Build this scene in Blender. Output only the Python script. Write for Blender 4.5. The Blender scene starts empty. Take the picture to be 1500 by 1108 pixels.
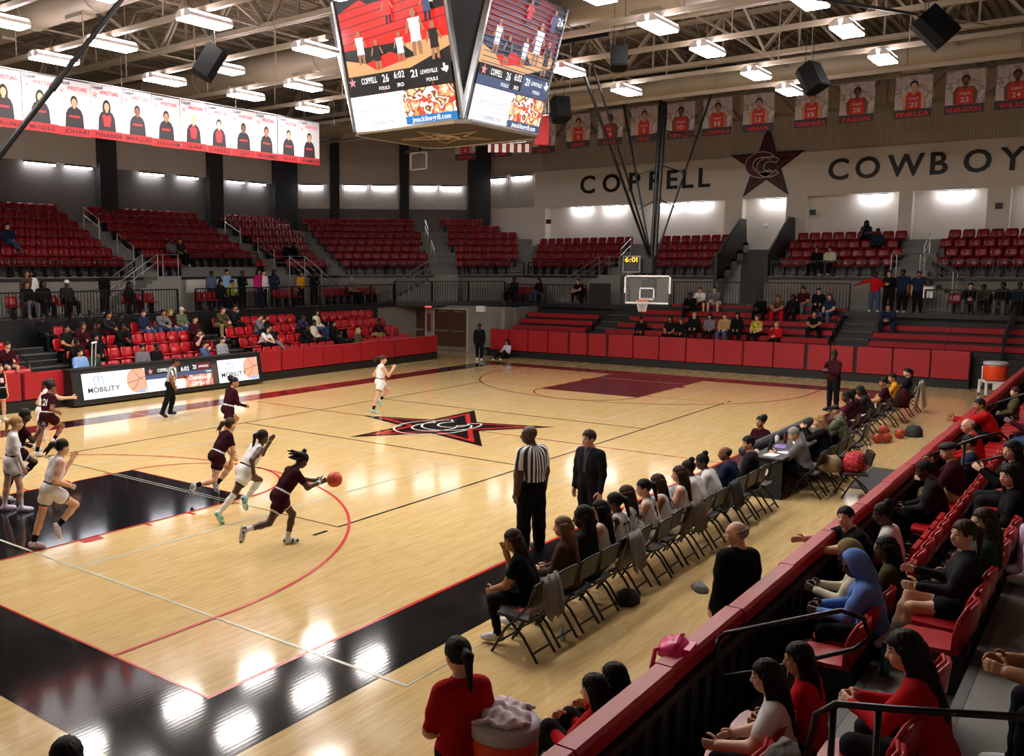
import bpy, math, random
import numpy as np
from mathutils import Vector, Matrix
from mathutils.bvhtree import BVHTree

random.seed(7)
scene = bpy.context.scene
COL = scene.collection

# ------------------------------------------------------------------ camera
cam_data = bpy.data.cameras.new('camera')
cam = bpy.data.objects.new('camera', cam_data)
COL.objects.link(cam)
_yaw, _pitch = 0.6774, -0.1191
cam.location = (-5.6477, -6.9773, 4.2649)
_f = Vector((math.cos(_yaw) * math.cos(_pitch), math.sin(_yaw) * math.cos(_pitch), math.sin(_pitch)))
cam.rotation_euler = _f.to_track_quat('-Z', 'Y').to_euler()
cam_data.sensor_width = 36.0
cam_data.lens = 1354.52 / 1500 * 36.0
cam_data.shift_x = 166.8 / 1500
cam_data.clip_start = 0.05
cam_data.clip_end = 300
scene.camera = cam

# ------------------------------------------------------------------ world, exposure, light levels
world = bpy.data.worlds.new('World')
scene.world = world
world.use_nodes = True
world.node_tree.nodes['Background'].inputs[0].default_value = (0.55, 0.5, 0.45, 1)
world.node_tree.nodes['Background'].inputs[1].default_value = 0.05
scene.view_settings.view_transform = 'Standard'
scene.view_settings.look = 'None'
scene.view_settings.gamma = 1
scene.view_settings.use_curve_mapping = False
scene.view_settings.exposure = 0.62
LAMP = 52.0        # high-bay lens radiance
LAMP_SLOT = 40.0
WALL_LAMP = 14.0
LED = 0.62          # video screens

# ------------------------------------------------------------------ materials
def lin(c):
    c = c / 255.0
    return c / 12.92 if c <= 0.04045 else ((c + 0.055) / 1.055) ** 2.4
def hexc(h):
    h = h.lstrip('#')
    return (lin(int(h[0:2], 16)), lin(int(h[2:4], 16)), lin(int(h[4:6], 16)), 1)
MATS = {}
def pmat(name, hx, rough=0.55, var=0.10, scale=6.0, metal=0.0, bump=0.0, coat=0.0, spec=0.5):
    if name in MATS: return MATS[name]
    m = bpy.data.materials.new(name); m.use_nodes = True
    nt = m.node_tree; b = nt.nodes['Principled BSDF']
    c = hexc(hx)
    tc = nt.nodes.new('ShaderNodeTexCoord'); nz = nt.nodes.new('ShaderNodeTexNoise')
    nz.inputs['Scale'].default_value = scale; nz.inputs['Detail'].default_value = 3
    nt.links.new(tc.outputs['Object'], nz.inputs['Vector'])
    mx = nt.nodes.new('ShaderNodeMix'); mx.data_type = 'RGBA'
    mx.inputs[6].default_value = tuple(x * (1 - var) for x in c[:3]) + (1,)
    mx.inputs[7].default_value = tuple(min(1, x * (1 + var)) for x in c[:3]) + (1,)
    nt.links.new(nz.outputs['Fac'], mx.inputs[0]); nt.links.new(mx.outputs[2], b.inputs['Base Color'])
    b.inputs['Roughness'].default_value = rough; b.inputs['Metallic'].default_value = metal
    b.inputs['Specular IOR Level'].default_value = spec
    if coat: b.inputs['Coat Weight'].default_value = coat; b.inputs['Coat Roughness'].default_value = 0.1
    if bump:
        bp = nt.nodes.new('ShaderNodeBump'); bp.inputs['Strength'].default_value = bump; bp.inputs['Distance'].default_value = 0.02
        nt.links.new(nz.outputs['Fac'], bp.inputs['Height']); nt.links.new(bp.outputs[0], b.inputs['Normal'])
    MATS[name] = m
    return m
def emat(name, hx, strength):
    if name in MATS: return MATS[name]
    m = bpy.data.materials.new(name); m.use_nodes = True
    nt = m.node_tree; b = nt.nodes['Principled BSDF']
    b.inputs['Base Color'].default_value = (0.02, 0.02, 0.02, 1)
    b.inputs['Roughness'].default_value = 0.35
    b.inputs['Emission Color'].default_value = hexc(hx); b.inputs['Emission Strength'].default_value = strength
    MATS[name] = m
    return m
def nmath(nt, op, a, b=None, c=None):
    n = nt.nodes.new('ShaderNodeMath'); n.operation = op
    for i, x in enumerate((a, b, c)):
        if x is None: continue
        if isinstance(x, (int, float)): n.inputs[i].default_value = x
        else: nt.links.new(x, n.inputs[i])
    return n.outputs[0]
def floor_mat(name, c1, c2, rough, wood=True, bump=0.12):
    m = bpy.data.materials.new(name); m.use_nodes = True
    nt = m.node_tree; b = nt.nodes['Principled BSDF']
    tc = nt.nodes.new('ShaderNodeTexCoord'); obj = tc.outputs['Object']
    br = nt.nodes.new('ShaderNodeTexBrick')
    br.inputs['Scale'].default_value = 1.0; br.inputs['Brick Width'].default_value = 0.85
    br.inputs['Row Height'].default_value = 0.0572; br.inputs['Mortar Size'].default_value = 0.0
    br.offset = 0.37; br.offset_frequency = 3; br.squash = 1.0
    br.inputs['Color1'].default_value = hexc(c1); br.inputs['Color2'].default_value = hexc(c2)
    nt.links.new(obj, br.inputs['Vector'])
    mp = nt.nodes.new('ShaderNodeMapping'); mp.inputs['Scale'].default_value = (2.2, 34, 1)
    nt.links.new(obj, mp.inputs[0])
    nz = nt.nodes.new('ShaderNodeTexNoise'); nz.inputs['Scale'].default_value = 1.0; nz.inputs['Detail'].default_value = 4
    nt.links.new(mp.outputs[0], nz.inputs['Vector'])
    col = br.outputs['Color']
    if wood:
        rp = nt.nodes.new('ShaderNodeValToRGB')
        rp.color_ramp.elements[0].position = 0.25; rp.color_ramp.elements[0].color = (0.74, 0.66, 0.55, 1)
        rp.color_ramp.elements[1].position = 0.55; rp.color_ramp.elements[1].color = (1.05, 1.04, 1.0, 1)
        nt.links.new(nz.outputs['Fac'], rp.inputs[0])
        mx = nt.nodes.new('ShaderNodeMix'); mx.data_type = 'RGBA'; mx.blend_type = 'MULTIPLY'; mx.inputs[0].default_value = 0.6
        nt.links.new(col, mx.inputs[6]); nt.links.new(rp.outputs[0], mx.inputs[7]); col = mx.outputs[2]
    nt.links.new(col, b.inputs['Base Color'])
    b.inputs['Roughness'].default_value = rough
    b.inputs['Specular IOR Level'].default_value = 0.5
    # each strip is slightly cupped: ripples reflections across the boards
    sp = nt.nodes.new('ShaderNodeSeparateXYZ'); nt.links.new(obj, sp.inputs[0])
    w1 = nmath(nt, 'SINE', nmath(nt, 'MULTIPLY', sp.outputs[1], 2 * math.pi / 0.0572))
    n2 = nt.nodes.new('ShaderNodeTexNoise'); n2.inputs['Scale'].default_value = 1.3; n2.inputs['Detail'].default_value = 2
    nt.links.new(obj, n2.inputs['Vector'])
    hh = nmath(nt, 'ADD', nmath(nt, 'MULTIPLY', w1, 0.035), nmath(nt, 'MULTIPLY', n2.outputs['Fac'], 0.5))
    bp = nt.nodes.new('ShaderNodeBump'); bp.inputs['Strength'].default_value = bump; bp.inputs['Distance'].default_value = 0.01
    nt.links.new(hh, bp.inputs['Height']); nt.links.new(bp.outputs[0], b.inputs['Normal'])
    MATS[name] = m
    return m
def stripe_mat(name, h1, h2, n, angle=True, axis=1, period=0.05, rough=0.7):
    """vertical stripes round the body (angle) or along one object axis"""
    m = bpy.data.materials.new(name); m.use_nodes = True
    nt = m.node_tree; b = nt.nodes['Principled BSDF']
    tc = nt.nodes.new('ShaderNodeTexCoord'); sp = nt.nodes.new('ShaderNodeSeparateXYZ')
    nt.links.new(tc.outputs['Object'], sp.inputs[0])
    if angle:
        v = nmath(nt, 'MULTIPLY', nmath(nt, 'ARCTAN2', sp.outputs[1], sp.outputs[0]), n)
    else:
        v = nmath(nt, 'MULTIPLY', sp.outputs[axis], 2 * math.pi / period)
    s = nmath(nt, 'GREATER_THAN', nmath(nt, 'SINE', v), 0.0)
    mx = nt.nodes.new('ShaderNodeMix'); mx.data_type = 'RGBA'
    mx.inputs[6].default_value = hexc(h1); mx.inputs[7].default_value = hexc(h2)
    nt.links.new(s, mx.inputs[0]); nt.links.new(mx.outputs[2], b.inputs['Base Color'])
    b.inputs['Roughness'].default_value = rough
    MATS[name] = m
    return m
def patch_mat(name, cols, scale, rough=0.8, emit=0.0):
    """blotches of several colours (camouflage, plaid, food photo)"""
    m = bpy.data.materials.new(name); m.use_nodes = True
    nt = m.node_tree; b = nt.nodes['Principled BSDF']
    tc = nt.nodes.new('ShaderNodeTexCoord'); nz = nt.nodes.new('ShaderNodeTexNoise')
    nz.inputs['Scale'].default_value = scale; nz.inputs['Detail'].default_value = 2
    nt.links.new(tc.outputs['Object'], nz.inputs['Vector'])
    rp = nt.nodes.new('ShaderNodeValToRGB'); rp.color_ramp.interpolation = 'CONSTANT'
    el = rp.color_ramp.elements
    while len(el) < len(cols): el.new(0.5)
    for i, c in enumerate(cols):
        el[i].position = 0.0 if i == 0 else 0.3 + 0.4 * i / len(cols); el[i].color = hexc(c)
    nt.links.new(nz.outputs['Fac'], rp.inputs[0])
    if emit:
        b.inputs['Base Color'].default_value = (0.02, 0.02, 0.02, 1)
        nt.links.new(rp.outputs[0], b.inputs['Emission Color']); b.inputs['Emission Strength'].default_value = emit
    else: nt.links.new(rp.outputs[0], b.inputs['Base Color'])
    b.inputs['Roughness'].default_value = rough
    MATS[name] = m
    return m

# ------------------------------------------------------------------ mesh helpers
class MB:
    def __init__(s): s.v = []; s.f = []; s.m = []
    def add(s, vs, fs, mi=0):
        o = len(s.v); s.v += [tuple(v) for v in vs]
        for f in fs: s.f.append(tuple(i + o for i in f)); s.m.append(mi)
        return s
    def box(s, x0, x1, y0, y1, z0, z1, mi=0):
        vs = [(x, y, z) for x in (x0, x1) for y in (y0, y1) for z in (z0, z1)]
        return s.add(vs, [(0, 1, 3, 2), (4, 6, 7, 5), (0, 4, 5, 1), (2, 3, 7, 6), (0, 2, 6, 4), (1, 5, 7, 3)], mi)
    def obox(s, c, sx, sy, sz, rot, mi=0):
        vs = [Vector(c) + rot @ Vector((x * sx / 2, y * sy / 2, z * sz / 2)) for x in (-1, 1) for y in (-1, 1) for z in (-1, 1)]
        return s.add(vs, [(0, 1, 3, 2), (4, 6, 7, 5), (0, 4, 5, 1), (2, 3, 7, 6), (0, 2, 6, 4), (1, 5, 7, 3)], mi)
    def bar(s, p0, p1, w, h, mi=0):
        """rectangular bar from p0 to p1"""
        p0, p1 = Vector(p0), Vector(p1); d = p1 - p0
        z = Vector((0, 0, 1)) if abs(d.normalized().z) < 0.98 else Vector((1, 0, 0))
        x = d.normalized(); y = z.cross(x).normalized(); zz = x.cross(y)
        rot = Matrix((x, y, zz)).transposed()
        return s.obox((p0 + p1) / 2, d.length, w, h, rot, mi)
    def prism(s, pts, z0, z1, mi=0, plane='xy'):
        """extrude a 2-d polygon"""
        n = len(pts)
        def P(a, b, t):
            return (a, b, t) if plane == 'xy' else ((t, a, b) if plane == 'yz' else (a, t, b))
        vs = [P(a, b, z0) for a, b in pts] + [P(a, b, z1) for a, b in pts]
        fs = [tuple(range(n - 1, -1, -1)), tuple(range(n, 2 * n))] + [(i, (i + 1) % n, n + (i + 1) % n, n + i) for i in range(n)]
        return s.add(vs, fs, mi)
    def tube(s, path, r, n=8, mi=0, closed=False):
        path = [Vector(p) for p in path]; k = len(path); rings = []
        up = None
        for i, p in enumerate(path):
            a = path[i - 1] if (i > 0 or closed) else p
            b = path[(i + 1) % k] if (i < k - 1 or closed) else p
            t = (b - a).normalized()
            if up is None: up = Vector((0, 0, 1)) if abs(t.z) < 0.9 else Vector((1, 0, 0))
            x = up.cross(t)
            if x.length < 1e-4: x = Vector((1, 0, 0)).cross(t)
            x.normalize(); y = t.cross(x); up = y
            rr = r[i] if isinstance(r, (list, tuple)) else r
            rings.append([p + x * (rr * math.cos(2 * math.pi * j / n)) + y * (rr * math.sin(2 * math.pi * j / n)) for j in range(n)])
        vs = [v for q in rings for v in q]; fs = []
        for i in range(k if closed else k - 1):
            for j in range(n):
                a, b = i * n + j, i * n + (j + 1) % n; c, d = ((i + 1) % k) * n + (j + 1) % n, ((i + 1) % k) * n + j
                fs.append((a, b, c, d))
        if not closed: fs += [tuple(range(n - 1, -1, -1)), tuple((k - 1) * n + j for j in range(n))]
        return s.add(vs, fs, mi)
    def lathe(s, prof, c=(0, 0, 0), n=20, mi=0):
        vs = [(c[0] + r * math.cos(2 * math.pi * j / n), c[1] + r * math.sin(2 * math.pi * j / n), c[2] + z) for r, z in prof for j in range(n)]
        fs = [(i * n + j, i * n + (j + 1) % n, (i + 1) * n + (j + 1) % n, (i + 1) * n + j) for i in range(len(prof) - 1) for j in range(n)]
        fs += [tuple(range(n - 1, -1, -1)), tuple((len(prof) - 1) * n + j for j in range(n))]
        return s.add(vs, fs, mi)
    def mesh(s, name, mats, smooth=False):
        me = bpy.data.meshes.new(name); me.from_pydata(s.v, [], s.f)
        mats = mats if isinstance(mats, (list, tuple)) else [mats]
        for m in mats: me.materials.append(m)
        if any(s.m): me.polygons.foreach_set('material_index', s.m)
        if smooth: me.polygons.foreach_set('use_smooth', [True] * len(s.f))
        me.update()
        return me
    def build(s, name, mats, parent=None, smooth=False):
        return link(name, s.mesh(name, mats, smooth), parent)
def link(name, data, parent=None):
    o = bpy.data.objects.new(name, data); COL.objects.link(o)
    if parent is not None: o.parent = parent
    return o
def tag(o, label, cat, group=None, kind=None):
    if label: o['label'] = label
    if cat: o['category'] = cat
    if group: o['group'] = group
    if kind: o['kind'] = kind
    return o
def thing(name, label, cat, loc=(0, 0, 0), rz=0.0, group=None):
    o = link(name, None); o.location = loc; o.rotation_euler = (0, 0, rz); o.empty_display_size = 0.2
    return tag(o, label, cat, group)
def struct(o): o['kind'] = 'structure'; return o
def copy_tree(o, parent=None):
    c = o.copy(); COL.objects.link(c)
    if parent is not None: c.parent = parent
    for ch in list(o.children): copy_tree(ch, c)
    return c
GLYPH = {}
def make_glyphs():
    obs = []
    for ch in "ABCDEFGHIJKLMNOPQRSTUVWXYZabcdefghijklmnopqrstuvwxyz0123456789:.,&-":
        for bd in (0, 1):
            cu = bpy.data.curves.new('glyph', 'FONT'); cu.body = ch; cu.size = 1.0; cu.offset = .018 * bd; cu.resolution_u = 3
            ob = bpy.data.objects.new('glyph', cu); COL.objects.link(ob); obs.append((ch, bd, ob, cu))
    bpy.context.view_layer.update(); dg = bpy.context.evaluated_depsgraph_get()
    for ch, bd, ob, cu in obs:
        me = bpy.data.meshes.new_from_object(ob.evaluated_get(dg))
        v = np.array([q.co[:] for q in me.vertices])[:, :2]; GLYPH[(ch, bd)] = (v - [v[:, 0].min(), 0], [tuple(p.vertices) for p in me.polygons], v[:, 0].max() - v[:, 0].min())
        bpy.data.meshes.remove(me)
    for ch, bd, ob, cu in obs: bpy.data.objects.remove(ob); bpy.data.curves.remove(cu)
make_glyphs()
def text_mesh(txt, size, mat, name='lettering', bold=1, width=None):
    """flat lettering in its own XY plane, centred"""
    x = 0.0; V = []; F = []; n = 0
    for ch in txt:
        if ch == ' ': x += .3; continue
        v, f, w = GLYPH[(ch, 1 if bold else 0)]; V.append(v + [x, 0]); F += [tuple(i + n for i in q) for q in f]; n += len(v); x += w + .09
    V = np.concatenate(V) * size; lo, hi = V.min(0), V.max(0); V -= (lo + hi) / 2
    if width: V[:, 0] *= width / (hi[0] - lo[0])
    me = bpy.data.meshes.new(name); me.from_pydata([(a, b, 0) for a, b in V], [], F); me.materials.append(mat); me.update()
    return me
def frame(origin, right, up):
    """matrix whose X is right and Y is up of a flat print"""
    r = Vector(right).normalized(); u = Vector(up).normalized(); n = r.cross(u)
    m = Matrix((r, u, n)).transposed().to_4x4(); m.translation = Vector(origin)
    return m
def bake(me, mat4):
    me.transform(mat4); me.update(); return me
def star_pts(R, r, n=5, a0=90, cx=0, cy=0):
    return [(cx + (R if i % 2 == 0 else r) * math.cos(math.radians(a0 + 180 / n * i)), cy + (R if i % 2 == 0 else r) * math.sin(math.radians(a0 + 180 / n * i))) for i in range(2 * n)]
def arc_pts(cx, cy, r, a0, a1, n=40):
    return [(cx + r * math.cos(math.radians(a0 + (a1 - a0) * i / n)), cy + r * math.sin(math.radians(a0 + (a1 - a0) * i / n))) for i in range(n + 1)]
def ribbon(mb, pts, w, z, mi=0, closed=False):
    """flat painted stripe of width w along a 2-d polyline"""
    n = len(pts); L = []; Rr = []
    for i, p in enumerate(pts):
        a = pts[i - 1] if (i > 0 or closed) else p
        b = pts[(i + 1) % n] if (i < n - 1 or closed) else p
        dx, dy = b[0] - a[0], b[1] - a[1]; l = math.hypot(dx, dy); nx, ny = -dy / l, dx / l
        L.append((p[0] + nx * w / 2, p[1] + ny * w / 2, z)); Rr.append((p[0] - nx * w / 2, p[1] - ny * w / 2, z))
    m = n if closed else n - 1
    mb.add(L + Rr, [(n + i, n + (i + 1) % n, (i + 1) % n, i) for i in range(m)], mi)
    return mb
def glyph_line(mb, pts, w, z, mi=0): return ribbon(mb, pts, w, z, mi)
def soup(mb, mats, name, parent, m4):
    o = mb.build(name, mats, parent); o.matrix_local = m4; return o

# ------------------------------------------------------------------ shared materials
M_maple = floor_mat('maple', 'D0B482', 'C7A974', 0.1, bump=.1)
M_pblack = floor_mat('black_floor_paint', '17171A', '131316', 0.08, wood=False, bump=0.08)
M_pmaroon = floor_mat('maroon_floor_paint', '4A1119', '430F17', 0.2, wood=False)
M_pred = floor_mat('red_floor_paint', 'B7221E', 'AE201C', 0.2, wood=False)
M_pcream = floor_mat('cream_floor_paint', 'C3C0AC', 'BCB9A6', 0.2, wood=False)
M_pwhite = floor_mat('white_floor_paint', 'D9D4CC', 'D0CBC4', 0.2, wood=False)
M_red = pmat('red_vinyl', '9C151E', 0.45, 0.06, 3)
M_redbench = pmat('red_bench_plastic', '8C1019', 0.62, 0.08, 3, spec=.25)
M_seat = pmat('red_seat_plastic', '880D18', 0.3, 0.08, 4)
M_seat2 = pmat('bright_red_seat_plastic', 'A8161E', 0.34, 0.08, 4)
M_black = pmat('black_paint', '141414', 0.45, 0.1, 5)
M_blackm = pmat('black_metal', '101011', 0.35, 0.1, 5, metal=0.3)
M_dark = pmat('dark_grey', '2B2A2B', 0.6, 0.12, 4)
M_tread = pmat('grey_tread', '77746F', 0.7, 0.15, 5)
M_conc = pmat('grey_concrete', '84827C', 0.8, 0.14, 3, bump=0.1)
M_wallg = pmat('grey_block_wall', '807A72', 0.85, 0.06, 1.5, bump=0.05)
M_walld = pmat('dark_grey_wall', '6E6964', 0.85, 0.06, 1.5)
M_pillar = pmat('charcoal_pillar', '302F30', 0.8, 0.08, 2)
M_wallu = pmat('taupe_panel_wall', 'C6BEB2', 0.85, 0.05, 1.2)
M_cream = pmat('cream_wall', 'E9E2D7', 0.85, 0.04, 1.2)
M_corr = pmat('ribbed_acoustic_panel', 'C6C0B6', 0.7, 0.05, 2)
M_steel = pmat('beige_painted_steel', '8C806C', 0.5, 0.08, 3)
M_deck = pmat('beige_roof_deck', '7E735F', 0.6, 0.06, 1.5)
M_duct = pmat('beige_duct', '877C68', 0.5, 0.08, 1.5)
M_silver = pmat('brushed_steel', 'B9BABB', 0.3, 0.06, 6, metal=0.85)
M_white = pmat('white_plastic', 'E8E6E2', 0.45, 0.04, 5)
M_lamp = emat('lamp_lens', 'FFF9F2', LAMP)
M_slot = emat('lamp_slot', 'FFF0FF', LAMP_SLOT)
M_wlamp = emat('wall_lamp_lens', 'F4F4FF', WALL_LAMP)
M_wood_door = pmat('brown_wood_door', '4C2F20', 0.4, 0.15, 6)
M_glass = pmat('dark_glass', '1A1C1F', 0.08, 0.05, 3)

# ------------------------------------------------------------------ floor and court paint
L, W, H = 28.65, 15.24, 28.65 / 2
floor = MB().add([(-14, -17, 0), (44, -17, 0), (44, 34, 0), (-14, 34, 0)], [(0, 1, 2, 3)]).build('floor', M_maple)
struct(floor)
def rect(mb, x0, x1, y0, y1, z, mi=0): mb.add([(x0, y0, z), (x1, y0, z), (x1, y1, z), (x0, y1, z)], [(0, 1, 2, 3)], mi); return mb
ZP = 0.002
b = MB(); rect(b, -1.27, 0, -1.05, W + 0.95, ZP); rect(b, 0, 14.3, -1.05, 0, ZP); rect(b, 0, 8.4, W, W + .95, ZP); rect(b, 24.6, 29.75, W, W + .95, ZP)
b.build('black_border_paint', M_pblack, floor)
b = MB(); rect(b, 14.3, L, -1.05, 0, ZP); rect(b, 8.4, 24.6, W, W + .95, ZP); rect(b, L, 29.75, -1.05, W, ZP)
b.build('maroon_border_paint', M_pmaroon, floor)
b = MB(); ribbon(b, [(0, 0), (L, 0), (L, W), (0, W)], 0.06, ZP * 2, closed=True); b.build('boundary_line', M_pred, floor)
b = MB(); rect(b, 0.03, 5.79, 5.79, 9.45, ZP); b.build('lane_paint', M_pblack, floor)
b = MB(); rect(b, L - 5.79, L - 0.03, 5.79, 9.45, ZP); b.build('lane_paint', M_pmaroon, floor)
# cream cross-court volleyball lines
b = MB()
for x0 in (1.45, 18.2):
    ribbon(b, [(x0, -1.38), (x0 + 9, -1.38), (x0 + 9, 16.62), (x0, 16.62)], 0.05, ZP * 2.5, closed=True)
    for y in (4.62, 10.62): ribbon(b, [(x0, y), (x0 + 9, y)], 0.05, ZP * 2.5)
b.build('cream_court_line', M_pcream, floor)
# black volleyball court
b = MB(); ribbon(b, [(H - 9, 3.12), (H + 9, 3.12), (H + 9, 12.12), (H - 9, 12.12)], 0.05, ZP * 3, closed=True)
for x in (H - 3, H + 3): ribbon(b, [(x, 3.12), (x, 12.12)], 0.05, ZP * 3)
rect(b, 4.72, 5.05, 3.08, 3.14, ZP * 3); rect(b, 4.72, 5.05, 12.1, 12.16, ZP * 3); rect(b, H + 9.3, H + 9.6, 3.08, 3.14, ZP * 3)
b.build('black_court_line', M_pblack, floor)
b = MB()
for d in (-.045, .045): ribbon(b, [(H - 9 + d, 5.79), (H - 9 + d, 9.45)], 0.018, ZP * 3.6)
b.build('line_edging', M_pcream, floor)
# red basketball markings
for side in (0, 1):
    X = (lambda x: x) if side == 0 else (lambda x: L - x)
    b = MB()
    pts = [(0, 1.6)] + arc_pts(1.6, 7.62, 6.02, -90, 90, 64) + [(0, 13.64)]
    ribbon(b, [(X(x), y) for x, y in pts], 0.05, ZP * 3.5)
    b.build('three_point_line', M_pred, floor)
    b = MB()
    ribbon(b, [(X(0), 5.79), (X(5.79), 5.79), (X(5.79), 9.45), (X(0), 9.45)], 0.05, ZP * 3.5)
    ribbon(b, [(X(x), y) for x, y in arc_pts(5.79, 7.62, 1.83, -90, 90, 32)], 0.05, ZP * 3.5)
    for y, s in ((5.79, -1), (9.45, 1)):
        q = sorted((X(2.2), X(2.55)))
        rect(b, q[0], q[1], min(y, y + .2 * s), max(y, y + .2 * s), ZP * 3.5)
        for x in (3.45, 4.35, 5.25): ribbon(b, [(X(x), y), (X(x), y + .2 * s)], 0.05, ZP * 3.5)
    b.build('lane_line', M_pred, floor)
b = MB(); ribbon(b, [(H, 0), (H, W)], 0.05, ZP * 2.7); b.build('division_line', M_pred, floor)
# centre star with the CC monogram
cs = (14.33, 7.5)
for i, (R, r, mt) in enumerate(((2.95, 1.12, M_pblack), (2.42, .92, M_pred), (1.98, .75, M_pblack))):
    b = MB(); p = star_pts(R, r, cx=cs[0], cy=cs[1]); b.add([(x, y, ZP * (4 + i)) for x, y in p] + [(cs[0], cs[1], ZP * (4 + i))], [(10, k, (k + 1) % 10) for k in range(10)])
    b.build('center_star', mt, floor)
def monogram(mb, cx, cy, s, f):
    """two interlocked open C shapes as outlines"""
    for (ox, oy, R, r) in ((-.28, .08, 1.0, .58), (.22, -.12, .78, .40)):
        o = arc_pts(ox, oy, R, 42, 318, 36); i = arc_pts(ox + .06, oy, r, 318, 42, 30)
        loop = [(x * 1.25, y) for x, y in o + i]
        f(mb, [(cx + x * s, cy + y * s) for x, y in loop], True)
b = MB(); monogram(b, cs[0], cs[1] + .05, 0.95, lambda m, p, c: ribbon(m, p, 0.06, ZP * 7.5, 0, True)); b.build('star_monogram', M_pwhite, floor)
for txt, w, o, rt, up in (('COPPELL', 7.4, (29.2, 6.6, ZP * 3), (0, -1, 0), (1, 0, 0)), ('COWBOYS', 6.2, (17.4, W + .48, ZP * 3), (1, 0, 0), (0, 1, 0))):
    me = bake(text_mesh(txt, 0.85, M_pred, 'border_lettering', width=w), frame(o, rt, up)); link('border_lettering', me, floor)

# ------------------------------------------------------------------ padded walls round the court
def pad_wall(name, label, p0, p1, ztop, zbase, cuts, nrm):
    """black base, individual red vinyl panels; p0->p1 along the wall face"""
    p0, p1 = Vector(p0), Vector(p1); d = (p1 - p0); ln = d.length; d.normalize(); n = Vector(nrm)
    root = thing(name, label, 'padded wall', (p0.x, p0.y, 0), math.atan2(d.y, d.x))
    sgn = 1 if Vector((-d.y, d.x)).dot(n.xy) > 0 else -1       # local y of the court side
    MB().box(0, ln, *sorted((-sgn * .45, -sgn * .02)), 0, zbase).build('base', M_black, root)
    MB().box(0, ln, *sorted((-sgn * .45, -sgn * .08)), zbase, ztop - .04).build('backing', M_black, root)
    for a, c in cuts:
        m = MB(); y0, y1 = sorted((0, -sgn * .08)); g = .012; e = .02
        vs = []
        for (x, z) in ((a + g, zbase + .02), (c - g, zbase + .02), (c - g, ztop), (a + g, ztop)):
            vs.append((x, -sgn * .08, z))
        for (x, z) in ((a + g + e, zbase + .02 + e), (c - g - e, zbase + .02 + e), (c - g - e, ztop - e), (a + g + e, ztop - e)):
            vs.append((x, 0, z))
        fs = [(0, 1, 2, 3), (4, 5, 6, 7), (0, 1, 5, 4), (1, 2, 6, 5), (2, 3, 7, 6), (3, 0, 4, 7)]
        m.add(vs, fs); m.build('pad_panel', M_red, root)
    return root
def even(a, b, w):
    n = max(1, round((b - a) / w)); return [(a + (b - a) * i / n, a + (b - a) * (i + 1) / n) for i in range(n)]
pad_wall('padded_wall', 'red padded wall with black base beside long lit screen table, under red chairs', (17.6, 18.67), (29.2, 18.67), 1.12, .3, even(0, 1.5, 1.5) + even(1.56, 8.4, 1.15) + even(8.5, 11.6, 1.05), (0, -1, 0))
pad_wall('padded_wall', 'short red padded wall behind cheerleader, before the lit screen table', (2.0, 18.67), (10.0, 18.67), 1.15, .32, even(0, 6.5, 1.1) + even(6.56, 7.95, 1.4), (0, -1, 0))
pad_wall('padded_wall', 'long red padded wall behind far basket, under red bleacher benches', (32.0, 17.6), (32.0, -2.4), 1.33, .3, even(0, 4.25, 1.1) + even(4.3, 5.2, .9) + even(5.25, 6.15, .9) + even(6.22, 14.5, 1.2) + even(14.58, 16.25, .85) + even(16.33, 20.0, 1.2), (-1, 0, 0))

# ------------------------------------------------------------------ near-side rail wall with red cap
root = thing('rail_wall', 'black barrier with red padded top rail in front of near spectators', 'barrier', (0, -4.3, 0))
MB().box(-4, 32.5, -.06, 0.06, 0.0, 1.08).build('barrier_panel', M_black, root)
for i, (a, c) in enumerate(even(-2.2, 32.4, 1.55)):
    m = MB(); e = .03; yo = random.uniform(-.012, .012)
    m.prism([(-.09 + yo, 1.08), (.09 + yo, 1.08), (.09 + yo, 1.19), (.065 + yo, 1.22), (-.065 + yo, 1.22), (-.09 + yo, 1.19)], a + .01, c - .01, plane='yz')
    m.build('cap_pad', M_red, root)
m = MB()
for i in range(110): m.box(-2 + i * .3, -1.96 + i * .3, -.1, -.06, .25, 1.05)
m.box(-2, 32, -.13, -.06, .98, 1.05); o = m.build('batten', M_dark, root); o['kind'] = 'stuff'

# ------------------------------------------------------------------ building shell
ZC = 2.45          # concourse
def wall(name, mb, m): return struct(mb.build(name, m))
w = wall('wall_left', MB().box(-14, 33.4, 32.4, 32.7, 0, 13), M_walld)
MB().box(-14, 33.2, 32.22, 32.42, 9.0, 13).build('upper_panel', M_wallu, w)
for x0, x1 in ((6.0, 7.0), (13.2, 14.2), (20.25, 21.2), (26.85, 27.8), (31.6, 33.4)):
    MB().box(x0, x1, 31.95, 32.45, 2.4, 13).build('pillar', M_pillar, w)
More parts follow.
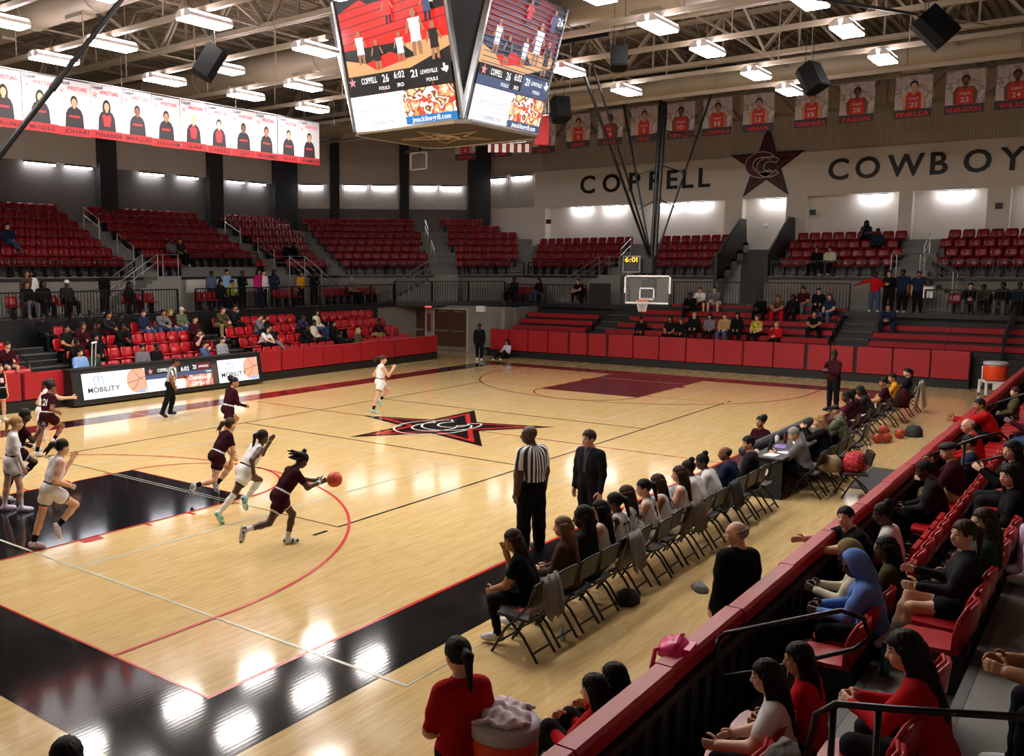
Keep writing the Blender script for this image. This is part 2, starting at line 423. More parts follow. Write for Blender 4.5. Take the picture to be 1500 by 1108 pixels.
# corner wall, 45 degrees
A0, A1 = Vector((33.4, 32.6)), Vector((41.75, 24.25)); dg = (A1 - A0).normalized(); nd = Vector((-.7071, -.7071)); dl = (A1 - A0).length
def dq(t, off): p = A0 + dg * t + nd * off; return (p.x, p.y)
def dprism(t0, t1, o0, o1, z0, z1): return MB().prism([dq(t0, o0), dq(t1, o0), dq(t1, o1), dq(t0, o1)], z0, z1)
w = wall('wall_corner', dprism(0, dl, 0, -.3, 0, 13), M_walld)
dprism(0, dl, .02, .2, 9.1, 13).build('upper_panel', M_wallu, w)
DPIL = ((-.2, .35), (2.35, 2.9), (6.45, 7.0), (10.55, 11.9))
for t0, t1 in DPIL: dprism(t0, t1, 0, .45, 2.4, 13).build('pillar', M_pillar, w)
for t0, t1 in ((.35, 2.35), (2.9, 6.45), (7.0, 10.55)):
    m = MB(); n = int((t1 - t0) / .12)
    for i in range(n):
        a = t0 + (t1 - t0) * i / n; m.prism([dq(a, .02), dq(a + .075, .02), dq(a + .06, .09), dq(a + .015, .09)], 7.75, 9.1)
    m.prism([dq(t0, .0), dq(t1, 0), dq(t1, .05), dq(t0, .05)], 7.7, 9.1)
    m.build('ribbed_panel', M_corr, w)
# end wall with the lettered band
XW = 41.6
w = wall('wall_end', MB().box(42.2, 42.5, -17, 25, 0, 13), M_cream)
MB().box(XW, 42.25, -17, 20.9, 7.65, 9.72).build('lettering_band', M_cream, w)
m = MB().box(XW + .12, 42.25, -17, 20.9, 9.72, 13)
for i in range(300): y = -16.9 + i * .125; m.prism([(y, XW + .12), (y + .07, XW + .12), (y + .055, XW + .06), (y + .015, XW + .06)], 9.75, 13) if False else m.box(XW + .07, XW + .13, y, y + .06, 9.75, 12.9)
m.build('upper_panel', M_wallu, w)
for y0, y1 in ((20.2, 20.9), (9.0, 9.9), (5.95, 6.9), (1.45, 2.0), (-2.25, -1.4), (-7, -6)):
    MB().box(XW + .05, 42.22, y0, y1, 2.4, 7.66).build('pilaster', M_cream, w)
MB().box(41.75, 42.22, 20.9, 25, 7.75, 9.75).build('ribbed_backing', M_corr, w)
m = MB()
for i in range(32): m.box(41.69, 41.76, 21.0 + i * .12, 21.06 + i * .12, 7.8, 9.7)
m.build('ribbed_panel', M_corr, w)
MB().box(41.85, 42.22, 20.9, 25, 9.75, 13).build('upper_panel', M_wallu, w)
MB().box(41.8, 42.22, 20.9, 25, 0, 7.75).build('lower_panel', M_cream, w)
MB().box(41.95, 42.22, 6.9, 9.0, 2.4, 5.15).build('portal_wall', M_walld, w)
for y in (19.95, 5.65, -1.85):          # small wall speakers
    o = MB().box(41.5, 41.66, y - .12, y + .12, 6.75, 7.0).build('wall_speaker', M_black); tag(o, 'small square black wall speaker on cream end wall', 'speaker', 'small speakers on the cream end wall')
o = MB().lathe([(0.0, .06), (.09, .05), (.12, .0)], (0, 0, 0), 14).build('wall_sensor', M_white); o.location = (42.12, 7.95, 6.3); o.rotation_euler = (0, -math.pi / 2, 0); tag(o, 'small white round sensor on cream wall above black portal', 'sensor')
wall('wall_near', MB().box(-14, 44, -17.3, -17, 0, 13), M_wallu)
wall('wall_back', MB().box(-14.3, -14, -17.3, 33, 0, 13), M_wallu)

# big letters and star on the band
M_letter = pmat('black_letter', '0E0D0E', 0.5, 0.1, 4)
def wall_letter(ch, y, z, h):
    me = bake(text_mesh(ch, h * 1.38, M_letter, 'wall_letter'), frame((XW - .06, y, z), (0, -1, 0), (0, 0, 1)))
    o = link('wall_letter', me); o.modifiers.new('thick', 'SOLIDIFY').thickness = .1; return o
ys1 = [17.53, 16.1, 14.75, 13.6, 12.66, 11.82, 10.96]
for word, ys in (('COPPELL', ys1), ('COWBOYS', [4.55, 3.0, 1.35, .02, -.95, -2.2, -3.4])):
    k = 0
    if word == 'COWBOYS': ys = [4.61, 3.36, 1.8, .49, -.95, -2.22, -3.35]
    seen = {}
    for ch, y in zip(word, ys):
        o = wall_letter(ch, y, 8.82, .98); seen[ch] = seen.get(ch, 0) + 1
        nth = '' if word.count(ch) == 1 else (' first' if seen[ch] == 1 else ' second')
        tag(o, 'large black wall letter %s,%s in the word %s' % (ch, nth + ' one' if nth else ' only one', word), 'letter', 'large black letters on the end wall')
root = thing('wall_star', 'large black and red five-pointed star emblem on cream end wall', 'emblem', (XW - .02, 7.88, 9.25))
for i, (R, r, mt, nm) in enumerate(((1.86, .72, M_black, 'border'), (1.5, .58, pmat('deep_red', '7A1219', .5), 'red_star'), (1.22, .46, pmat('maroon_black', '2A0D10', .5), 'inner_star'))):
    m = MB(); p = star_pts(R, r); m.prism([(-x, z) for x, z in p], -.06 - .03 * i, 0, plane='yz'); m.build(nm, mt, root)
m = MB(); monogram(m, 0, 0, 0.62, lambda q, p, c: q.prism([(-x, z - .05) for x, z in p], -.16, -.12, plane='yz')); m.build('monogram', pmat('monogram_maroon', '5A1218', .45), root)
m = MB()
def _ol(q, p, c):
    P = [Vector((-.17, -x, z - .05)) for x, z in p]; q.tube(P, .022, 5, 0, True)
monogram(m, 0, 0, 0.62, _ol); m.build('monogram_outline', M_white, root)

# ------------------------------------------------------------------ concourse slab
CE = [(-10, 22.9), (31.3, 22.9), (35.4, 18.8), (35.4, -12), (42.2, -12), (42.2, 26), (38, 32.4), (-10, 32.4)]
conc = struct(MB().prism(CE, ZC - .14, ZC).build('concourse', M_conc))
m = MB()
for a, c in zip(CE[:3], CE[1:4]):
    d = Vector((c[0] - a[0], c[1] - a[1], 0)).normalized(); n = Vector((d.y, -d.x, 0))
    m.bar(Vector((*a, ZC - .06)) + n * .0, Vector((*c, ZC - .06)) + n * .0, .12, .2)
m.build('slab_edge', M_black, conc)
# walls that carry the slab
struct(MB().box(-10, 29.5, 22.6, 22.9, 0, ZC - .1).build('wall_under_left', M_black))
struct(MB().box(35.6, 35.9, -12, 17.2, 0, ZC - .1).build('wall_under_end', M_black))
struct(MB().box(33.15, 33.4, 16.9, 24.5, 0, ZC - .13).build('wall_doors', M_wallg))
struct(MB().box(29.4, 33.2, 22.95, 23.2, 0, ZC - .13).build('wall_passage', M_wallg))
struct(MB().box(32.3, 35.7, 16.95, 17.15, 0, ZC - .13).build('wall_passage_end', M_wallg))
def dbl_door(nm, y0, y1, n):
    d = struct(MB().box(-.04, .0, y0 - .07, y1 + .07, 0, 2.2).build(nm, M_wallg)); d.location = (33.14, 0, 0)
    fr = MB().box(-.07, 0, y0 - .09, y0, 0, 2.2).box(-.07, 0, y1, y1 + .09, 0, 2.2).box(-.07, 0, y0, y1, 2.12, 2.2); fr.build('door_frame', pmat('beige_door_frame', 'A9A196', .5), d)
    wdt = (y1 - y0) / n
    for i in range(n):
        a, c = y0 + i * wdt + .01, y0 + (i + 1) * wdt - .01
        lf = MB().box(-.065, -.03, a, c, .01, 2.11).build('door_leaf', M_wood_door, d)
        MB().box(-.1, -.06, a + .08, c - .08, .98, 1.06).build('push_bar', M_silver, lf)
        MB().box(-.07, -.06, a + .01, c - .01, .02, .22).build('kick_plate', M_silver, lf)
        MB().box(-.07, -.06, a + .25, c - .25, 2.0, 2.05).build('door_closer', M_silver, lf)
    return d
dbl_door('door_1', 19.72, 21.75, 2); dbl_door('door_2', 22.35, 23.2, 1)
o = MB().box(33.05, 33.15, 22.0, 22.35, 2.2, 2.38).build('exit_sign', emat('exit_sign_red', 'FF4A55', 1.6)); tag(o, 'small glowing red exit sign above brown double doors', 'sign')
o = MB().box(33.0, 33.15, 18.6, 19.1, 2.05, 2.35).build('emergency_light', M_white); tag(o, 'white emergency light box right of brown double doors', 'light')
o = MB().box(33.1, 33.15, 22.05, 22.25, .95, 1.85).build('wall_notice', pmat('maroon_notice', '6B2A2C', .5)); tag(o, 'dark red notice board beside brown double doors', 'notice')
for y in (19.05, 18.65):
    o = MB().box(33.1, 33.15, y - .05, y + .05, .45, .58).build('wall_outlet', M_white); tag(o, 'small white outlet low on grey door wall', 'outlet', 'outlets by the doors')

# ------------------------------------------------------------------ upper deck (stepped concrete)
RISE, RUN, Z0 = 0.405, 0.83, 3.88
YL, SC, XE = 26.3, 57.0, 37.8       # front edges of row 0
R2 = math.sqrt(2)
SK = [SC + RUN * R2 * k for k in range(9)]
def seam_l(k): return SK[k] - (YL + RUN * k)             # x where left row meets corner row
def seam_e(k): return SK[k] - (XE + RUN * k)             # y where end row meets corner row
m = MB()
for k in range(7): m.box(-10, seam_l(k) + .2, YL + RUN * k, YL + RUN * (k + 1) + .02, ZC if k == 0 else Z0 + RISE * k - .5, Z0 + RISE * k)
m.box(-10, 33.3, YL + RUN * 7, 32.4, Z0 + RISE * 5, Z0 + RISE * 6)
struct(m.build('upper_deck_left', M_conc))
m = MB()
for k in range(7):
    xl = seam_l(k); ye = max(seam_e(k), 0)
    p0 = (xl, SK[k] - xl); xr = min(XE + RUN * k, 41.75); p1 = (xr, SK[k] - xr)
    q0 = (seam_l(k + 1), SK[k + 1] - seam_l(k + 1)); xr2 = min(XE + RUN * (k + 1), 41.75); q1 = (xr2, SK[k + 1] - xr2)
    m.prism([p0, p1, q1, q0], ZC if k == 0 else Z0 + RISE * k - .5, Z0 + RISE * k)
m.prism([(seam_l(7), SK[7] - seam_l(7)), (41.75, SK[7] - 41.75), (41.75, 25), (33.4, 32.6)], Z0 + RISE * 5, Z0 + RISE * 6)
struct(m.build('upper_deck_corner', M_conc))
m = MB()
for k in range(5):
    for y0, y1 in ((-12, 6.55), (8.7, seam_e(k) + .1)):
        m.box(XE + RUN * k, min(XE + RUN * (k + 1) + .02, 41.9), y0, y1, ZC if k == 0 else Z0 + RISE * k - .5, Z0 + RISE * k)
struct(m.build('upper_deck_end', M_conc))
# grey fascia wall under the deck, slab edge
m = MB().box(-10, seam_l(0), YL - .06, YL, ZC, Z0 - .12).box(XE - .06, XE, -12, 6.5, ZC, Z0 - .12).box(XE - .06, XE, 8.75, seam_e(0), ZC, Z0 - .12)
m.prism([(seam_l(0), YL - .06), (XE - .06, seam_e(0)), (XE, seam_e(0)), (seam_l(0), YL)], ZC, Z0 - .12)
struct(m.build('wall_concourse', M_wallg))
m = MB()
m.bar((-10, YL - .1, Z0 - .08), (seam_l(0), YL - .1, Z0 - .08), .14, .1).bar((seam_l(0), YL - .1, Z0 - .08), (XE - .1, seam_e(0), Z0 - .08), .14, .1)
m.bar((XE - .1, seam_e(0), Z0 - .08), (XE - .1, 8.7, Z0 - .08), .14, .1).bar((XE - .1, 6.55, Z0 - .08), (XE - .1, -12, Z0 - .08), .14, .1)
struct(m.build('trim_1', M_black))
# flat panel, coloured pale as the brightly lit opening under the left deck
o = MB().box(20.6, 24.6, YL - .1, YL - .05, 3.15, 3.75).build('lit_opening_panel', pmat('lit_opening_pale', 'CFCBC2', .5)); tag(o, 'pale horizontal panel coloured as a lit opening in grey wall behind standing spectators', 'panel')

# black stair cheeks of the portal
for y, yy in ((8.7, 8.85), (6.4, 6.55)):
    m = MB(); pr_ = [(XE - .15, 3.6)]
    for k in range(5): pr_ += [(XE + RUN * k + .1, 3.75 + RISE * k), (XE + RUN * (k + 1), 3.75 + RISE * k)]
    top = [(XE + RUN * 5, 3.75 + RISE * 4 + .95), (XE + RUN * 4.4, 3.75 + RISE * 5 + .8), (XE - .15, Z0 + .75)]
    m.prism([(a, c) for a, c in pr_ + [(XE + RUN * 4.6, 5.6), (XE + RUN * 4.4, 6.65), (XE + RUN * 3.6, 6.65), (XE - .15, 4.75)]], y, yy, plane='xz')
    o = m.build('portal_cheek', M_black); tag(o, 'slanted black stair side wall of dark portal between red seats, %s' % ('beside the COPPELL half' if y > 7 else 'beside the COWBOYS half'), 'stair wall')
    MB().bar((XE - .1, (y + yy) / 2, 4.8), (XE + RUN * 3.6, (y + yy) / 2, 6.7), .05, .05).build('top_rail', M_silver, o)
o = MB().box(41.85, 41.96, 6.95, 8.95, ZC, 5.1).build('portal_dark_wall', M_walld); struct(o)  # dark grey wall closing the portal

# ------------------------------------------------------------------ aisle stairs of the upper deck
def stair(name, label, p, d, width, down=3, rows=6, wide_tag=True):
    """p = (x,y) at deck front, d = up direction; steps from the concourse up through the rows"""
    d = Vector((d[0], d[1], 0)).normalized(); s = Vector((-d.y, d.x, 0)); root = thing(name, label, 'stairs', (p[0], p[1], 0), math.atan2(d.y, d.x))
    for k in range(-4, 0):      # concourse to deck front
        z = Z0 + k * (Z0 - ZC) / 5
        MB().box(k * .3, 0.02, -width / 2, width / 2, ZC if k == -4 else z - .3, z).build('step', M_conc, root)
    for k in range(rows):
        for h in (0, 1):
            z = Z0 + RISE * k + (RISE / 2) * h + .004
            if h: MB().box(RUN * k + RUN / 2, RUN * (k + 1) + .01, -width / 2, width / 2, z - RISE / 2, z).build('step', M_conc, root)
    return root
# ------------------------------------------------------------------ railings
def railing(name, label, path, h=.95, mat=None, step=.13, posts=1.6, group=None, bal=True):
    root = thing(name, label, 'railing', (path[0][0], path[0][1], path[0][2]), 0, group)
    o = Vector(path[0]); P = [Vector(p) - o for p in path]; mat = mat or M_blackm
    up = Vector((0, 0, h))
    t = MB()
    for a, c in zip(P[:-1], P[1:]): t.bar(a + up, c + up, .05, .05)
    t.build('top_rail', mat, root)
    t = MB()
    for a, c in zip(P[:-1], P[1:]): t.bar(a + Vector((0, 0, .09)), c + Vector((0, 0, .09)), .04, .04)
    t.build('bottom_rail', mat, root)
    bm_ = MB()
    for a, c in zip(P[:-1], P[1:]):
        ln = (c - a).length; n = max(1, int(ln / posts))
        for i in range(n + 1):
            q = a.lerp(c, i / n); MB().box(q.x - .03, q.x + .03, q.y - .03, q.y + .03, q.z, q.z + h).build('post', mat, root)
        if bal:
            n = int(ln / step)
            for i in range(1, n):
                q = a.lerp(c, i / n); bm_.box(q.x - .009, q.x + .009, q.y - .009, q.y + .009, q.z + .09, q.z + h)
    if bm_.v:
        bo = bm_.build('balusters', mat, root); bo['kind'] = 'stuff'
    return root

# ------------------------------------------------------------------ rail runs
railing('railing', 'black baluster railing along the left concourse, before the first stairs', [(9.4, 22.98, ZC), (17.6, 22.98, ZC)])
railing('railing', 'black baluster railing along the left concourse, under the crowd standing by the wall panel', [(18.5, 22.98, ZC), (31.25, 22.98, ZC)])
railing('railing', 'black baluster railing on the concourse corner above brown double doors', [(31.3, 22.95, ZC), (35.35, 18.9, ZC)], h=1.1)
railing('railing', 'black baluster railing on the end concourse beside the double-door corner', [(35.45, 18.8, ZC), (35.45, 14.3, ZC)])
railing('railing', 'black baluster railing behind the far basket, above the top red bench', [(36.3, 10.2, ZC), (36.3, 2.6, ZC)], h=1.15)
railing('railing', 'black baluster railing on the end concourse beside woman holding white paper', [(35.5, -.3, ZC), (35.5, -9, ZC)])
G = 'black front rails of the upper deck'
for a, c, t in (((9, YL + .04), (18.0, YL + .04), 'left deck before the first stairs'), ((21.3, YL + RUN - .04), (25.7, YL + RUN - .04), 'left deck above the pale panel'),
                ((31.2, SC - 31.2 + .05), (33.9, SC - 33.9 + .05), 'corner deck left of its stairs'), ((35.5, SC - 35.5 + .05), (XE, seam_e(0) + .05), 'corner deck right of its stairs'),
                ((XE + .04, 19.0), (XE + .04, 14.6), 'end deck behind COPPELL letters'), ((XE + .04, 12.8), (XE + .04, 9.0), 'end deck behind the far basket'),
                ((XE + .04, 6.3), (XE + .04, 1.7), 'end deck right of the black portal'), ((XE + .04, -.3), (XE + .04, -8), 'end deck right of the last stairs')):
    z = Z0 + (RISE if 'pale' in t else 0)
    railing('deck_rail', 'low black rail in front of red seats, ' + t, [(*a, z), (*c, z)], h=.66, group=G)
o = MB().box(-.03, .03, -.55, .55, 0, 1.05).build('barrier_panel', M_black); o.location = (35.42, 13.55, ZC); tag(o, 'solid black barrier panel at the end of the end concourse railing', 'barrier')
# curved black grab rail beside it
o = MB().tube([(0, 0, 0), (0, 0, .85), (0, .1, 1.02), (0, .28, 1.05), (0, .42, .95), (0, .45, .8), (0, .35, .66), (0, .02, .58)], .025, 6).build('grab_rail', M_blackm); o.location = (35.2, 11.9, ZC - .1); tag(o, 'curled black grab rail at the top of bleacher steps', 'rail')

# ------------------------------------------------------------------ stairs to the upper deck, silver handrails
def tube_obj(name, pts, r, mat, parent): return MB().tube(pts, r, 6).build(name, mat, parent)
def flight(label, org, u, v, aisle_rows):
    """landing at org (deck front), steps descend along u, v points to the court, aisle climbs along -v"""
    u = Vector((*u, 0)); v = Vector((*v, 0)); o = Vector((*org, 0)); root = thing('stairs', label, 'stairs', (*org, 0))
    def P(a, c, z): return u * a + v * c + Vector((0, 0, z))
    def slab(a0, a1, c0, c1, z0, z1, nm):
        mb = MB(); vs = [P(a, c, z) for a in (a0, a1) for c in (c0, c1) for z in (z0, z1)]
        mb.add(vs, [(0, 1, 3, 2), (4, 6, 7, 5), (0, 4, 5, 1), (2, 3, 7, 6), (0, 2, 6, 4), (1, 5, 7, 3)]); mb.build(nm, M_conc, root)
    slab(-.6, .6, 0, 1.15, ZC, Z0, 'landing')
    for i in range(8):
        z = Z0 - (i + 1) * (Z0 - ZC) / 9; slab(.6 + i * .29, .6 + (i + 1) * .29, 0, 1.15, ZC, z, 'step')
    for k in range(aisle_rows):
        slab(-.6, .6, -RUN * k - RUN - .01, -RUN * k - RUN / 2, Z0 + RISE * k - .1, Z0 + RISE * (k + .5), 'step')
    e = .6 + 8 * .29
    for c in (.06, 1.1):
        h = tube_obj('handrail', [P(-.55, c, Z0 + .92), P(.55, c, Z0 + .92), P(e, c, ZC + .92), P(e + .3, c, ZC + .92)], .024, M_silver, root)
        tube_obj('mid_rail', [P(-.55, c, Z0 + .62), P(.55, c, Z0 + .62), P(e, c, ZC + .62)], .018, M_silver, h)
        for a, z0, z1 in ((-.5, Z0, Z0 + .92), (.55, Z0, Z0 + .92), ((.55 + e) / 2, (Z0 + ZC) / 2, (Z0 + ZC) / 2 + .92), (e, ZC, ZC + .92)):
            tube_obj('rail_post', [P(a, c, z0), P(a, c, z1)], .02, M_silver, h)
    for k0 in (1, 4) if aisle_rows > 4 else (1,):
        z = Z0 + RISE * k0; a = .35
        h = tube_obj('aisle_rail', [P(a, -RUN * k0, z), P(a, -RUN * k0, z + .9), P(a, -RUN * (k0 + 1.4), z + .9 + RISE * 1.4), P(a, -RUN * (k0 + 1.4), z + RISE * 1.4)], .022, M_silver, root)
        tube_obj('mid_rail', [P(a, -RUN * k0, z + .55), P(a, -RUN * (k0 + 1.4), z + .55 + RISE * 1.4)], .016, M_silver, h)
    return root
flight('concrete stairs with silver handrails between left red seat blocks, by a walker in black', (18.9, YL), (-1, 0), (0, -1), 6)
flight('concrete stairs with silver handrails between left deck and corner red seats', (26.5, YL), (1, 0), (0, -1), 6)
flight('concrete stairs with silver handrails through the corner seats, under dark pillars', (34.65, SC - 34.65), (-.7071, .7071), (-.7071, -.7071), 6)
flight('concrete stairs with silver handrails behind the far basket clock', (XE, 13.7), (0, 1), (-1, 0), 3)
flight('concrete stairs with silver handrails below the COWBOYS lettering', (XE, .7), (0, -1), (-1, 0), 3)

# ------------------------------------------------------------------ stadium seats
def seat_mesh(name, mat, flip=False):
    m = MB(); wv = .23
    def shell(rows, mi=0):
        n = 5; vs = []
        for (x, z, hw, curve) in rows:
            for j in range(n):
                t = -1 + 2 * j / (n - 1); vs.append((x + curve * t * t, t * hw, z))
        k = len(rows); th = .035; back = [(x - th, y, z) for x, y, z in vs]; N = len(vs)
        fs = [(i * n + j, i * n + j + 1, (i + 1) * n + j + 1, (i + 1) * n + j) for i in range(k - 1) for j in range(n - 1)]
        fs2 = [tuple(N + q for q in reversed(f)) for f in fs]
        ed = [i * n for i in range(k)] + [(k - 1) * n + j for j in range(1, n)] + [i * n + n - 1 for i in range(k - 2, -1, -1)] + [j for j in range(n - 2, 0, -1)]
        fs3 = [(ed[i], ed[(i + 1) % len(ed)], N + ed[(i + 1) % len(ed)], N + ed[i]) for i in range(len(ed))]
        m.add(vs + back, fs + fs2 + fs3, mi)
    shell([(-.17, .40, .2, .03), (-.2, .55, wv, .05), (-.235, .7, wv, .05), (-.255, .8, .19, .04)])
    if flip: m.obox((-.1, 0, .52), .05, .43, .36, Matrix.Rotation(-.16, 3, 'Y'))
    else: m.obox((.03, 0, .44), .42, .44, .05, Matrix.Rotation(-.06, 3, 'Y'))
    m.box(-.2, .1, -.03, .03, 0, .41, 1); m.box(-.02, .05, -.235, -.215, .2, .42, 1)
    return m.mesh(name, [mat, M_black], True)
SEAT_UP = seat_mesh('stadium_seat', M_seat); SEAT_DN = seat_mesh('red_chair', M_seat2, False); SEAT_FOLD = seat_mesh('red_chair', M_seat2, True)
seats = []
for k in range(7):
    z = Z0 + RISE * k; y = YL + RUN * k + .47
    x = 11.2
    while x < seam_l(k) - .35:
        if abs(x - 18.9) > .8 and abs(x - 26.5) > .8 and not (k == 0 and 21.0 < x < 25.7): seats.append((x, y, z, -math.pi / 2, 0))
        x += .5
    s = SK[k] + .47 * R2; t0 = (2 * seam_l(k) - SK[k]) / R2 + .45; xr = min(XE + RUN * k + .1, 41.1); t1 = (2 * xr - s) / R2 - .2
    t = t0
    while t < t1:
        if abs(t - 8.72) > .8: seats.append((s / 2 + t / R2, s / 2 - t / R2, z, -math.pi * .75, 1))
        t += .51
    if k < 4:
        yy = seam_e(k) - .35
        while yy > -7:
            if abs(yy - 13.7) > .8 and abs(yy - .7) > .8 and not 6.1 < yy < 9.15: seats.append((XE + RUN * k + .47, yy, z, math.pi, 2))
            yy -= .52
SLX = ('red stadium seat of the left upper deck under the dark grey wall', 'red stadium seat of the corner upper deck under ribbed panels', 'red stadium seat of the end upper deck under black wall letters')
SG = ('left upper deck seats', 'corner upper deck seats', 'end upper deck seats')
def blk(s):
    if s[4] == 0: return 'before its first stairs' if s[0] < 18.9 else ('between its stairs' if s[0] < 26.5 else 'beside the corner')
    if s[4] == 1: return 'left of its stairs' if (s[0] - s[1]) / R2 < 8.72 else 'right of its stairs'
    return 'under COPPELL' if s[1] > 13.7 else ('behind the basket' if s[1] > 8 else ('by the portal' if s[1] > .7 else 'right of the last stairs'))
def blk(s):
    if s[4] == 0: return 'before its first stairs' if s[0] < 18.9 else ('between its stairs' if s[0] < 26.5 else 'beside the corner')
    if s[4] == 1: return 'left of its stairs' if (s[0] - s[1]) / R2 < 8.72 else 'right of its stairs'
    return 'under COPPELL' if s[1] > 13.7 else ('behind the basket' if s[1] > 8 else ('by the portal' if s[1] > .7 else 'right of the last stairs'))
seats.sort(key=lambda s: (s[0] + 5.6) ** 2 + (s[1] + 7) ** 2)
co = np.array([v.co[:] for v in SEAT_UP.vertices]); polys = [tuple(p.vertices) for p in SEAT_UP.polygons]; pm = [p.material_index for p in SEAT_UP.polygons]
rest = MB(); fr_out = []
def in_view(p):
    v = Vector(p) - cam.location; r_ = Vector((math.sin(_yaw), -math.cos(_yaw), 0)); d = v.dot(_f)
    return -.47 < v.dot(r_) / d < .72
vis = [s for s in seats if in_view(s[:3])]; hid = [s for s in seats if not in_view(s[:3])]
for i, s in enumerate(vis):
    if i < 300:
        o = link('stadium_seat', SEAT_UP); o.location = s[:3]; o.rotation_euler = (0, 0, s[3] + random.uniform(-.02, .02)); rw = round((s[2] - Z0) / RISE) + 1; tag(o, 'red stadium seat in row %s of the %s, %s' % (('one', 'two', 'three', 'four', 'five', 'six', 'seven')[rw - 1], SG[s[4]][:-6], blk(s)), 'seat', '%s, row %d, %s' % (SG[s[4]], rw, blk(s)))
    else:
        c, sn = math.cos(s[3]), math.sin(s[3]); of = len(rest.v)
        rest.v += [(s[0] + c * a - sn * b_, s[1] + sn * a + c * b_, s[2] + d) for a, b_, d in co]
        rest.f += [tuple(of + q for q in f) for f in polys]; rest.m += pm
if rest.v: tag(rest.build('stadium_seats', [M_seat, M_black], None, True), 'rest of the red stadium seats high in the upper deck', 'seats', kind='stuff')
def place_seat(me, nm, x, y, z, rz, label, group):
    o = link(nm, me); o.location = (x, y, z); o.rotation_euler = (0, 0, rz); tag(o, label, 'seat', group); return o
for x in [11.15 + .52 * i for i in range(5)] + [15.9, 16.42, 16.94, 19.4, 19.95, 20.49, 21.0, 23.9, 24.42, 24.94] + [27.2 + .5 * i for i in range(8)]:
    place_seat(SEAT_UP, 'concourse_seat', x, 23.75, ZC, -math.pi / 2, 'red seat in the single row behind the left concourse railing', 'left concourse seats')
for y in (19.3, 18.83, 18.35, 17.85, 17.36, 14.91):
    place_seat(SEAT_UP, 'concourse_seat', 36.15, y, ZC, math.pi, 'red seat behind the end concourse railing beside the double-door corner', 'end concourse seats')
for y in (-1.2, -1.73, -2.25, -2.79, -3.31, -3.83):
    place_seat(SEAT_UP, 'concourse_seat', 36.15, y, ZC, math.pi, 'red seat behind the end concourse railing below COWBOYS letters', 'end concourse seats by the paper holder')

# ------------------------------------------------------------------ left lower stand
PI2 = math.pi / 2
def stand(name, y0, sgn, x0, x1, n=4):
    m = MB()
    for k in range(n):
        a, c = y0 + sgn * .8 * k, y0 + sgn * .8 * (k + 1)
        m.box(x0, x1, *sorted((a, c)), 0 if k == 0 else .1 + .36 * k, .35 + .36 * k)
    o = struct(m.build(name, M_black)); m = MB()
    for k in range(n):
        a, c = y0 + sgn * (.8 * k + .06), y0 + sgn * (.8 * (k + 1) - .02)
        m.box(x0 + .02, x1 - .02, *sorted((a, c)), .35 + .36 * k, .356 + .36 * k)
    m.build('tread_board', M_tread if 'near' in name else M_dark, o)
    m = MB()
    for k in range(n):
        a = y0 + sgn * .8 * k
        m.box(x0 + .02, x1 - .02, *sorted((a - sgn * .004, a + sgn * .07)), .33 + .36 * k, .359 + .36 * k)
    m.build('step_nosing', pmat('grey_nosing', '4E4D4C', .6), o)
    return o
stand('stand_left', 18.8, 1, 2.0, 29.0)
m = MB()
for xa, xb in ((9.55, 10.95), (17.35, 18.45), (23.6, 24.9)):          # aisle half-steps with pale nosing
    for k in range(4): m.box(xa, xb, 19.2 + .8 * k, 19.62 + .8 * k, .35 + .36 * k, .53 + .36 * k)
aisle = struct(m.build('aisle_steps_left', M_black)); m = MB()
for xa, xb in ((9.55, 10.95), (17.35, 18.45), (23.6, 24.9)):
    for k in range(4): m.box(xa, xb, 19.195 + .8 * k, 19.24 + .8 * k, .525 + .36 * k, .535 + .36 * k); m.box(xa, xb, 18.8 + .8 * k, 18.84 + .8 * k, .34 + .36 * k, .362 + .36 * k)
m.build('nosing', M_tread, aisle)
LEFT_X = [(6.4, 9.4), (11.15, 17.2), (18.65, 23.5), (25.0, 28.6)]
for k in range(4):
    for gi, (a, c) in enumerate(LEFT_X):
        x = a + .25
        while x < c:
            o = place_seat(SEAT_DN if random.random() < .6 else SEAT_FOLD, 'red_chair', x, 19.6 + .8 * k, .356 + .36 * k, -PI2, ('red plastic chair in the left lower stand, beside the cheerleader', 'red plastic chair in the left lower stand, behind the long lit screen', 'red plastic chair in the left lower stand, between olive-coat man and cream-sweater woman', 'red plastic chair in the left lower stand, at its end by the doors')[gi], 'left stand chairs, block %s' % 'ABCD'[gi])
            x += .52
for x, s in ((9.3, 1), (11.1, 1), (17.2, 1), (18.55, 1), (23.5, 1)):
    o = MB().tube([(0, 0, 0), (0, 0, .75), (0, .12, .95), (0, .9, 1.32), (0, 1.05, 1.3), (0, 1.1, 1.1), (0, 1.1, .7)], .022, 6).build('aisle_rail', M_blackm); o.location = (x, 19.5, .35); tag(o, 'bent black tube aisle rail in the left lower stand', 'rail', 'left stand aisle rails')

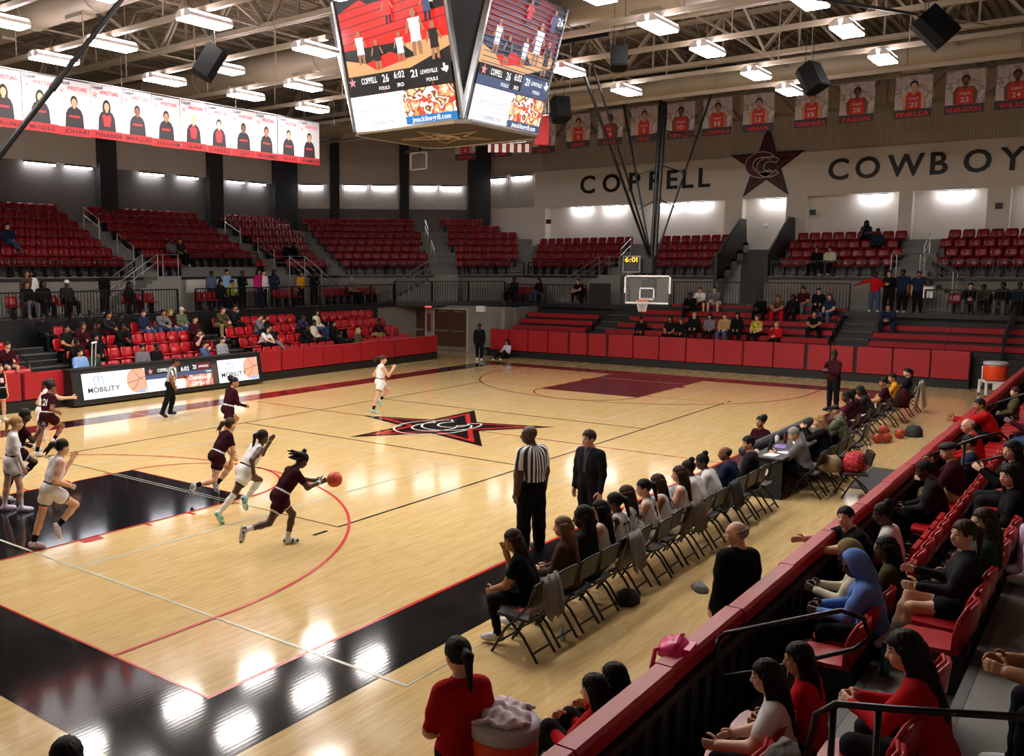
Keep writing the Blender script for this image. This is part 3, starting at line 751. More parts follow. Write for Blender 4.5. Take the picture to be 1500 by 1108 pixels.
# ------------------------------------------------------------------ end bleachers (red plank benches)
def bench_z(k): return 1.5 + .275 * k
def bench_x(k): return 32.8 + .64 * k
m = MB()
for k in range(-1, 5): m.box(max(bench_x(k) - .25, 32.5), 36.0, -8, 16.8, 0 if k == -1 else bench_z(k) - .75, min(bench_z(k) - .42, 2.4))
struct(m.build('stand_end', M_black))
SEC = (('near the doors', 12.9, 16.8, range(0, 3)), ('behind the far basket', 2.5, 11.35, range(0, 5)), ('by the orange cooler', -6.5, 1.05, range(0, 3)))
for nm, a, c, rows in SEC:
    for k in rows:
        e = .32 * (2 - k) if 'far basket' in nm else 0
        root = thing('bleacher_bench', 'red plank bleacher bench %s, %s row' % (nm, ('lowest', 'second', 'third', 'fourth', 'top')[k]), 'bench', (bench_x(k), 0, 0))
        y0_, y1_ = a, c + (0 if not e else e * .9)
        n = max(1, int((y1_ - y0_) / 2.3))
        for i in range(n):
            p, q = y0_ + (y1_ - y0_) * i / n + .01, y0_ + (y1_ - y0_) * (i + 1) / n - .01
            MB().prism([(0, bench_z(k) - .2), (.02, bench_z(k) - .01), (.05, bench_z(k)), (.27, bench_z(k)), (.28, bench_z(k) - .05), (.06, bench_z(k) - .06), (.05, bench_z(k) - .2)], p, q, plane='xz').build('bench_board', M_redbench, root)
        MB().box(.08, .2, y0_ + .1, y1_ - .1, bench_z(k) - .42, bench_z(k) - .1).build('support', M_black, root)
for a, c, t in ((11.6, 12.8, 'left of the far basket'), (1.2, 2.4, 'under the man in red jacket')):
    m = MB()
    for k in range(6): m.box(max(bench_x(k - 1) + .05, 32.5), 35.6, a, c, .3 if k == 0 else .5 + .27 * k, .95 + .27 * k)
    o = m.build('bleacher_steps', M_black); tag(o, 'black bleacher steps with pale edges ' + t, 'steps')
    for k in range(6): MB().box(max(bench_x(k - 1) + .045, 32.5), max(bench_x(k - 1) + .09, 32.54), a + .03, c - .03, .94 + .27 * k, .955 + .27 * k).build('nosing', M_tread, o)
for y in (.9, 2.45):
    o = MB().tube([(0, 0, 0), (0, 0, .9), (.1, 0, 1.02), (.6, 0, 1.25), (.72, 0, 1.15), (.72, 0, .5)], .024, 6).build('aisle_rail', M_blackm); o.location = (33.6, y, 1.2); tag(o, 'bent black tube rail beside the bleacher steps', 'rail', 'end bleacher aisle rails')
railing('side_rail', 'black baluster guard at the side end of the red bleachers by the cooler', [(32.2, -3.3, .9), (35.5, -3.3, 1.9)], h=1.0)

# ------------------------------------------------------------------ near stand and its chairs
stand('stand_near', -4.5, -1, -1.9, 31.0)
def chair_near(folded):
    root = thing('tip_up_chair', 'chair', 'chair')
    m = MB(); n = 9
    def outline(hw, top): return [(-hw * .82, .42), (hw * .82, .42), (hw, .58), (hw * .98, .72), (hw * .72, top - .02), (0, top), (-hw * .72, top - .02), (-hw * .98, .72), (-hw, .58)]
    P = outline(.235, .84); vs = []
    for th in (0, .03):
        for y, z in P: vs.append((-.2 - (z - .42) * .2 + .06 * (y / .235) ** 2 - th, y, z))
    N = len(P); vs.append((-.265, 0, .62)); vs.append((-.295, 0, .62))
    fs = [(2 * N, i, (i + 1) % N) for i in range(N)] + [(2 * N + 1, N + (i + 1) % N, N + i) for i in range(N)] + [(i, N + i, N + (i + 1) % N, (i + 1) % N) for i in range(N)]
    m.add(vs, fs); bk = m.build('backrest', M_seat2, root, True)
    MB().tube([Vector((-.185 - (z - .42) * .2 + .06 * (y / .235) ** 2, y * 1.01, z)) for y, z in P], .014, 5, 0, True).build('backrest_rim', M_seat2, bk, True)
    if folded:
        m = MB().obox((-.1, 0, .58), .045, .42, .36, Matrix.Rotation(-.2, 3, 'Y'))
    else:
        m = MB(); q = [(.24, -.2), (.26, -.1), (.26, .1), (.24, .2), (.0, .23), (-.2, .2), (-.2, -.2), (0, -.23)]; m.prism(q, .41, .45)
    m.build('seat', M_seat2, root)
    MB().box(-.22, .08, -.04, .04, 0, .42).box(-.2, .2, -.25, -.22, .25, .4).box(-.24, -.2, -.22, .22, .3, .42).build('support', M_black, root)
    return root
ch_dn, ch_fd = chair_near(False), chair_near(True)
NEAR_FOLD = {}
used = set()
def near_chair(k, x, folded, label, group=None):
    src = ch_fd if folded else ch_dn
    key = id(src)
    o = src if key not in used else copy_tree(src); used.add(key)
    o.location = (x, -5.02 - .8 * k, .356 + .36 * k); o.rotation_euler = (0, 0, PI2); tag(o, label, 'chair', group)
    return o
for x in (-.3, .22, .74, 1.26): near_chair(0, x, x == -.3, 'red tip-up chair in the front row beside girl in white tee', 'front row chairs by the girl in white')
for i in range(52):
    x = 3.0 + .52 * i
    if not in_view((x, -5.0, .8)): continue
    fold = 4.3 < x < 8.0 and x > 5.8
    near_chair(0, x, fold, 'folded red tip-up chair in the row of empty ones behind boy in black' if fold else 'red tip-up chair in the front row along the barrier', 'empty folded front-row chairs' if fold else 'front-row chairs along the barrier')
for x in (-.6, -.05, .5, 1.0, 1.5): near_chair(1, x, x in (1.0, 1.5), 'empty red tip-up chair in the second row beside long-haired woman in red' if x in (1.0, 1.5) else 'red tip-up chair in the second row under woman in red', 'second-row empty chairs' if x in (1., 1.5) else 'second-row chairs near the rail')
for i in range(50):
    x = 3.0 + .54 * i
    if not in_view((x, -5.8, 1.2)): continue
    near_chair(1, x, 4.6 < x < 6 and False, 'red tip-up chair in the second row behind the barrier', 'second-row chairs')
for i in range(44):
    x = 4.4 + .55 * i
    if not in_view((x, -6.6, 1.5)): continue
    near_chair(2, x, i % 3 == 0, 'red tip-up chair in the third row of the near stand', 'third-row chairs')
m = MB()
for k in range(3): m.box(1.85, 2.75, -4.9 - .8 * k, -4.5 - .8 * k - .01, .35 + .36 * k, .36 + .36 * k)
# aisle hand rails of the near stand
def loop_rail(label, pts, r=.024, posts=()):
    o = thing('loop_rail', label, 'rail', pts[0]); q = Vector(pts[0])
    tube = MB().tube([Vector(p) - q for p in pts], r, 8).build('rail_tube', M_blackm, o, True)
    for a, c in posts: MB().tube([Vector(a) - q, Vector(c) - q], r * .9, 8).build('post', M_blackm, o, True)
loop_rail('black looped tube hand rail over spectator in blue hoodie', [(1.72, -4.45, 1.22), (1.72, -4.5, 1.28), (1.78, -5.35, 1.66), (1.82, -5.5, 1.62), (1.84, -5.55, 1.48), (1.84, -5.45, 1.36), (1.78, -4.75, 1.0), (1.74, -4.5, 0.9), (1.71, -4.42, 1.0), (1.72, -4.45, 1.22)], .02, [((1.78, -5.0, .36), (1.77, -5.0, 1.14))])
loop_rail('black looped tube hand rail above bald man in red', [(10.6, -4.45, 1.3), (10.6, -5.2, 1.72), (10.65, -5.45, 1.8), (10.7, -5.6, 1.65), (10.7, -5.5, 1.45), (10.65, -4.9, 1.2)], .022, [((10.65, -5.0, .36), (10.62, -5.0, 1.6))])
loop_rail('long black tube hand rail beside barrier at the far end of near stand', [(17.5, -4.5, 1.3), (17.5, -5.4, 1.75), (17.5, -5.6, 1.7), (17.5, -5.65, .8)], .024)
loop_rail('thick black tube hand rail with posts in front of long-haired woman in red', [(-.55, -5.72, 1.5), (-.52, -5.76, 1.86), (-.5, -5.85, 1.94), (-.45, -6.1, 1.97), (-.3, -6.9, 2.1)], .02, [((-.5, -5.84, .7), (-.5, -5.84, 1.92)), ((-.46, -6.05, .7), (-.46, -6.05, 1.96))])
loop_rail('black tube hand rail beside orange cooler and girl in white tee', [(-1.62, -4.35, .95), (-1.6, -4.4, 1.2), (-1.56, -4.5, 1.27), (-1.35, -5.6, 1.36)], .017, [((-1.59, -4.42, .36), (-1.59, -4.42, 1.2)), ((-1.5, -4.8, .36), (-1.5, -4.8, 1.29)), ((-1.42, -5.2, .36), (-1.42, -5.2, 1.32))])

# ------------------------------------------------------------------ roof
m = MB(); y = -17.0; zt, zb = 12.95, 12.83
while y < 33:
    prof = [(y, zt), (y + .1, zt), (y + .14, zb), (y + .24, zb), (y + .3, zt)]
    for (a, za), (c, zc_) in zip(prof[:-1], prof[1:]): m.add([(-14, a, za), (44, a, za), (44, c, zc_), (-14, c, zc_)], [(0, 1, 2, 3)])
    y += .3
struct(m.build('ceiling', M_deck))
TZ0, TZ1 = 11.0, 12.4
PAN = 2.4
def dbl(mb, a, c, w, gap):
    a, c = Vector(a), Vector(c); off = Vector((gap, 0, 0))
    mb.bar(a + off, c + off, w, w); mb.bar(a - off, c - off, w, w)
wm = MB(); dbl(wm, (0, 0, TZ0), (0, PAN / 2, TZ1), .075, .07); WEB_A = wm.mesh('web_member', M_steel)
wm = MB(); dbl(wm, (0, 0, TZ1), (0, PAN / 2, TZ0), .075, .07); WEB_B = wm.mesh('web_member', M_steel)
wm = MB().bar((0, 0, TZ0), (0, 0, TZ1), .06, .06); WEB_V = wm.mesh('web_post', M_steel)
for i, tx in enumerate((.7, 6.9, 13.1, 19.3, 25.5, 31.8, 38.0)):
    root = thing('roof_truss', 'beige steel roof truss spanning the hall, %s' % ('above the far padded wall', 'over the near baseline', 'over the near three-point line', 'over the near side of the hanging scoreboard', 'over the far side of the hanging scoreboard', 'over the far basket masts', 'over the row of red jersey banners', 'close to the lettered end wall')[i + 1], 'truss', (tx, 0, 0))
    m = MB(); dbl(m, (0, -16.9, TZ0), (0, 32.2, TZ0), .11, .08); m.box(-.16, .16, -16.9, 32.2, TZ0 + .05, TZ0 + .07); m.build('bottom_chord', M_steel, root)
    m = MB(); dbl(m, (0, -16.9, TZ1), (0, 32.2, TZ1), .11, .08); m.build('top_chord', M_steel, root)
    for j in range(13):
        for me, dy in ((WEB_A, 0), (WEB_B, PAN / 2), (WEB_V, PAN / 2)):
            o = link(me.name.split('.')[0], me, root); o.location = (0, -6.4 + PAN * j + dy, 0)
for i in range(20):        # bar joists along the hall carry the deck
    yj = -9.6 + 1.95 * i; m = MB(); m.box(-13, 41, yj - .05, yj + .05, 12.72, 12.825).box(-13, 41, yj - .04, yj + .04, 12.36, 12.42)
    x = -12.0
    while x < 40: m.bar((x, yj, 12.4), (x + .45, yj, 12.78), .03, .03); m.bar((x + .45, yj, 12.78), (x + .9, yj, 12.4), .03, .03); x += .9
    o = m.build('bar_joist', M_steel); tag(o, 'slender beige bar joist running the length of the hall under the deck', 'joist', 'bar joists under the roof deck')
for i, (tx, yb) in enumerate([(tx, yb) for tx in (6.9, 13.1, 19.3, 25.5) for yb in (-2, 3.0, 8, 13, 18)]):
    m = MB().bar((tx, yb, TZ0), (tx + 3.1, yb, 12.4), .07, .07).bar((tx + 6.2, yb, TZ0), (tx + 3.1, yb, 12.4), .07, .07).bar((tx, yb, TZ0), (tx + 6.2, yb, TZ0), .05, .05)
    o = m.build('sway_brace', M_steel); tag(o, 'beige V-shaped brace between two roof trusses', 'brace', 'sway braces between trusses')
# light rails and high-bay lamps
LX = (-4.3, -1.0, 2.3, 5.6, 8.5, 12.1, 15.3, 18.4, 22.2, 25.4); LY = (-1.1, 2.2, 6.2, 10.0, 13.6, 16.2)
RAILN = dict(zip(LX, ('behind the near baseline', 'over the near baseline border', 'over the black lane', 'over the near free-throw line', 'over the near three-point arc', 'before the hanging scoreboard', 'at the hanging scoreboard', 'past the centre star', 'before the far free-throw line', 'over the far lane')))
for i, x in enumerate(LX):
    root = thing('lamp_rail', 'thin beige lamp rail across the hall ' + RAILN[x], 'rail', (x, 0, 0))
    for ya, yb in {12.1: ((-6, 3.6), (9.6, 21)), 15.3: ((-6, 3.9), (10.6, 21))}.get(x, ((-6, 21),)): MB().box(-.06, .06, ya, yb, 9.98, 10.1).build('rail', M_steel, root)
    for yh in np.arange(-5, 21, 3.3):
        if x in (12.1, 15.3) and 3.6 < yh < 10.6: continue
        MB().box(-.012, .012, yh - .012, yh + .012, 10.1, 12.4).build('hanger', M_steel, root)
M_house = pmat('lamp_housing', 'CFC8C2', 0.4)
def lamp_meshes():
    h = MB(); lx, ly = .62, .255
    prof = [(-ly, 9.76), (-ly, 9.84), (-ly * .55, 9.93), (ly * .55, 9.93), (ly, 9.84), (ly, 9.76)]
    h.prism([(y, z - 9.75) for y, z in prof], -lx, lx, plane='yz')
    lens = MB().box(-lx + .02, lx - .02, -ly + .02, ly - .02, -.03, .012)
    s = MB()
    for sg in (-1, 1):
        s.add([(-lx + .04, sg * (ly * .94), .115), (lx - .04, sg * (ly * .94), .115), (lx - .04, sg * (ly * .68), .165), (-lx + .04, sg * (ly * .68), .165)], [(0, 1, 2, 3) if sg < 0 else (3, 2, 1, 0)])
        s.add([(sg * (lx + .003), -.02, .03), (sg * (lx + .003), .02, .03), (sg * (lx + .003), .045, .15), (sg * (lx + .003), -.045, .15)], [(0, 1, 2, 3)])
    return h.mesh('housing', M_house), lens.mesh('lens', M_lamp), s.mesh('side_slot', M_slot)
LM = lamp_meshes()
for x in LX:
    for y in LY:
        if x > 25 and y != 2.2: continue
        if (x > 22 and y in (10.0, 13.6, 16.2)): continue
        if (x in (12.1, 15.3) and y == 6.2) or (x == 15.3 and y == 10.0) or (y < 0 and x < 2) or x < -4 or (x < 5 and y < 5) or (x < 0 and y < 9): continue
        o = thing('ceiling_lamp', 'bright white rectangular ceiling lamp on the rail ' + RAILN[x], 'lamp', (x, y, 9.75), 0, 'ceiling lamps ' + RAILN[x])
        for me in LM:
            link(me.name.split('.')[0], me, o)
# wall lamps
def wall_lamp(p0, p1, n, label, group):
    p0, p1, n = Vector(p0), Vector(p1), Vector(n)
    root = thing('wall_lamp', label, 'lamp', (p0 + p1) / 2, math.atan2((p1 - p0).y, (p1 - p0).x), group); ln = (p1 - p0).length
    loc = Matrix.Rotation(-root.rotation_euler.z, 3, 'Z') @ n; s = 1 if loc.y > 0 else -1
    MB().box(-ln / 2, ln / 2, *sorted((0, s * .16)), .02, .1).build('housing', M_dark, root)
    MB().box(-ln / 2 + .02, ln / 2 - .02, *sorted((s * .02, s * .15)), -.05, .02).build('lens', M_wlamp, root)
for a, c in ((16.6, 18.1), (18.9 - .3, 20.0), (22.7, 24.1), (25.0, 26.3), (28.3, 29.5), (29.9, 31.1), (9.5, 11), (12, 13.2)):
    wall_lamp((a, 32.3, 8.9), (c, 32.3, 8.9), (0, -1, 0), 'glowing strip lamp on the dark left wall under the taupe panel', 'left wall strip lamps')
for a, c in ((.6, 1.9), (3.2, 4.5), (4.85, 6.2), (7.35, 8.65), (8.95, 10.2)):
    q0, q1 = dq(a, .1), dq(c, .1); wall_lamp((*q0, 9.02), (*q1, 9.02), (-.707, -.707, 0), 'glowing strip lamp above ribbed panels of the corner wall', 'corner wall strip lamps')
for a, c, z, x in ((24.3, 22.95, 9.45, 41.7), (22.5, 21.2, 9.5, 41.7)):
    wall_lamp((x, a, z), (x, c, z), (-1, 0, 0), 'glowing strip lamp on ribbed panel beside the COPPELL band', 'ribbed end panel strip lamps')
for a, c in ((18.7, 17.55), (16.75, 15.5), (13.55, 12.35), (11.95, 10.75), (8.2, 7.05), (3.7, 2.5), (.5, -.75), (-3.2, -4.4)):
    wall_lamp((42.05, a, 7.58), (42.05, c, 7.58), (-1, 0, 0), 'glowing strip lamp in the recess under the lettered band', 'strip lamps under the lettering')
# ducts
for x, z, r, t in ((8.7, 11.25, .48, 'over the near half of the court'), (17.0, 11.05, .45, 'over centre court behind the scoreboard'), (28.3, 11.0, .5, 'over the far basket')):
    root = thing('air_duct', 'big round beige air duct running across the hall ' + t, 'duct', (x, 0, z))
    MB().tube([(0, -14 + i * 2.25, 0) for i in range(21)], r, 20).build('duct_body', M_duct, root, True)
    for i in range(15): MB().tube([(0, -12.6 + i * 3.0, 0), (0, -12.54 + i * 3.0, 0)], r + .03, 20).build('collar', M_duct, root)
    for i in range(9): MB().box(-.2, .2, -9.2 + i * 4, -8.4 + i * 4, -r - .05, -r + .06).build('grille', M_duct, root)
# hanging loudspeakers
for (x, y, z, rz, ry, sc_, t) in ((8.99, 10.45, 9.0, -.6, .55, .85, 'above the white wrestling banners'), (15.6, 3.3, 9.25, .5, .3, .62, 'right of the scoreboard among roof trusses'), (21.2, 8.0, 9.25, .9, .3, .85, 'beside the lower right corner of the scoreboard'), (21.0, .35, 9.25, 1.3, .5, .85, 'in front of the row of red jersey banners'), (15.99, -3.31, 9.0, 1.9, .75, .85, 'over the near bench')):
    root = thing('loudspeaker', 'black hanging loudspeaker cabinet ' + t, 'speaker', (x, y, z)); root.rotation_euler = (0, ry, rz)
    MB().prism([(-.3, -.32), (.12, -.32), (.3, -.18), (.3, .18), (.12, .32), (-.3, .32)], -.42, .42).build('cabinet', pmat('speaker_black', '0B0B0C', .9, .1, 5, spec=.15), root)
    MB().prism([(-.32, -.28), (-.3, -.28), (-.3, .28), (-.32, .28)], -.38, .38).build('grille', pmat('speaker_grille', '0E0E0F', .9, .1, 5, spec=.15), root)
    root.scale = (sc_,) * 3
    iv = (Matrix.Rotation(rz, 3, 'Z') @ Matrix.Rotation(ry, 3, 'Y')).inverted() @ Vector((0, 0, (11.6 - z) / sc_))
    for s in (-.2, .2): MB().tube([(0, s, .3), iv + Vector((0, s, 0))], .012, 5).build('hanger', M_black, root)

# ------------------------------------------------------------------ hanging video scoreboard
def E_(n, h, s=1.0): return emat('screen_' + n, h, LED * s)
S_red, S_dred, S_blk, S_tan, S_wht, S_navy, S_blue, S_slate = E_('red', 'E02015', 1.5), E_('dark_red', '7A0E12'), E_('black', '0B0A10', .6), E_('court', 'E0A870', 1.3), E_('white', 'FFFFFF', 1.4), E_('navy', '2A3350', .9), E_('blue', '0C74B8', 1.4), E_('slate', '4F6088', .9)
S_pink, S_skin, S_food, S_or = E_('pink', 'E8909A', 1.2), E_('skin', 'C08560', 1.0), patch_mat('screen_food', ['F6E3C0', 'E0A060', 'C8402A', 'F8EBD8', '8A4A22', 'F0C890'], 3.2, emit=LED * 1.5), E_('orange', 'F08060', 1.4)
S_lav = E_('pale_lavender', 'E3E0F2', 1.3)
def figure(quads, x, y, s, top, legs):
    """a small player figure in screen units"""
    quads += [([(x - .13 * s, y + .45 * s), (x + .13 * s, y + .45 * s), (x + .17 * s, y + .8 * s), (x - .17 * s, y + .8 * s)], top),
              ([(x - .15 * s, y + .28 * s), (x + .15 * s, y + .28 * s), (x + .13 * s, y + .48 * s), (x - .13 * s, y + .48 * s)], top),
              ([(x - .14 * s, y), (x - .05 * s, y), (x - .01 * s, y + .3 * s), (x - .13 * s, y + .3 * s)], legs), ([(x + .03 * s, y + .03 * s), (x + .13 * s, y), (x + .14 * s, y + .3 * s), (x + .02 * s, y + .3 * s)], legs),
              ([(x + .08 * s * math.cos(a), y + .9 * s + .1 * s * math.sin(a)) for a in [math.pi / 4 * i for i in range(8)]], S_skin),
              ([(x - .17 * s, y + .78 * s), (x - .28 * s, y + .5 * s), (x - .22 * s, y + .48 * s), (x - .13 * s, y + .7 * s)], S_skin), ([(x + .17 * s, y + .78 * s), (x + .28 * s, y + .52 * s), (x + .22 * s, y + .5 * s), (x + .13 * s, y + .7 * s)], S_skin)]
def screen(parent, m4, wd, ht, side):
    """side 0: faces the camera-side baseline, side 1: faces the bench; unit panel 3.3 x 3.1"""
    sc = link('screen_panel', MB().box(-wd / 2, wd / 2, -ht / 2, ht / 2, -.06, 0).mesh('screen_panel', S_blk), parent); sc.matrix_local = m4
    pic = []; x0, x1 = -wd / 2 + .04, wd / 2 - .04
    def R(a, c, d, e, mt): pic.append(([(x0 + (x1 - x0) * a, -ht / 2 + ht * d), (x0 + (x1 - x0) * c, -ht / 2 + ht * d), (x0 + (x1 - x0) * c, -ht / 2 + ht * e), (x0 + (x1 - x0) * a, -ht / 2 + ht * e)], mt))
    def PX(a, d): return (x0 + (x1 - x0) * a, -ht / 2 + ht * d)
    R(0, 1, .42, .99, S_red if side == 0 else S_dred); R(0, 1, .42, .6, S_tan)
    for i in range(5): pic.append(([PX(0, .66 + i * .06), PX(1, .74 + i * .06), PX(1, .748 + i * .06), PX(0, .668 + i * .06)], S_dred))
    pic.append(([PX(0, .42), PX(.62, .42), PX(1, .53), PX(1, .42)], S_blk)); pic.append(([PX(0, .62), PX(0, .55), PX(.35, .47), PX(.7, .5), PX(.55, .62)], S_blk if side == 0 else S_navy))
    pic.append(([PX(.3, .44), PX(.62, .49), PX(.45, .56), PX(.2, .5)], S_red)); pic.append(([PX(0, .99), PX(.3, .99), PX(0, .9)], S_blk)); pic.append(([PX(.2, .99), PX(.62, .99), PX(.6, .93), PX(.3, .93)], S_blk)); R(.86, 1, .8, .99, S_blk)
    for fx, fy, fs, tp, lg in ((.17, .5, .8, S_wht, S_skin), (.33, .44, .72, S_blk, S_skin), (.56, .47, .7, S_wht, S_skin), (.72, .5, 1.05, S_wht, S_skin), (.88, .45, .85, S_blk, S_skin), (.5, .76, .65, S_red, S_blk), (.86, .72, .75, S_slate, S_blk)):
        q = PX(fx, fy); figure(pic, q[0], q[1], fs, tp, lg)
    R(0, 1, .27, .42, S_blk if side == 0 else S_slate)
    if side == 1: R(0, .55, .34, .42, S_blk)
    R(.44, .6, .29, .42, S_blk)
    R(0, .52, 0, .265, S_wht if side == 0 else S_lav); R(.52, 1, .06, .265, S_food); R(.52, 1, 0, .065, S_blue if side == 0 else S_slate)
    if side == 1:
        for i in range(15): R(0, 1, .43 + i * .037, .437 + i * .037, S_slate)
        for i in range(6): R(0, .52, .02 + i * .04, .03 + i * .04, S_wht)
    for i, (pts, mt) in enumerate(pic): MB().add([(x, y, .0015 + .0012 * i) for x, y in pts], [tuple(range(len(pts)))]).build('picture_area', mt, sc)
    zt_ = .0015 + .0012 * len(pic) + .002
    def T(t, a, d, size, mt=None, wdt=None): link('lettering', bake(text_mesh(t, size, mt or S_wht, 'lettering', width=wdt), Matrix.Translation((*PX(a, d), zt_))), sc)
    T('COPPELL', .22, .375, .2, None, .5); T('26', .385, .375, .26, None, .2); T('6:02', .52, .385, .22, None, .32); T('21', .66, .375, .24, None, .2); T('LEWISVILLE', .8, .375, .13, None, .5)
    T('FOULS', .36, .305, .11); T('FOULS', .82, .315, .11); T('3RD', .52, .31, .12); T('1', .36, .285, .1, S_red); T('3', .82, .285, .1, S_red); T('26', .93, .88, .26)
    T('jmacklinsgrill.com', .76, .03, .17, None, 1.15); gl = E_('ghost_grey', 'D5D5DA', 1.2)
    T('MACKLIN & GRILL', .26, .15, .14, gl, 1.1); T('COPPELL, TX', .3, .04, .12, E_('ghost_grey2', 'B9B9C0', 1.0), .7)
    sm = MB(); sm.add([(PX(.05, .375)[0] + x, PX(.05, .375)[1] + y, zt_) for x, y in star_pts(.13, .055)], [tuple(range(10))]); sm.build('star_mark', S_pink, sc)
    sm = MB(); sm.add([(PX(.945, .38)[0] + x * .11, PX(.945, .38)[1] + y * .11, zt_) for x, y in ((-.3, 1), (.2, 1), (.2, .4), (1, .3), (.9, -.3), (.3, -1), (-.2, -.5), (-.5, -.6), (-1, 0), (-.3, 0))], [tuple(range(10))]); sm.build('state_mark', S_wht, sc)
    return sc
sbx, sby, sbz = 14.45, 7.55, 7.68
board = thing('video_scoreboard', 'hanging four-sided video scoreboard with tilted screens over centre court', 'scoreboard', (sbx, sby, sbz))
hb, SW, SH, TL = 1.62, 3.3, 3.15, .27            # half base, screen width/height, outward tilt
oct_ = lambda h, c: [(-h, -c), (-c, -h), (c, -h), (h, -c), (h, c), (c, h), (-c, h), (-h, c)]
m = MB(); bt = oct_(hb + .12, hb - .12); m.prism(bt, -.02, .06)
m.build('bottom_panel', pmat('dark_board_bottom', '2C2420', .6), board)
m = MB(); fr_ = oct_(hb + .16, hb - .1); m.tube([(x, y, .02) for x, y in fr_], .06, 6, 0, True); m.build('bottom_rim', M_silver, board)
m = MB(); tp = [(x, y) for x, y in oct_(hb + .85, hb - .08)]; vs = [(x, y, .06) for x, y in oct_(hb - .02, hb - .16)] + [(x, y, 3.1) for x, y in tp]
m.add(vs, [(i, (i + 1) % 8, 8 + (i + 1) % 8, 8 + i) for i in range(8)] + [tuple(range(8, 16))]); m.build('cabinet', M_black, board)
for i, (a, side) in enumerate(((180, 0), (270, 1), (0, 0), (90, 1))):
    ang = math.radians(a); n = Vector((math.cos(ang), math.sin(ang), 0)); up = (Vector((0, 0, 1)) * math.cos(TL) + n * math.sin(TL)); right = Vector((-n.y, n.x, 0))
    ctr = n * (hb + .06 + math.sin(TL) * SH / 2) + Vector((0, 0, .08 + math.cos(TL) * SH / 2))
    s_ = screen(board, frame(ctr, right, up), SW - .02, SH, side)
    MB().box(-SW / 2 - .07, -SW / 2, -SH / 2, SH / 2, -.1, .05).build('screen_edge', M_silver, s_); MB().box(SW / 2, SW / 2 + .07, -SH / 2, SH / 2, -.1, .05).build('screen_edge', M_silver, s_)
m = MB(); m.tube([(x * 1.0, y, -.03) for x, y in star_pts(1.25, .45, a0=180)], .022, 4, 0, True); monogram(m, 0, 0, .32, lambda q, p, c: q.tube([(x, y, -.035) for x, y in p], .018, 4, 0, True)); m.build('bottom_star', pmat('pale_bronze_line', 'B39A84', .5), board)
for sx in (-1, 1):
    for sy in (-1, 1): MB().tube([(sx * 1.2, sy * 1.2, 3.1), (sx * .9, sy * .9, 5.1)], .03, 6).build('hanger_cable', M_black, board)

# ------------------------------------------------------------------ wrestling banners (left)
P_white, P_hair, P_hair2 = pmat('banner_white', 'B4B2B6', .8, .03, 2), pmat('print_black_hair', '1A1514', .8), pmat('print_blond_hair', 'C9A878', .8)
P_band, P_jkt, P_redp = pmat('banner_red', '9E1C22', .8, .05, 2), pmat('print_black_jacket', '221C20', .8), pmat('print_red', 'D8242A', .8)
P_sk = [pmat('print_skin_%d' % i, c, .8) for i, c in enumerate(('B08468', '6A4230', '94664A', 'BC947C'))]
P_txt, P_gtxt, P_btxt = pmat('print_dark_text', '2A1618', .8), pmat('print_grey_text', 'A9A3A6', .8), pmat('print_black_text', '1C1A1C', .8)
def ell(mb, cx, cy, rx, ry, z, n=14, a0=0, a1=360): mb.add([(cx + rx * math.cos(math.radians(a0 + (a1 - a0) * i / n)), cy + ry * math.sin(math.radians(a0 + (a1 - a0) * i / n)), z) for i in range(n)], [tuple(range(n))])
def flat(parent, name, mt, pts, z): return MB().add([(x, y, z) for x, y in pts], [tuple(range(len(pts)))]).build(name, mt, parent)
def cloth(name, w, h, mt, label, cat, group, m4):
    """slightly bellied hanging cloth, thin but solid"""
    mb = MB(); nx, ny = 6, 8; vs = []
    for t in (0, -.008):
        for j in range(ny + 1):
            for i in range(nx + 1): vs.append((-w / 2 + w * i / nx, -h / 2 + h * j / ny, t))
    N = (nx + 1) * (ny + 1); q = lambda i, j: j * (nx + 1) + i
    for j in range(ny):
        for i in range(nx): mb.f += [(q(i, j), q(i + 1, j), q(i + 1, j + 1), q(i, j + 1)), (N + q(i, j + 1), N + q(i + 1, j + 1), N + q(i + 1, j), N + q(i, j))]; mb.m += [0, 0]
    ring = [q(i, 0) for i in range(nx)] + [q(nx, j) for j in range(ny)] + [q(nx - i, ny) for i in range(nx)] + [q(0, ny - j) for j in range(ny)]
    for a, c in zip(ring, ring[1:] + ring[:1]): mb.f.append((a, N + a, N + c, c)); mb.m.append(0)
    mb.v = vs; o = mb.build(name, mt); o.matrix_world = m4; tag(o, label, cat, group); return o
WN = ['CHALUNDE', 'MENDEZ', 'JOHARI', 'PENADOS', 'MARQUES', 'ABRAHAM', 'CLARK', 'CARRELL', 'DAY', 'MOHAMMED', 'NOVAK', 'CAMPOS']
WD = ['long dark hair', 'long dark hair, pole crossing it', 'short curly dark hair', 'long straight dark hair and red collar', 'thick black hair and folded arms', 'dark beard and dark cap', 'short blond hair and red jacket front', 'white headband', 'black cap and hands behind', 'shaggy dark hair and one folded arm', 'short dark hair, half turned', 'short dark hair at the end of the row']
WS = [0, 0, 0, 0, 1, 2, 3, 3, 1, 2, 0, 0]
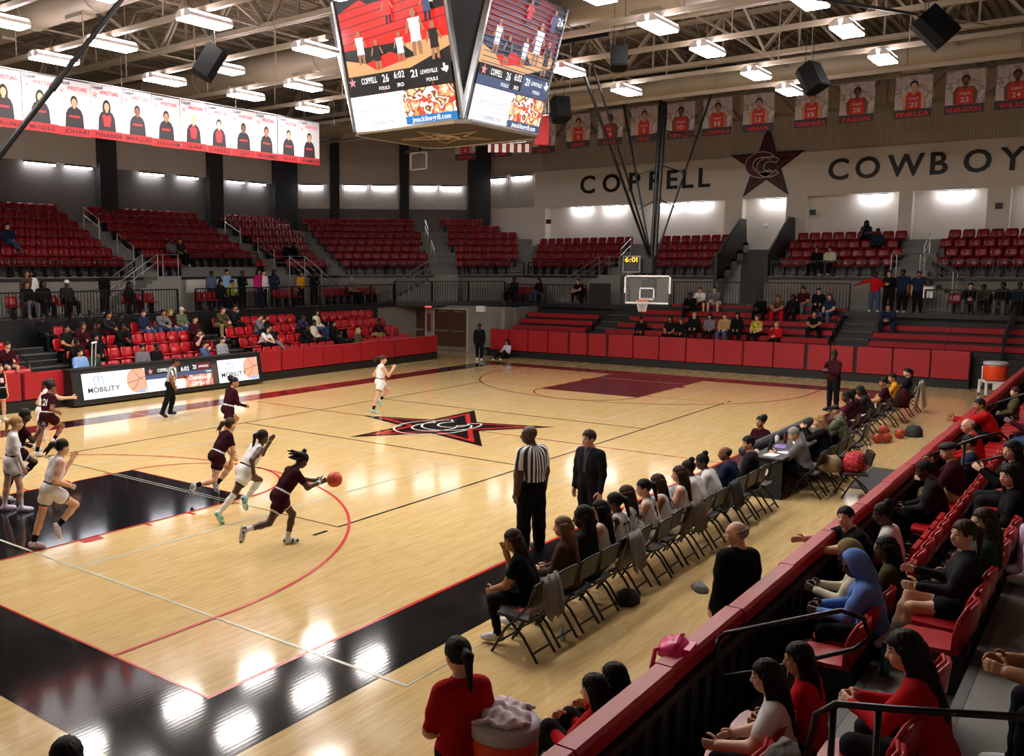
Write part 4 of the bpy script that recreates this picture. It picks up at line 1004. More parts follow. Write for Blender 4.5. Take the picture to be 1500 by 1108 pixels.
for i in range(12):
    bw, bh = 1.06, 1.55; x = 7.72 + i * 1.075 + random.uniform(-.01, .01)
    tilt = random.uniform(-.02, .02)
    o = cloth('team_banner', bw, bh, P_white, 'white wrestling banner, portrait with ' + WD[i], 'banner', 'white wrestling banners', frame((x, 17.5, 8.83 + random.uniform(-.015, .015)), (1, tilt, 0), (0, 0, 1)))
    flat(o, 'red_band', P_band, [(-bw / 2, -bh / 2), (bw / 2, -bh / 2), (bw / 2, -bh / 2 + .24), (-bw / 2, -bh / 2 + .24)], .002)
    fig = MB(); fig.add([(x_, y_, .003) for x_, y_ in ((-.3, -.535), (-.27, -.16), (-.2, -.02), (-.07, .06), (.07, .06), (.2, -.02), (.27, -.16), (.3, -.535))], [tuple(range(8))]); fig.build('portrait_body', P_jkt, o)
    if i in (3, 6, 7): flat(o, 'portrait_shirt', P_redp, [(-.1, -.4), (.1, -.4), (.14, -.1), (0, .02), (-.14, -.1)], .004)
    else: flat(o, 'portrait_stripe', P_redp, [(-.16, -.25), (.16, -.25), (.17, -.2), (-.17, -.2)], .004)
    hr = MB(); ell(hr, 0, .2 if i not in (0, 1, 3) else .13, .115 if i not in (0, 1, 3) else .14, .16 if i not in (0, 1, 3) else .24, .0045); hr.build('portrait_hair', P_hair2 if i == 6 else P_hair, o)
    fc = MB(); ell(fc, 0, .16, .085, .12, .006); fc.add([(-.045, .0, .006), (.045, .0, .006), (.045, .1, .006), (-.045, .1, .006)], [(0, 1, 2, 3)]); fc.build('portrait_face', P_sk[WS[i]], o)
    for t, s_, px_, py_, mt, wd in (('Coppell', .14, -.3, .68, P_btxt, .36), ('WRESTLING', .15, .1, .56, P_redp, .62), ('CLASS OF 2023', .07, .25, .45, P_gtxt, .42), (WN[i], .16, .05, -.66, P_txt, min(.9, .13 * len(WN[i])))):
        link('lettering', bake(text_mesh(t, s_, mt, 'lettering', width=wd), Matrix.Translation((px_, py_, .008))), o)
    st = MB(); ribbon(st, arc_pts(-.38, .46, .07, 0, 345, 16), .012, .006, 0, True); st.add([(-.38 + a, .46 + c, .006) for a, c in star_pts(.045, .018)], [tuple(range(10))]); st.build('round_logo', P_redp, o)
o = MB().tube([(7.0, 17.5, 9.64), (21.2, 17.5, 9.64)], .012, 5).build('banner_wire', M_silver); tag(o, 'thin wire holding up the white wrestling banners', 'wire')
for x in (7.1, 11.5, 16, 20.9): MB().tube([(x, 17.5, 9.63), (x, 17.5, 10.6)], .006, 4).build('hanger', M_silver, o)

# ------------------------------------------------------------------ basketball banners (end)
B_bg, B_dk, B_jr = patch_mat('banner_smoke', ['A9A0A4', 'B3ABAE', '96898E', 'BAB3B6'], 3.0), pmat('banner_dark_foot', '3A3439', .8), pmat('print_red_jersey', 'B82A24', .8)
BN = [('BROWN', '0', 15.75), ('LUND', '1', 14.75), ('SOTO', '2', 13.65), ('BOHO', '3', 12.6), ('HILL', '4', 11.35), ('PEHL', '5', 9.6), ('TIPTON', '10', 8.05), ('LAPSIWALA', '11', 6.55), ('NINAN', '12', 5.0), ('CHARANZA', '15', 3.25), ('FAISON', '20', 1.75), ('FINKLEA', '21', .2), ('NUBE-SOCKS', '23', -1.6), ('WILSON', '24', -3.1)]
BD = ['first of the row, under the scoreboard', 'over the striped cloth', 'beside the red cloth and scoreboard edge', 'dark-haired, just clear of the scoreboard', 'crossed by the basket brace', 'above the letters O and P', 'above the letters P and E, by the mast', 'dark curly hair, left of the wall star', 'short dark hair, over the left star tip', 'half hidden by a loudspeaker', 'dark skin and thin face, above COWBOYS C', 'pale skin, above COWBOYS O and W', 'dark skin, above COWBOYS B and O', 'last of the row, above COWBOYS Y']
for i, (nm, num, _) in enumerate(BN):
    y = {0: 18.45, 1: 16.42, 2: 14.24, 3: 12.55, 4: 11.05, 5: 9.55, 6: 8.0, 7: 6.52, 8: 4.95, 9: 3.05, 10: 1.52, 11: -.27, 12: -1.8, 13: -3.25}[i]
    zc_ = 10.1 if i > 2 else 10.0
    bw, bh = 1.15, 1.42
    o = cloth('jersey_banner', bw, bh, B_bg, 'grey banner of red jersey player, ' + BD[i], 'banner', 'red jersey banners', frame((31.0, y, zc_), (random.uniform(-.03, .03), -1, 0), (0, 0, 1)))
    if i < 3:
        for c_ in (-.5, .5): MB().tube([(c_, bh / 2 - .02, 0), (c_, bh / 2 + .16, 0)], .008, 4).build('cord', M_silver, o)
    flat(o, 'dark_band', B_dk, [(-bw / 2, -bh / 2), (bw / 2, -bh / 2), (bw / 2, -bh / 2 + .3), (-bw / 2, -bh / 2 + .3)], .002)
    sk = P_sk[(0, 1, 2, 0, 1, 3, 1, 2, 0, 0, 1, 3, 1, 1)[i]]
    flat(o, 'portrait_arms', sk, [(-.33, -.4), (-.36, .0), (-.24, .17), (.24, .17), (.36, .0), (.33, -.4)], .003)
    flat(o, 'portrait_jersey', B_jr, [(-.24, -.41), (-.23, .02), (-.16, .17), (-.1, .17), (0, .04), (.1, .17), (.16, .17), (.23, .02), (.24, -.41)], .0045)
    hr = MB(); ell(hr, 0, .4, .13, .15, .005); hr.build('portrait_hair', P_hair, o)
    fc = MB(); ell(fc, 0, .34, .095, .13, .0065); fc.add([(-.055, .12, .0065), (.055, .12, .0065), (.055, .28, .0065), (-.055, .28, .0065)], [(0, 1, 2, 3)]); fc.build('portrait_face', sk, o)
    for t, s_, py_, mt, wd in (('Coppell', .12, -.06, P_white, .3), (num, .22, -.26, P_white, .12 * len(num)), (nm, .2, -.58, P_redp, min(1.0, .15 * len(nm)))):
        link('lettering', bake(text_mesh(t, s_, mt, 'lettering', width=wd), Matrix.Translation((0, py_, .009))), o)
# maroon and white cloth hung behind the scoreboard
o = cloth('hanging_flag', .45, .9, P_band, 'deep red cloth hanging behind the right edge of the scoreboard', 'flag', None, frame((20.7, 8.35, 8.6), (.7, -.7, 0), (0, 0, 1)))
o = cloth('striped_pennant', 1.6, .3, stripe_mat('pennant_stripes', '6B1520', 'E4DFD6', 1, False, 0, .28), 'maroon and white striped cloth showing under the scoreboard', 'flag', None, frame((24.0, 11.6, 8.62), (.6, -.8, 0), (0, 0, 1)))

for wy0, wy1, wx, wz, lb in ((19.2, -4.2, 31.0, 10.84, 'thin wire holding up the red jersey banners'), (12.3, 10.9, 24.0, 8.79, 'thin wire holding up the striped cloth'), (8.6, 8.1, 20.7, 9.05, 'thin wire holding up the red cloth')):
    o = MB().tube([(wx, wy0, wz), (wx, wy1, wz)], .012, 5).build('banner_wire', M_silver); tag(o, lb, 'wire')
    for i in range(5): t = .05 + .9 * i / 4; MB().tube([(wx, wy0 + (wy1 - wy0) * t, wz), (wx, wy0 + (wy1 - wy0) * t, 12.8)], .008, 4).build('hanger', M_silver, o)

# ------------------------------------------------------------------ far basket, hung from the roof
M_bfr, M_rim = pmat('backboard_white', 'E6E6E2', .45), pmat('rim_orange', 'E2401C', .4)
M_net = pmat('net_white', 'DAD6CC', .8)
gl = bpy.data.materials.new('backboard_glass'); gl.use_nodes = True
_b = gl.node_tree.nodes['Principled BSDF']; _b.inputs['Base Color'].default_value = (.75, .8, .8, 1); _b.inputs['Roughness'].default_value = .05; _b.inputs['Alpha'].default_value = .05; MATS['backboard_glass'] = gl
bx, by = L - 1.22, 7.62
goal = thing('basketball_goal', 'ceiling-hung basketball goal with glass backboard at the far baseline', 'basketball goal', (bx, by, 2.9))
gb = MB().box(0, .02, -.9, .9, .02, 1.05).build('glass_board', gl, goal)
MB().box(-.012, .03, -.915, .915, 0, .06).box(-.012, .03, -.915, .915, 1.01, 1.07).box(-.012, .03, -.915, -.855, 0, 1.07).box(-.012, .03, .855, .915, 0, 1.07).build('board_frame', M_bfr, goal)
MB().box(-.015, .0, -.3, .3, .15, .2).box(-.015, .0, -.3, .3, .56, .61).box(-.015, .0, -.3, -.25, .15, .61).box(-.015, .0, .25, .3, .15, .61).build('target_square', M_bfr, goal)
m = MB()
for s in (-1, 1): m.box(-.025, .05, *sorted((s * .86, s * .96)), -.06, .4)
m.box(-.025, .05, -.96, .96, -.07, 0); m.build('edge_padding', M_black, goal)
rim = MB().tube([(-.38 + .23 * math.cos(a), .23 * math.sin(a), .15) for a in [2 * math.pi * i / 24 for i in range(24)]], .012, 6, 0, True).box(-.16, -.0, -.09, .09, .12, .17).build('rim', M_rim, goal)
m = MB(); nst = 12
for i in range(nst):
    for sg in (-1, 1):
        pts = []
        for j in range(6):
            t = j / 5; r = .22 - .09 * t; a = 2 * math.pi * (i + sg * t * 1.6) / nst; pts.append((-.38 + r * math.cos(a), r * math.sin(a), .14 - .42 * t))
        m.tube(pts, .007, 4)
m.build('net', M_net, goal)
MB().box(.03, .3, -.25, .25, .25, .9).build('board_mount', M_blackm, goal)
# mast and braces (local coordinates relative to goal origin)
def gp(x, y, z): return (x - bx, y - by, z - 2.9)
MB().tube([gp(27.75, 7.57, 3.4), gp(27.75, 7.57, 4.7)], .13, 10).build('lower_mast', M_blackm, goal)
m = MB(); m.tube([gp(27.8, 7.52, 4.6), gp(28.55, 7.6, 11.2)], .085, 8); m.tube([gp(27.8, 7.66, 4.6), gp(28.55, 7.78, 11.2)], .06, 8); m.build('mast', M_blackm, goal)
MB().tube([gp(27.8, 7.7, 4.75), gp(28.7, 9.5, 11.1)], .04, 6).build('brace', M_blackm, goal)
MB().tube([gp(27.8, 7.45, 4.75), gp(28.7, 5.75, 11.1)], .04, 6).build('brace', M_blackm, goal)
MB().tube([gp(27.6, 7.68, 4.75), gp(20.7, 7.3, 11.1)], .055, 6).build('front_brace', M_blackm, goal)
MB().tube([gp(27.6, 7.6, 4.75), gp(21.0, 7.0, 11.1)], .04, 6).build('front_brace', M_blackm, goal)
for t in (.33, .52, .72):
    z = 4.7 + 6.5 * t; xm = 27.8 + .75 * t
    MB().tube([gp(xm, 7.7 + 1.8 * t, z - .35), gp(xm, 7.56, z)], .022, 5).build('cross_tie', M_blackm, goal)
    MB().tube([gp(xm, 7.45 - 1.7 * t, z - .35), gp(xm, 7.56, z)], .022, 5).build('cross_tie', M_blackm, goal)
for xx, y0, y1 in ((27.4, 10.0, 4.6), (28.6, 9.75, 5.2), (20.6, 8.0, 6.1)):
    MB().bar(gp(xx, y0, 11.2), gp(xx, y1, 11.2), .12, .14).build('ceiling_beam', M_blackm, goal)
MB().box(.05, .45, -.15, .35, 1.15, 1.7).build('winch_box', M_black, goal)
clk = thing('shot_clock', 'black shot clock reading 6:01 in amber above the far backboard', 'clock', (27.3, 8.22, 4.08))
MB().box(0, .12, -.34, .34, 0, .62).build('case', M_silver, clk); MB().box(-.01, 0, -.31, .31, .03, .59).build('face', M_black, clk); MB().box(-.014, -.005, -.22, .22, .06, .34).build('dark_display', M_dark, clk)
link('digits', bake(text_mesh('6:01', .25, emat('amber_led', 'FFB020', 1.5), 'digits', width=.5), frame((-.02, .0, .48), (0, -1, 0), (0, 0, 1))), clk)
# near goal: only its long diagonal strut shows
o = thing('goal_strut', 'long black diagonal roof strut of the near basket crossing the white banners', 'strut', (1.6, 7.62, 5.3))
MB().tube([(0, 0, 0), (3.6, 0, 4.4)], .05, 8).build('outer_tube', M_blackm, o); MB().tube([(1.65, 0, 2.02), (4.6, 0, 5.62)], .035, 8).build('inner_tube', M_blackm, o); MB().tube([(1.6, 0, 1.95), (1.75, 0, 2.14)], .065, 8).build('clamp', M_blackm, o)
o = thing('side_strut', 'long thin black strut of a folded side basket under the trusses at right', 'strut', (6.9, -3.0, 7.75))
MB().tube([(0, 0, 0), (9.0, 0, 1.56)], .03, 6).build('outer_tube', M_blackm, o); MB().tube([(7.5, 0, 1.3), (23, 0, 4.0)], .022, 6).build('inner_tube', M_silver, o); MB().tube([(0, 0, 0), (.3, 0, 3.25)], .04, 6).build('hanger_post', M_blackm, o); MB().bar((-.5, -1.6, 3.2), (1.5, 1.6, 3.2), .12, .1).build('ceiling_beam', M_blackm, o)
sg = thing('side_goal', 'white framed side backboard folded up under the roof behind the scoreboard', 'basketball goal', (29.0, 19.7, 8.75))
MB().box(0, .05, -.5, .5, 0, .07).box(0, .05, -.5, .5, .75, .82).box(0, .05, -.5, -.43, 0, .82).box(0, .05, .43, .5, 0, .82).build('board_frame', M_bfr, sg); MB().box(.02, .04, -.45, .45, .05, .78).build('glass_board', gl, sg); MB().tube([(.1, 0, .7), (.5, 0, 4.1)], .05, 6).build('mast', M_blackm, sg)

# ------------------------------------------------------------------ long LED scorer table
led = thing('led_table', 'long black table with lit advertising and score screens on its front', 'scoreboard table', (9.85, 18.15, 0))
LN = 7.75
m = MB(); prof = [(-.05, .12), (.12, 1.12), (.6, 1.12), (.6, .05), (.0, .05)]
m.prism([(y, z) for y, z in prof], 0, LN, plane='yz'); m.build('cabinet', M_black, led)
MB().box(-.02, LN + .02, .1, .62, 1.12, 1.16).build('table_top', M_black, led)
ang = math.atan2(.17, 1.0); upv = Vector((0, math.sin(ang), math.cos(ang)))
sc0 = link('screen_panel', MB().box(0, LN - .5, 0, .84, -.01, 0).mesh('screen_panel', S_blk), led); sc0.matrix_local = frame((.32, -.045, .2), (1, 0, 0), upv)
def LQ(mt, pts, z, nm='picture_area'): MB().add([(x, y, z) for x, y in pts], [tuple(range(len(pts)))]).build(nm, mt, sc0)
W1, W2, W3 = 2.35, 5.35, LN - .5
def LT(t, x, y, s, mt, wd=None): link('lettering', bake(text_mesh(t, s, mt, 'lettering', width=wd), Matrix.Translation((x, y, .012))), sc0)
S_ltb, S_ink, S_ball, S_bline = E_('logo_blue', '6C9CE0', 1.1), E_('ink_grey', '1E1F24', .4), E_('ball_peach', 'F3A184', 1.5), E_('ball_seam', '8A4A44', .8)
for a, c, bc in ((0.02, W1 - .02, W1 - .32), (W2 + .02, W3 - .02, W3 - .3)):
    LQ(S_wht, [(a, .02), (c, .02), (c, .82), (a, .82)], .002)
    ball = [p for p in arc_pts(bc, .46, .42, 0, 355, 30)]; ball = [(min(max(x, a), c), min(max(y_, .02), .82)) for x, y_ in ball]; LQ(S_ball, ball, .004)
    mb = MB(); ribbon(mb, [(bc - .4, .4), (bc - .1, .44), (min(bc + .3, c), .55)], .018, .006); ribbon(mb, [(bc - .15, .8), (bc + .0, .6), (bc + .2, .45)], .018, .006); ribbon(mb, [(bc - .25, .14), (bc - .05, .3), (bc + .05, .5)], .018, .006); mb.build('ball_seam', S_bline, sc0)
    cxm = a + .62 if a < 1 else a + .58
    mb = MB(); ribbon(mb, arc_pts(cxm - .12, .62, .08, 180, 0, 10) + [(cxm - .04, .46)], .022, .006); ribbon(mb, [(cxm - .2, .66), (cxm - .2, .5)] + arc_pts(cxm - .12, .5, .08, 180, 300, 8), .022, .006); ribbon(mb, arc_pts(cxm + .04, .62, .08, 180, 0, 10) + [(cxm + .12, .46)] + [(cxm + .18, .46)], .022, .006); mb.build('logo_mark', S_ltb, sc0)
    LT('MOBILITY', cxm + .12, .29, .22, S_ink, 1.15); LT('CREDIT UNION', cxm + .1, .2, .06, E_('pale_pink_ink', 'F0B8B0', 1.4), .5)
    LQ(E_('tag_blue', '9AB0E8', 1.4), [(c - .32, .04), (c - .04, .04), (c - .04, .13), (c - .32, .13)], .007)
LQ(S_blk, [(W1, .56), (W2, .56), (W2, .82), (W1, .82)], .002); LQ(S_slate, [(W1, .42), (W2 - .02, .42), (W2 - .02, .57), (W1, .57)], .003); LQ(S_wht, [(W1, .02), (W1 + 1.55, .02), (W1 + 1.55, .42), (W1, .42)], .003)
LQ(patch_mat('screen_peach', ['F2B090', 'E08868', 'C85848', 'F6CDB4'], 2.5, emit=LED * 1.5), [(W1 + 1.55, .02), (W2 - .02, .02), (W2 - .02, .42), (W1 + 1.55, .42)], .003); LQ(E_('brown_bar', '5A4238', .9), [(W2 - .26, .02), (W2 - .02, .02), (W2 - .02, .72), (W2 - .26, .72)], .004)
LQ(S_pink, [(W1 + .2 + x, .68 + y_) for x, y_ in star_pts(.11, .045)], .006, 'star_mark'); LQ(S_dred, [(W1 + 2.1, .58), (W2 - .3, .58), (W2 - .3, .8), (W1 + 2.1, .8)], .0035)
LT('COPPELL', W1 + .7, .69, .15, S_wht, .45); LT('26', W1 + 1.1, .69, .22, S_wht, .18); LT('6:02', W1 + 1.6, .66, .2, S_wht, .34); LT('21', W1 + 2.0, .69, .2, S_wht, .15); LT('LEWISVILLE', W1 + 2.4, .69, .1, S_wht, .42)
LT('FOULS', W1 + 1.1, .52, .08, S_wht); LT('FOULS', W1 + 2.6, .5, .08, S_wht); LT('SUPERPERSON OF', W1 + 2.2, .3, .14, S_wht, .95); LT('COPPELL ISD', W1 + 2.2, .13, .16, S_wht, .8); LT('MOBILITY', W1 + .85, .12, .1, E_('ghost_ink', 'D8D8DA', 1.4), .5)

# ------------------------------------------------------------------ folding chairs
M_chair = pmat('black_folding_chair', '0F0F0F', .5, .15, 6)
def folding_chair(kind):
    """local +X is the way a sitter faces"""
    root = thing('folding_chair', 'folding chair', 'chair')
    st = MB().prism([(.22, -.2), (.24, -.1), (.24, .1), (.22, .2), (-.18, .21), (-.2, .0), (-.18, -.21)], .43, .465).build('seat', M_chair, root)
    MB().add([(x * 1.1, y, .468) for x, y in star_pts(.13, .05, a0=180)], [tuple(range(10))]).build('seat_star', pmat('chair_star_red', '8A3436', .5), st)
    MB().obox((-.235, 0, .74), .035, .4, .24, Matrix.Rotation(-.2, 3, 'Y')).build('backrest', M_chair, root)
    for s in (-1, 1):
        y = s * .215
        MB().tube([(.27, y, 0), (.1, y, .3), (-.19, y, .62), (-.27, y, .86)], .016, 6).build('leg', M_chair, root)
        MB().tube([(-.3, y * .9, 0), (-.12, y * .9, .25), (.1, y * .9, .44)], .016, 6).build('leg', M_chair, root)
    MB().tube([(-.27, -.215, .86), (-.28, -.1, .875), (-.28, .1, .875), (-.27, .215, .86)], .016, 6).build('top_bar', M_chair, root)
    MB().tube([(.2, -.215, .12), (.2, .215, .12)], .012, 6).build('stretcher', M_chair, root); MB().tube([(-.24, -.195, .09), (-.24, .195, .09)], .012, 6).build('stretcher', M_chair, root)
    return root
fchair = folding_chair(0); _fu = [False]
def put_chair(x, y, rz, label, group=None):
    o = fchair if not _fu[0] else copy_tree(fchair); _fu[0] = True
    o.location = (x, y, 0); o.rotation_euler = (0, 0, rz); tag(o, label, 'chair', group); return o
BENCH_X = [2.95 + .535 * i for i in range(16)]
put_chair(2.95, -1.85, PI2, 'empty black folding chair with red star seat and grey cloth on its back')
for x in BENCH_X[1:]: put_chair(x, -1.85 + random.uniform(-.03, .03), PI2 + random.uniform(-.05, .05), 'black folding chair in the home team bench row, under a seated person', 'home bench chairs')
for x in (12.45, 13.15, 13.85, 14.5, 15.9): put_chair(x, -2.3, PI2 + random.uniform(-.1, .1), 'black folding chair behind the scorer table', 'scorer table chairs')
for i in range(8): put_chair(17.6 + .62 * i + 3.2 * (i / 7), -1.75, PI2, 'black folding chair in the visitors bench row', 'visitor bench chairs')
put_chair(12.9, -3.0, PI2 + .5, 'black folding chair holding a red plaid bag behind the scorer table')
def drape(name, label, x, y, z, w, d, mat, cat='cloth', rz=0.0, top=.05):
    """cloth hung over a chair back"""
    m = MB(); n = 9; vs = []
    rows = [(.12, -d), (.08, -d * .5), (.03, -.05), (0, top), (-.04, -.04), (-.09, -d * .6), (-.12, -d * .95)]
    for xo, zo in rows:
        for j in range(n): t = -1 + 2 * j / (n - 1); vs.append((xo + .02 * math.sin(j * 2.1 + xo * 30), t * w / 2 * (1 + .06 * math.sin(zo * 17)), zo + .03 * math.sin(j * 1.7) * (1 if abs(zo) > .1 else .1)))
    k = len(rows); fs = [(i * n + j, i * n + j + 1, (i + 1) * n + j + 1, (i + 1) * n + j) for i in range(k - 1) for j in range(n - 1)]
    m.add(vs, fs); o = m.build(name, mat, None, True); o.location = (x, y, z); o.rotation_euler = (0, 0, rz)
    sol = o.modifiers.new('thick', 'SOLIDIFY'); sol.thickness = .012; tag(o, label, cat); return o
M_greycloth = pmat('grey_cloth', '6E6B69', .9, .2, 9, bump=.3); M_browncloth = pmat('grey_brown_coat', '574D46', .9, .2, 9, bump=.3)
drape('grey_jacket', 'grey jacket hung on the back of the empty chair with red star', 3.0, -2.13, .88, .36, .42, M_greycloth, 'jacket', PI2)
drape('warmup_jacket', 'grey warm-up jacket over chair back behind player number 22', BENCH_X[4] + .05, -2.14, .88, .36, .45, M_greycloth, 'jacket', PI2)
drape('warmup_jacket', 'brown-grey warm-up jacket over chair back behind player with striped trim', BENCH_X[8], -2.14, .88, .4, .42, M_browncloth, 'jacket', PI2)
drape('warmup_jacket', 'dark warm-up jacket over chair back at the white-shirt players', BENCH_X[11], -2.14, .88, .4, .4, pmat('dark_cloth', '2B2A2C', .9), 'jacket', PI2)
drape('white_coat', 'big off-white coat hung over the last visitors chair', 25.1, -2.04, .9, .55, .8, pmat('offwhite_coat', 'B9B2A6', .9, .15, 8, bump=.3), 'coat', PI2)

# ------------------------------------------------------------------ scorer table by the bench
tb = thing('scorer_table', 'long black draped scorer table with padded front edge between benches', 'table', (11.75, -1.65, 0))
M_drape = pmat('black_table_drape', '121213', .75, .15, 5)
MB().box(0, 4.5, -.38, .3, .7, .76).build('table_top', pmat('dark_table_top', '2C2B2B', .4), tb)
m = MB()
n = 46
def wav(i): return .02 * math.sin(i * 1.9)
pf = [(4.5 * i / n, .32 + wav(i)) for i in range(n + 1)]
m.add([(x, y, .0) for x, y in pf] + [(x, .31, .72) for x, y in pf], [(i, i + 1, n + 2 + i, n + 1 + i) for i in range(n)]); m.box(.0, .03, -.38, .32, 0, .72); m.box(4.47, 4.5, -.38, .32, 0, .72); m.build('drape', M_drape, tb)
for i in range(3): MB().tube([(i * 1.5 + .03, .34, .82), (i * 1.5 + 1.46, .34, .82)], .1, 10).build('edge_cushion', pmat('grey_black_cushion', '2E2E33', .6), tb, True)
o = MB().lathe([(.0, 0), (.09, 0), (.09, .004), (0, .004)], (0, 0, 0), 18).build('round_logo', M_white, tb); o.location = (-.004, -.05, .5); o.rotation_euler = (0, -PI2, 0)
for i, (x, y, w_, d_, mt, nm, lb) in enumerate(((12.05, -1.75, .3, .22, M_white, 'paper_sheet', 'white paper sheet at the near end of the scorer table'), (12.5, -1.85, .32, .24, M_white, 'score_book', 'open white score book before the grey-haired scorer'), (13.0, -1.62, .45, .2, pmat('purple_folder', '7A5AA8', .5), 'purple_folder', 'purple folder on the scorer table'), (13.6, -1.8, .3, .22, M_white, 'paper_sheet', 'white paper before the blond scorer'))):
    o = MB().box(-w_ / 2, w_ / 2, -d_ / 2, d_ / 2, 0, .012).build(nm, mt); o.location = (x, y, .762); o.rotation_euler = (0, 0, .15 * i - .1); tag(o, lb, 'paper' if 'paper' in nm else 'book')
for x, y, h, r, mt, nm, lb in ((11.95, -1.5, .11, .045, M_white, 'paper_cup', 'white paper cup at the near end of the scorer table'), (12.35, -1.62, .2, .04, M_black, 'drink_tumbler', 'tall black tumbler on the scorer table'), (13.35, -1.45, .18, .045, M_white, 'water_bottle', 'white bottle before the purple folder'), (13.55, -1.55, .2, .035, pmat('maroon_bottle', '6B2028', .4), 'water_bottle', 'maroon bottle on the scorer table'), (14.1, -1.5, .13, .06, M_silver, 'microphone_base', 'silver gadget before the blond scorer')):
    o = MB().lathe([(r * .8, 0), (r, h * .1), (r, h * .7), (r * .6, h * .85), (r * .55, h)], (0, 0, 0), 12).build(nm, mt, None, True); o.location = (x, y, .76); tag(o, lb, 'bottle' if 'bottle' in nm else 'cup')
    MB().lathe([(r * .62, h * .98), (r * .62, h * 1.06), (.001, h * 1.06)], (0, 0, 0), 12).build('lid', M_black, o)
# bags, balls and bits on the floor
def ball_obj(name, label, p, r, mat):
    prof = [(r * math.sin(math.pi * i / 16) + .0005, r - r * math.cos(math.pi * i / 16)) for i in range(17)]
    o = MB().lathe(prof, (0, 0, -r), 24).build(name, mat, None, True); o.location = (p[0], p[1], p[2] + r); tag(o, label, 'ball')
    m = MB()
    for ax in range(3):
        pts = []
        for i in range(28):
            a = 2 * math.pi * i / 28; c, s = r * 1.002 * math.cos(a), r * 1.002 * math.sin(a); pts.append(((c, s, 0), (c, 0, s), (0, c, s))[ax])
        m.tube(pts, .0035, 4, 0, True)
    m.build('seam', M_black, o); o.rotation_euler = (.4, .5, .3); return o
M_ball = pmat('ball_orange', 'C4461F', .55, .12, 30, bump=.2)
M_ballr = pmat('ball_red', 'B03A22', .55, .12, 30, bump=.2)
ball_obj('basketball', 'orange basketball on the floor behind visitors bench, beside black bag', (20.1, -2.45, 0), .12, M_ballr)
ball_obj('basketball', 'orange basketball on the floor behind visitors bench, by the ball sack', (19.3, -2.3, 0), .12, M_ballr)
ball_obj('basketball', 'orange basketball resting on two others behind visitors bench', (19.35, -2.22, .17), .12, M_ballr)
ball_obj('basketball', 'orange basketball in the clump under the visitors chairs', (19.05, -2.15, 0), .12, M_ballr)
def lump(name, label, p, sx, sy, sz, mat, cat, seed=0, rz=0):
    rnd = random.Random(seed); m = MB(); n, k = 14, 9; vs = []
    for i in range(k):
        a = math.pi / 2 * i / (k - 1)
        for j in range(n):
            t = 2 * math.pi * j / n; q = 1 + rnd.uniform(-.09, .09); e = .75
            c, s = math.cos(t), math.sin(t); vs.append((sx * math.copysign(abs(c) ** e, c) * math.cos(a) ** .6 * q, sy * math.copysign(abs(s) ** e, s) * math.cos(a) ** .6 * q, sz * math.sin(a) * q))
    m.add(vs, [(i * n + j, i * n + (j + 1) % n, (i + 1) * n + (j + 1) % n, (i + 1) * n + j) for i in range(k - 1) for j in range(n)] + [tuple(range(n - 1, -1, -1))])
    o = m.build(name, mat, None, True); o.location = p; o.rotation_euler = (0, 0, rz); tag(o, label, cat); return o
M_bagb = pmat('black_bag', '1B1B1D', .7, .2, 8, bump=.2)
lump('duffel_bag', 'black duffel bag on the floor beside orange basketballs', (20.7, -2.65, 0), .32, .2, .26, M_bagb, 'bag', 1)
lump('plaid_bag', 'red and black plaid bag on a chair behind the scorer table', (13.1, -2.95, .47), .3, .2, .34, patch_mat('red_plaid', ['2A1012', 'C8202A', '7A1218', 'D02A30'], 14), 'bag', 2)
lump('tan_coat', 'crumpled tan coat on a chair next to the plaid bag', (12.75, -2.6, .47), .22, .2, .28, pmat('tan_coat', '8A7258', .9, .2, 9), 'coat', 3)
lump('slippers', 'pair of grey slippers on the floor behind the bench chairs', (6.15, -2.65, 0), .17, .1, .09, M_greycloth, 'shoes', 4, .6)
lump('sandals', 'grey sandals on the floor beyond the slippers', (7.75, -2.5, 0), .18, .13, .1, M_greycloth, 'shoes', 5, .4)
lump('black_bag', 'small black bag on the floor under the bench chairs', (5.1, -2.1, 0), .18, .14, .16, M_bagb, 'bag', 6)
for (x, y, lb) in ((3.5, -2.05, 'clear water bottle on the floor behind black-shirt coach'), (17.2, -2.35, 'clear water bottle on the floor behind camouflage man')):
    o = MB().lathe([(.032, 0), (.034, .05), (.034, .14), (.014, .18), (.014, .21)], (0, 0, 0), 10).build('water_bottle', pmat('clear_plastic', 'B8BCC0', .1), None, True); o.location = (x, y, 0); tag(o, lb, 'bottle'); MB().lathe([(.016, .2), (.016, .225), (.001, .225)], (0, 0, 0), 8).build('lid', M_white, o)
o = MB().box(-1.15, 1.15, -.42, .42, 0, .012).build('floor_mat', pmat('dark_floor_mat', '3A393A', .8)); o.location = (14.75, -3.15, .002); o.rotation_euler = (0, 0, .02); tag(o, 'dark grey rectangular floor mat by the barrier', 'mat')
o = MB().tube([(13.2, -2.6, .012), (14.0, -2.55, .012), (14.4, -2.3, .012), (14.2, -2.0, .012), (15.0, -1.9, .012)], .01, 5).build('floor_cable', M_rim); tag(o, 'thin red cable on the floor by the mat', 'cable')
lump('pink_backpack', 'bright pink backpack hung on the red rail cap', (1.3, -4.24, 1.19), .18, .12, .11, pmat('hot_pink', 'D81E72', .35, .12, 6), 'bag', 7, .1)
o = MB().tube([(1.24, -4.2, 1.26), (1.16, -4.12, 1.22), (1.14, -4.1, 1.06)], .018, 6).build('bag_strap', MATS['hot_pink']); o.parent = bpy.data.objects['pink_backpack']; o.matrix_parent_inverse = (Matrix.Translation((1.3, -4.22, 1.18)) @ Matrix.Rotation(.1, 4, 'Z')).inverted()
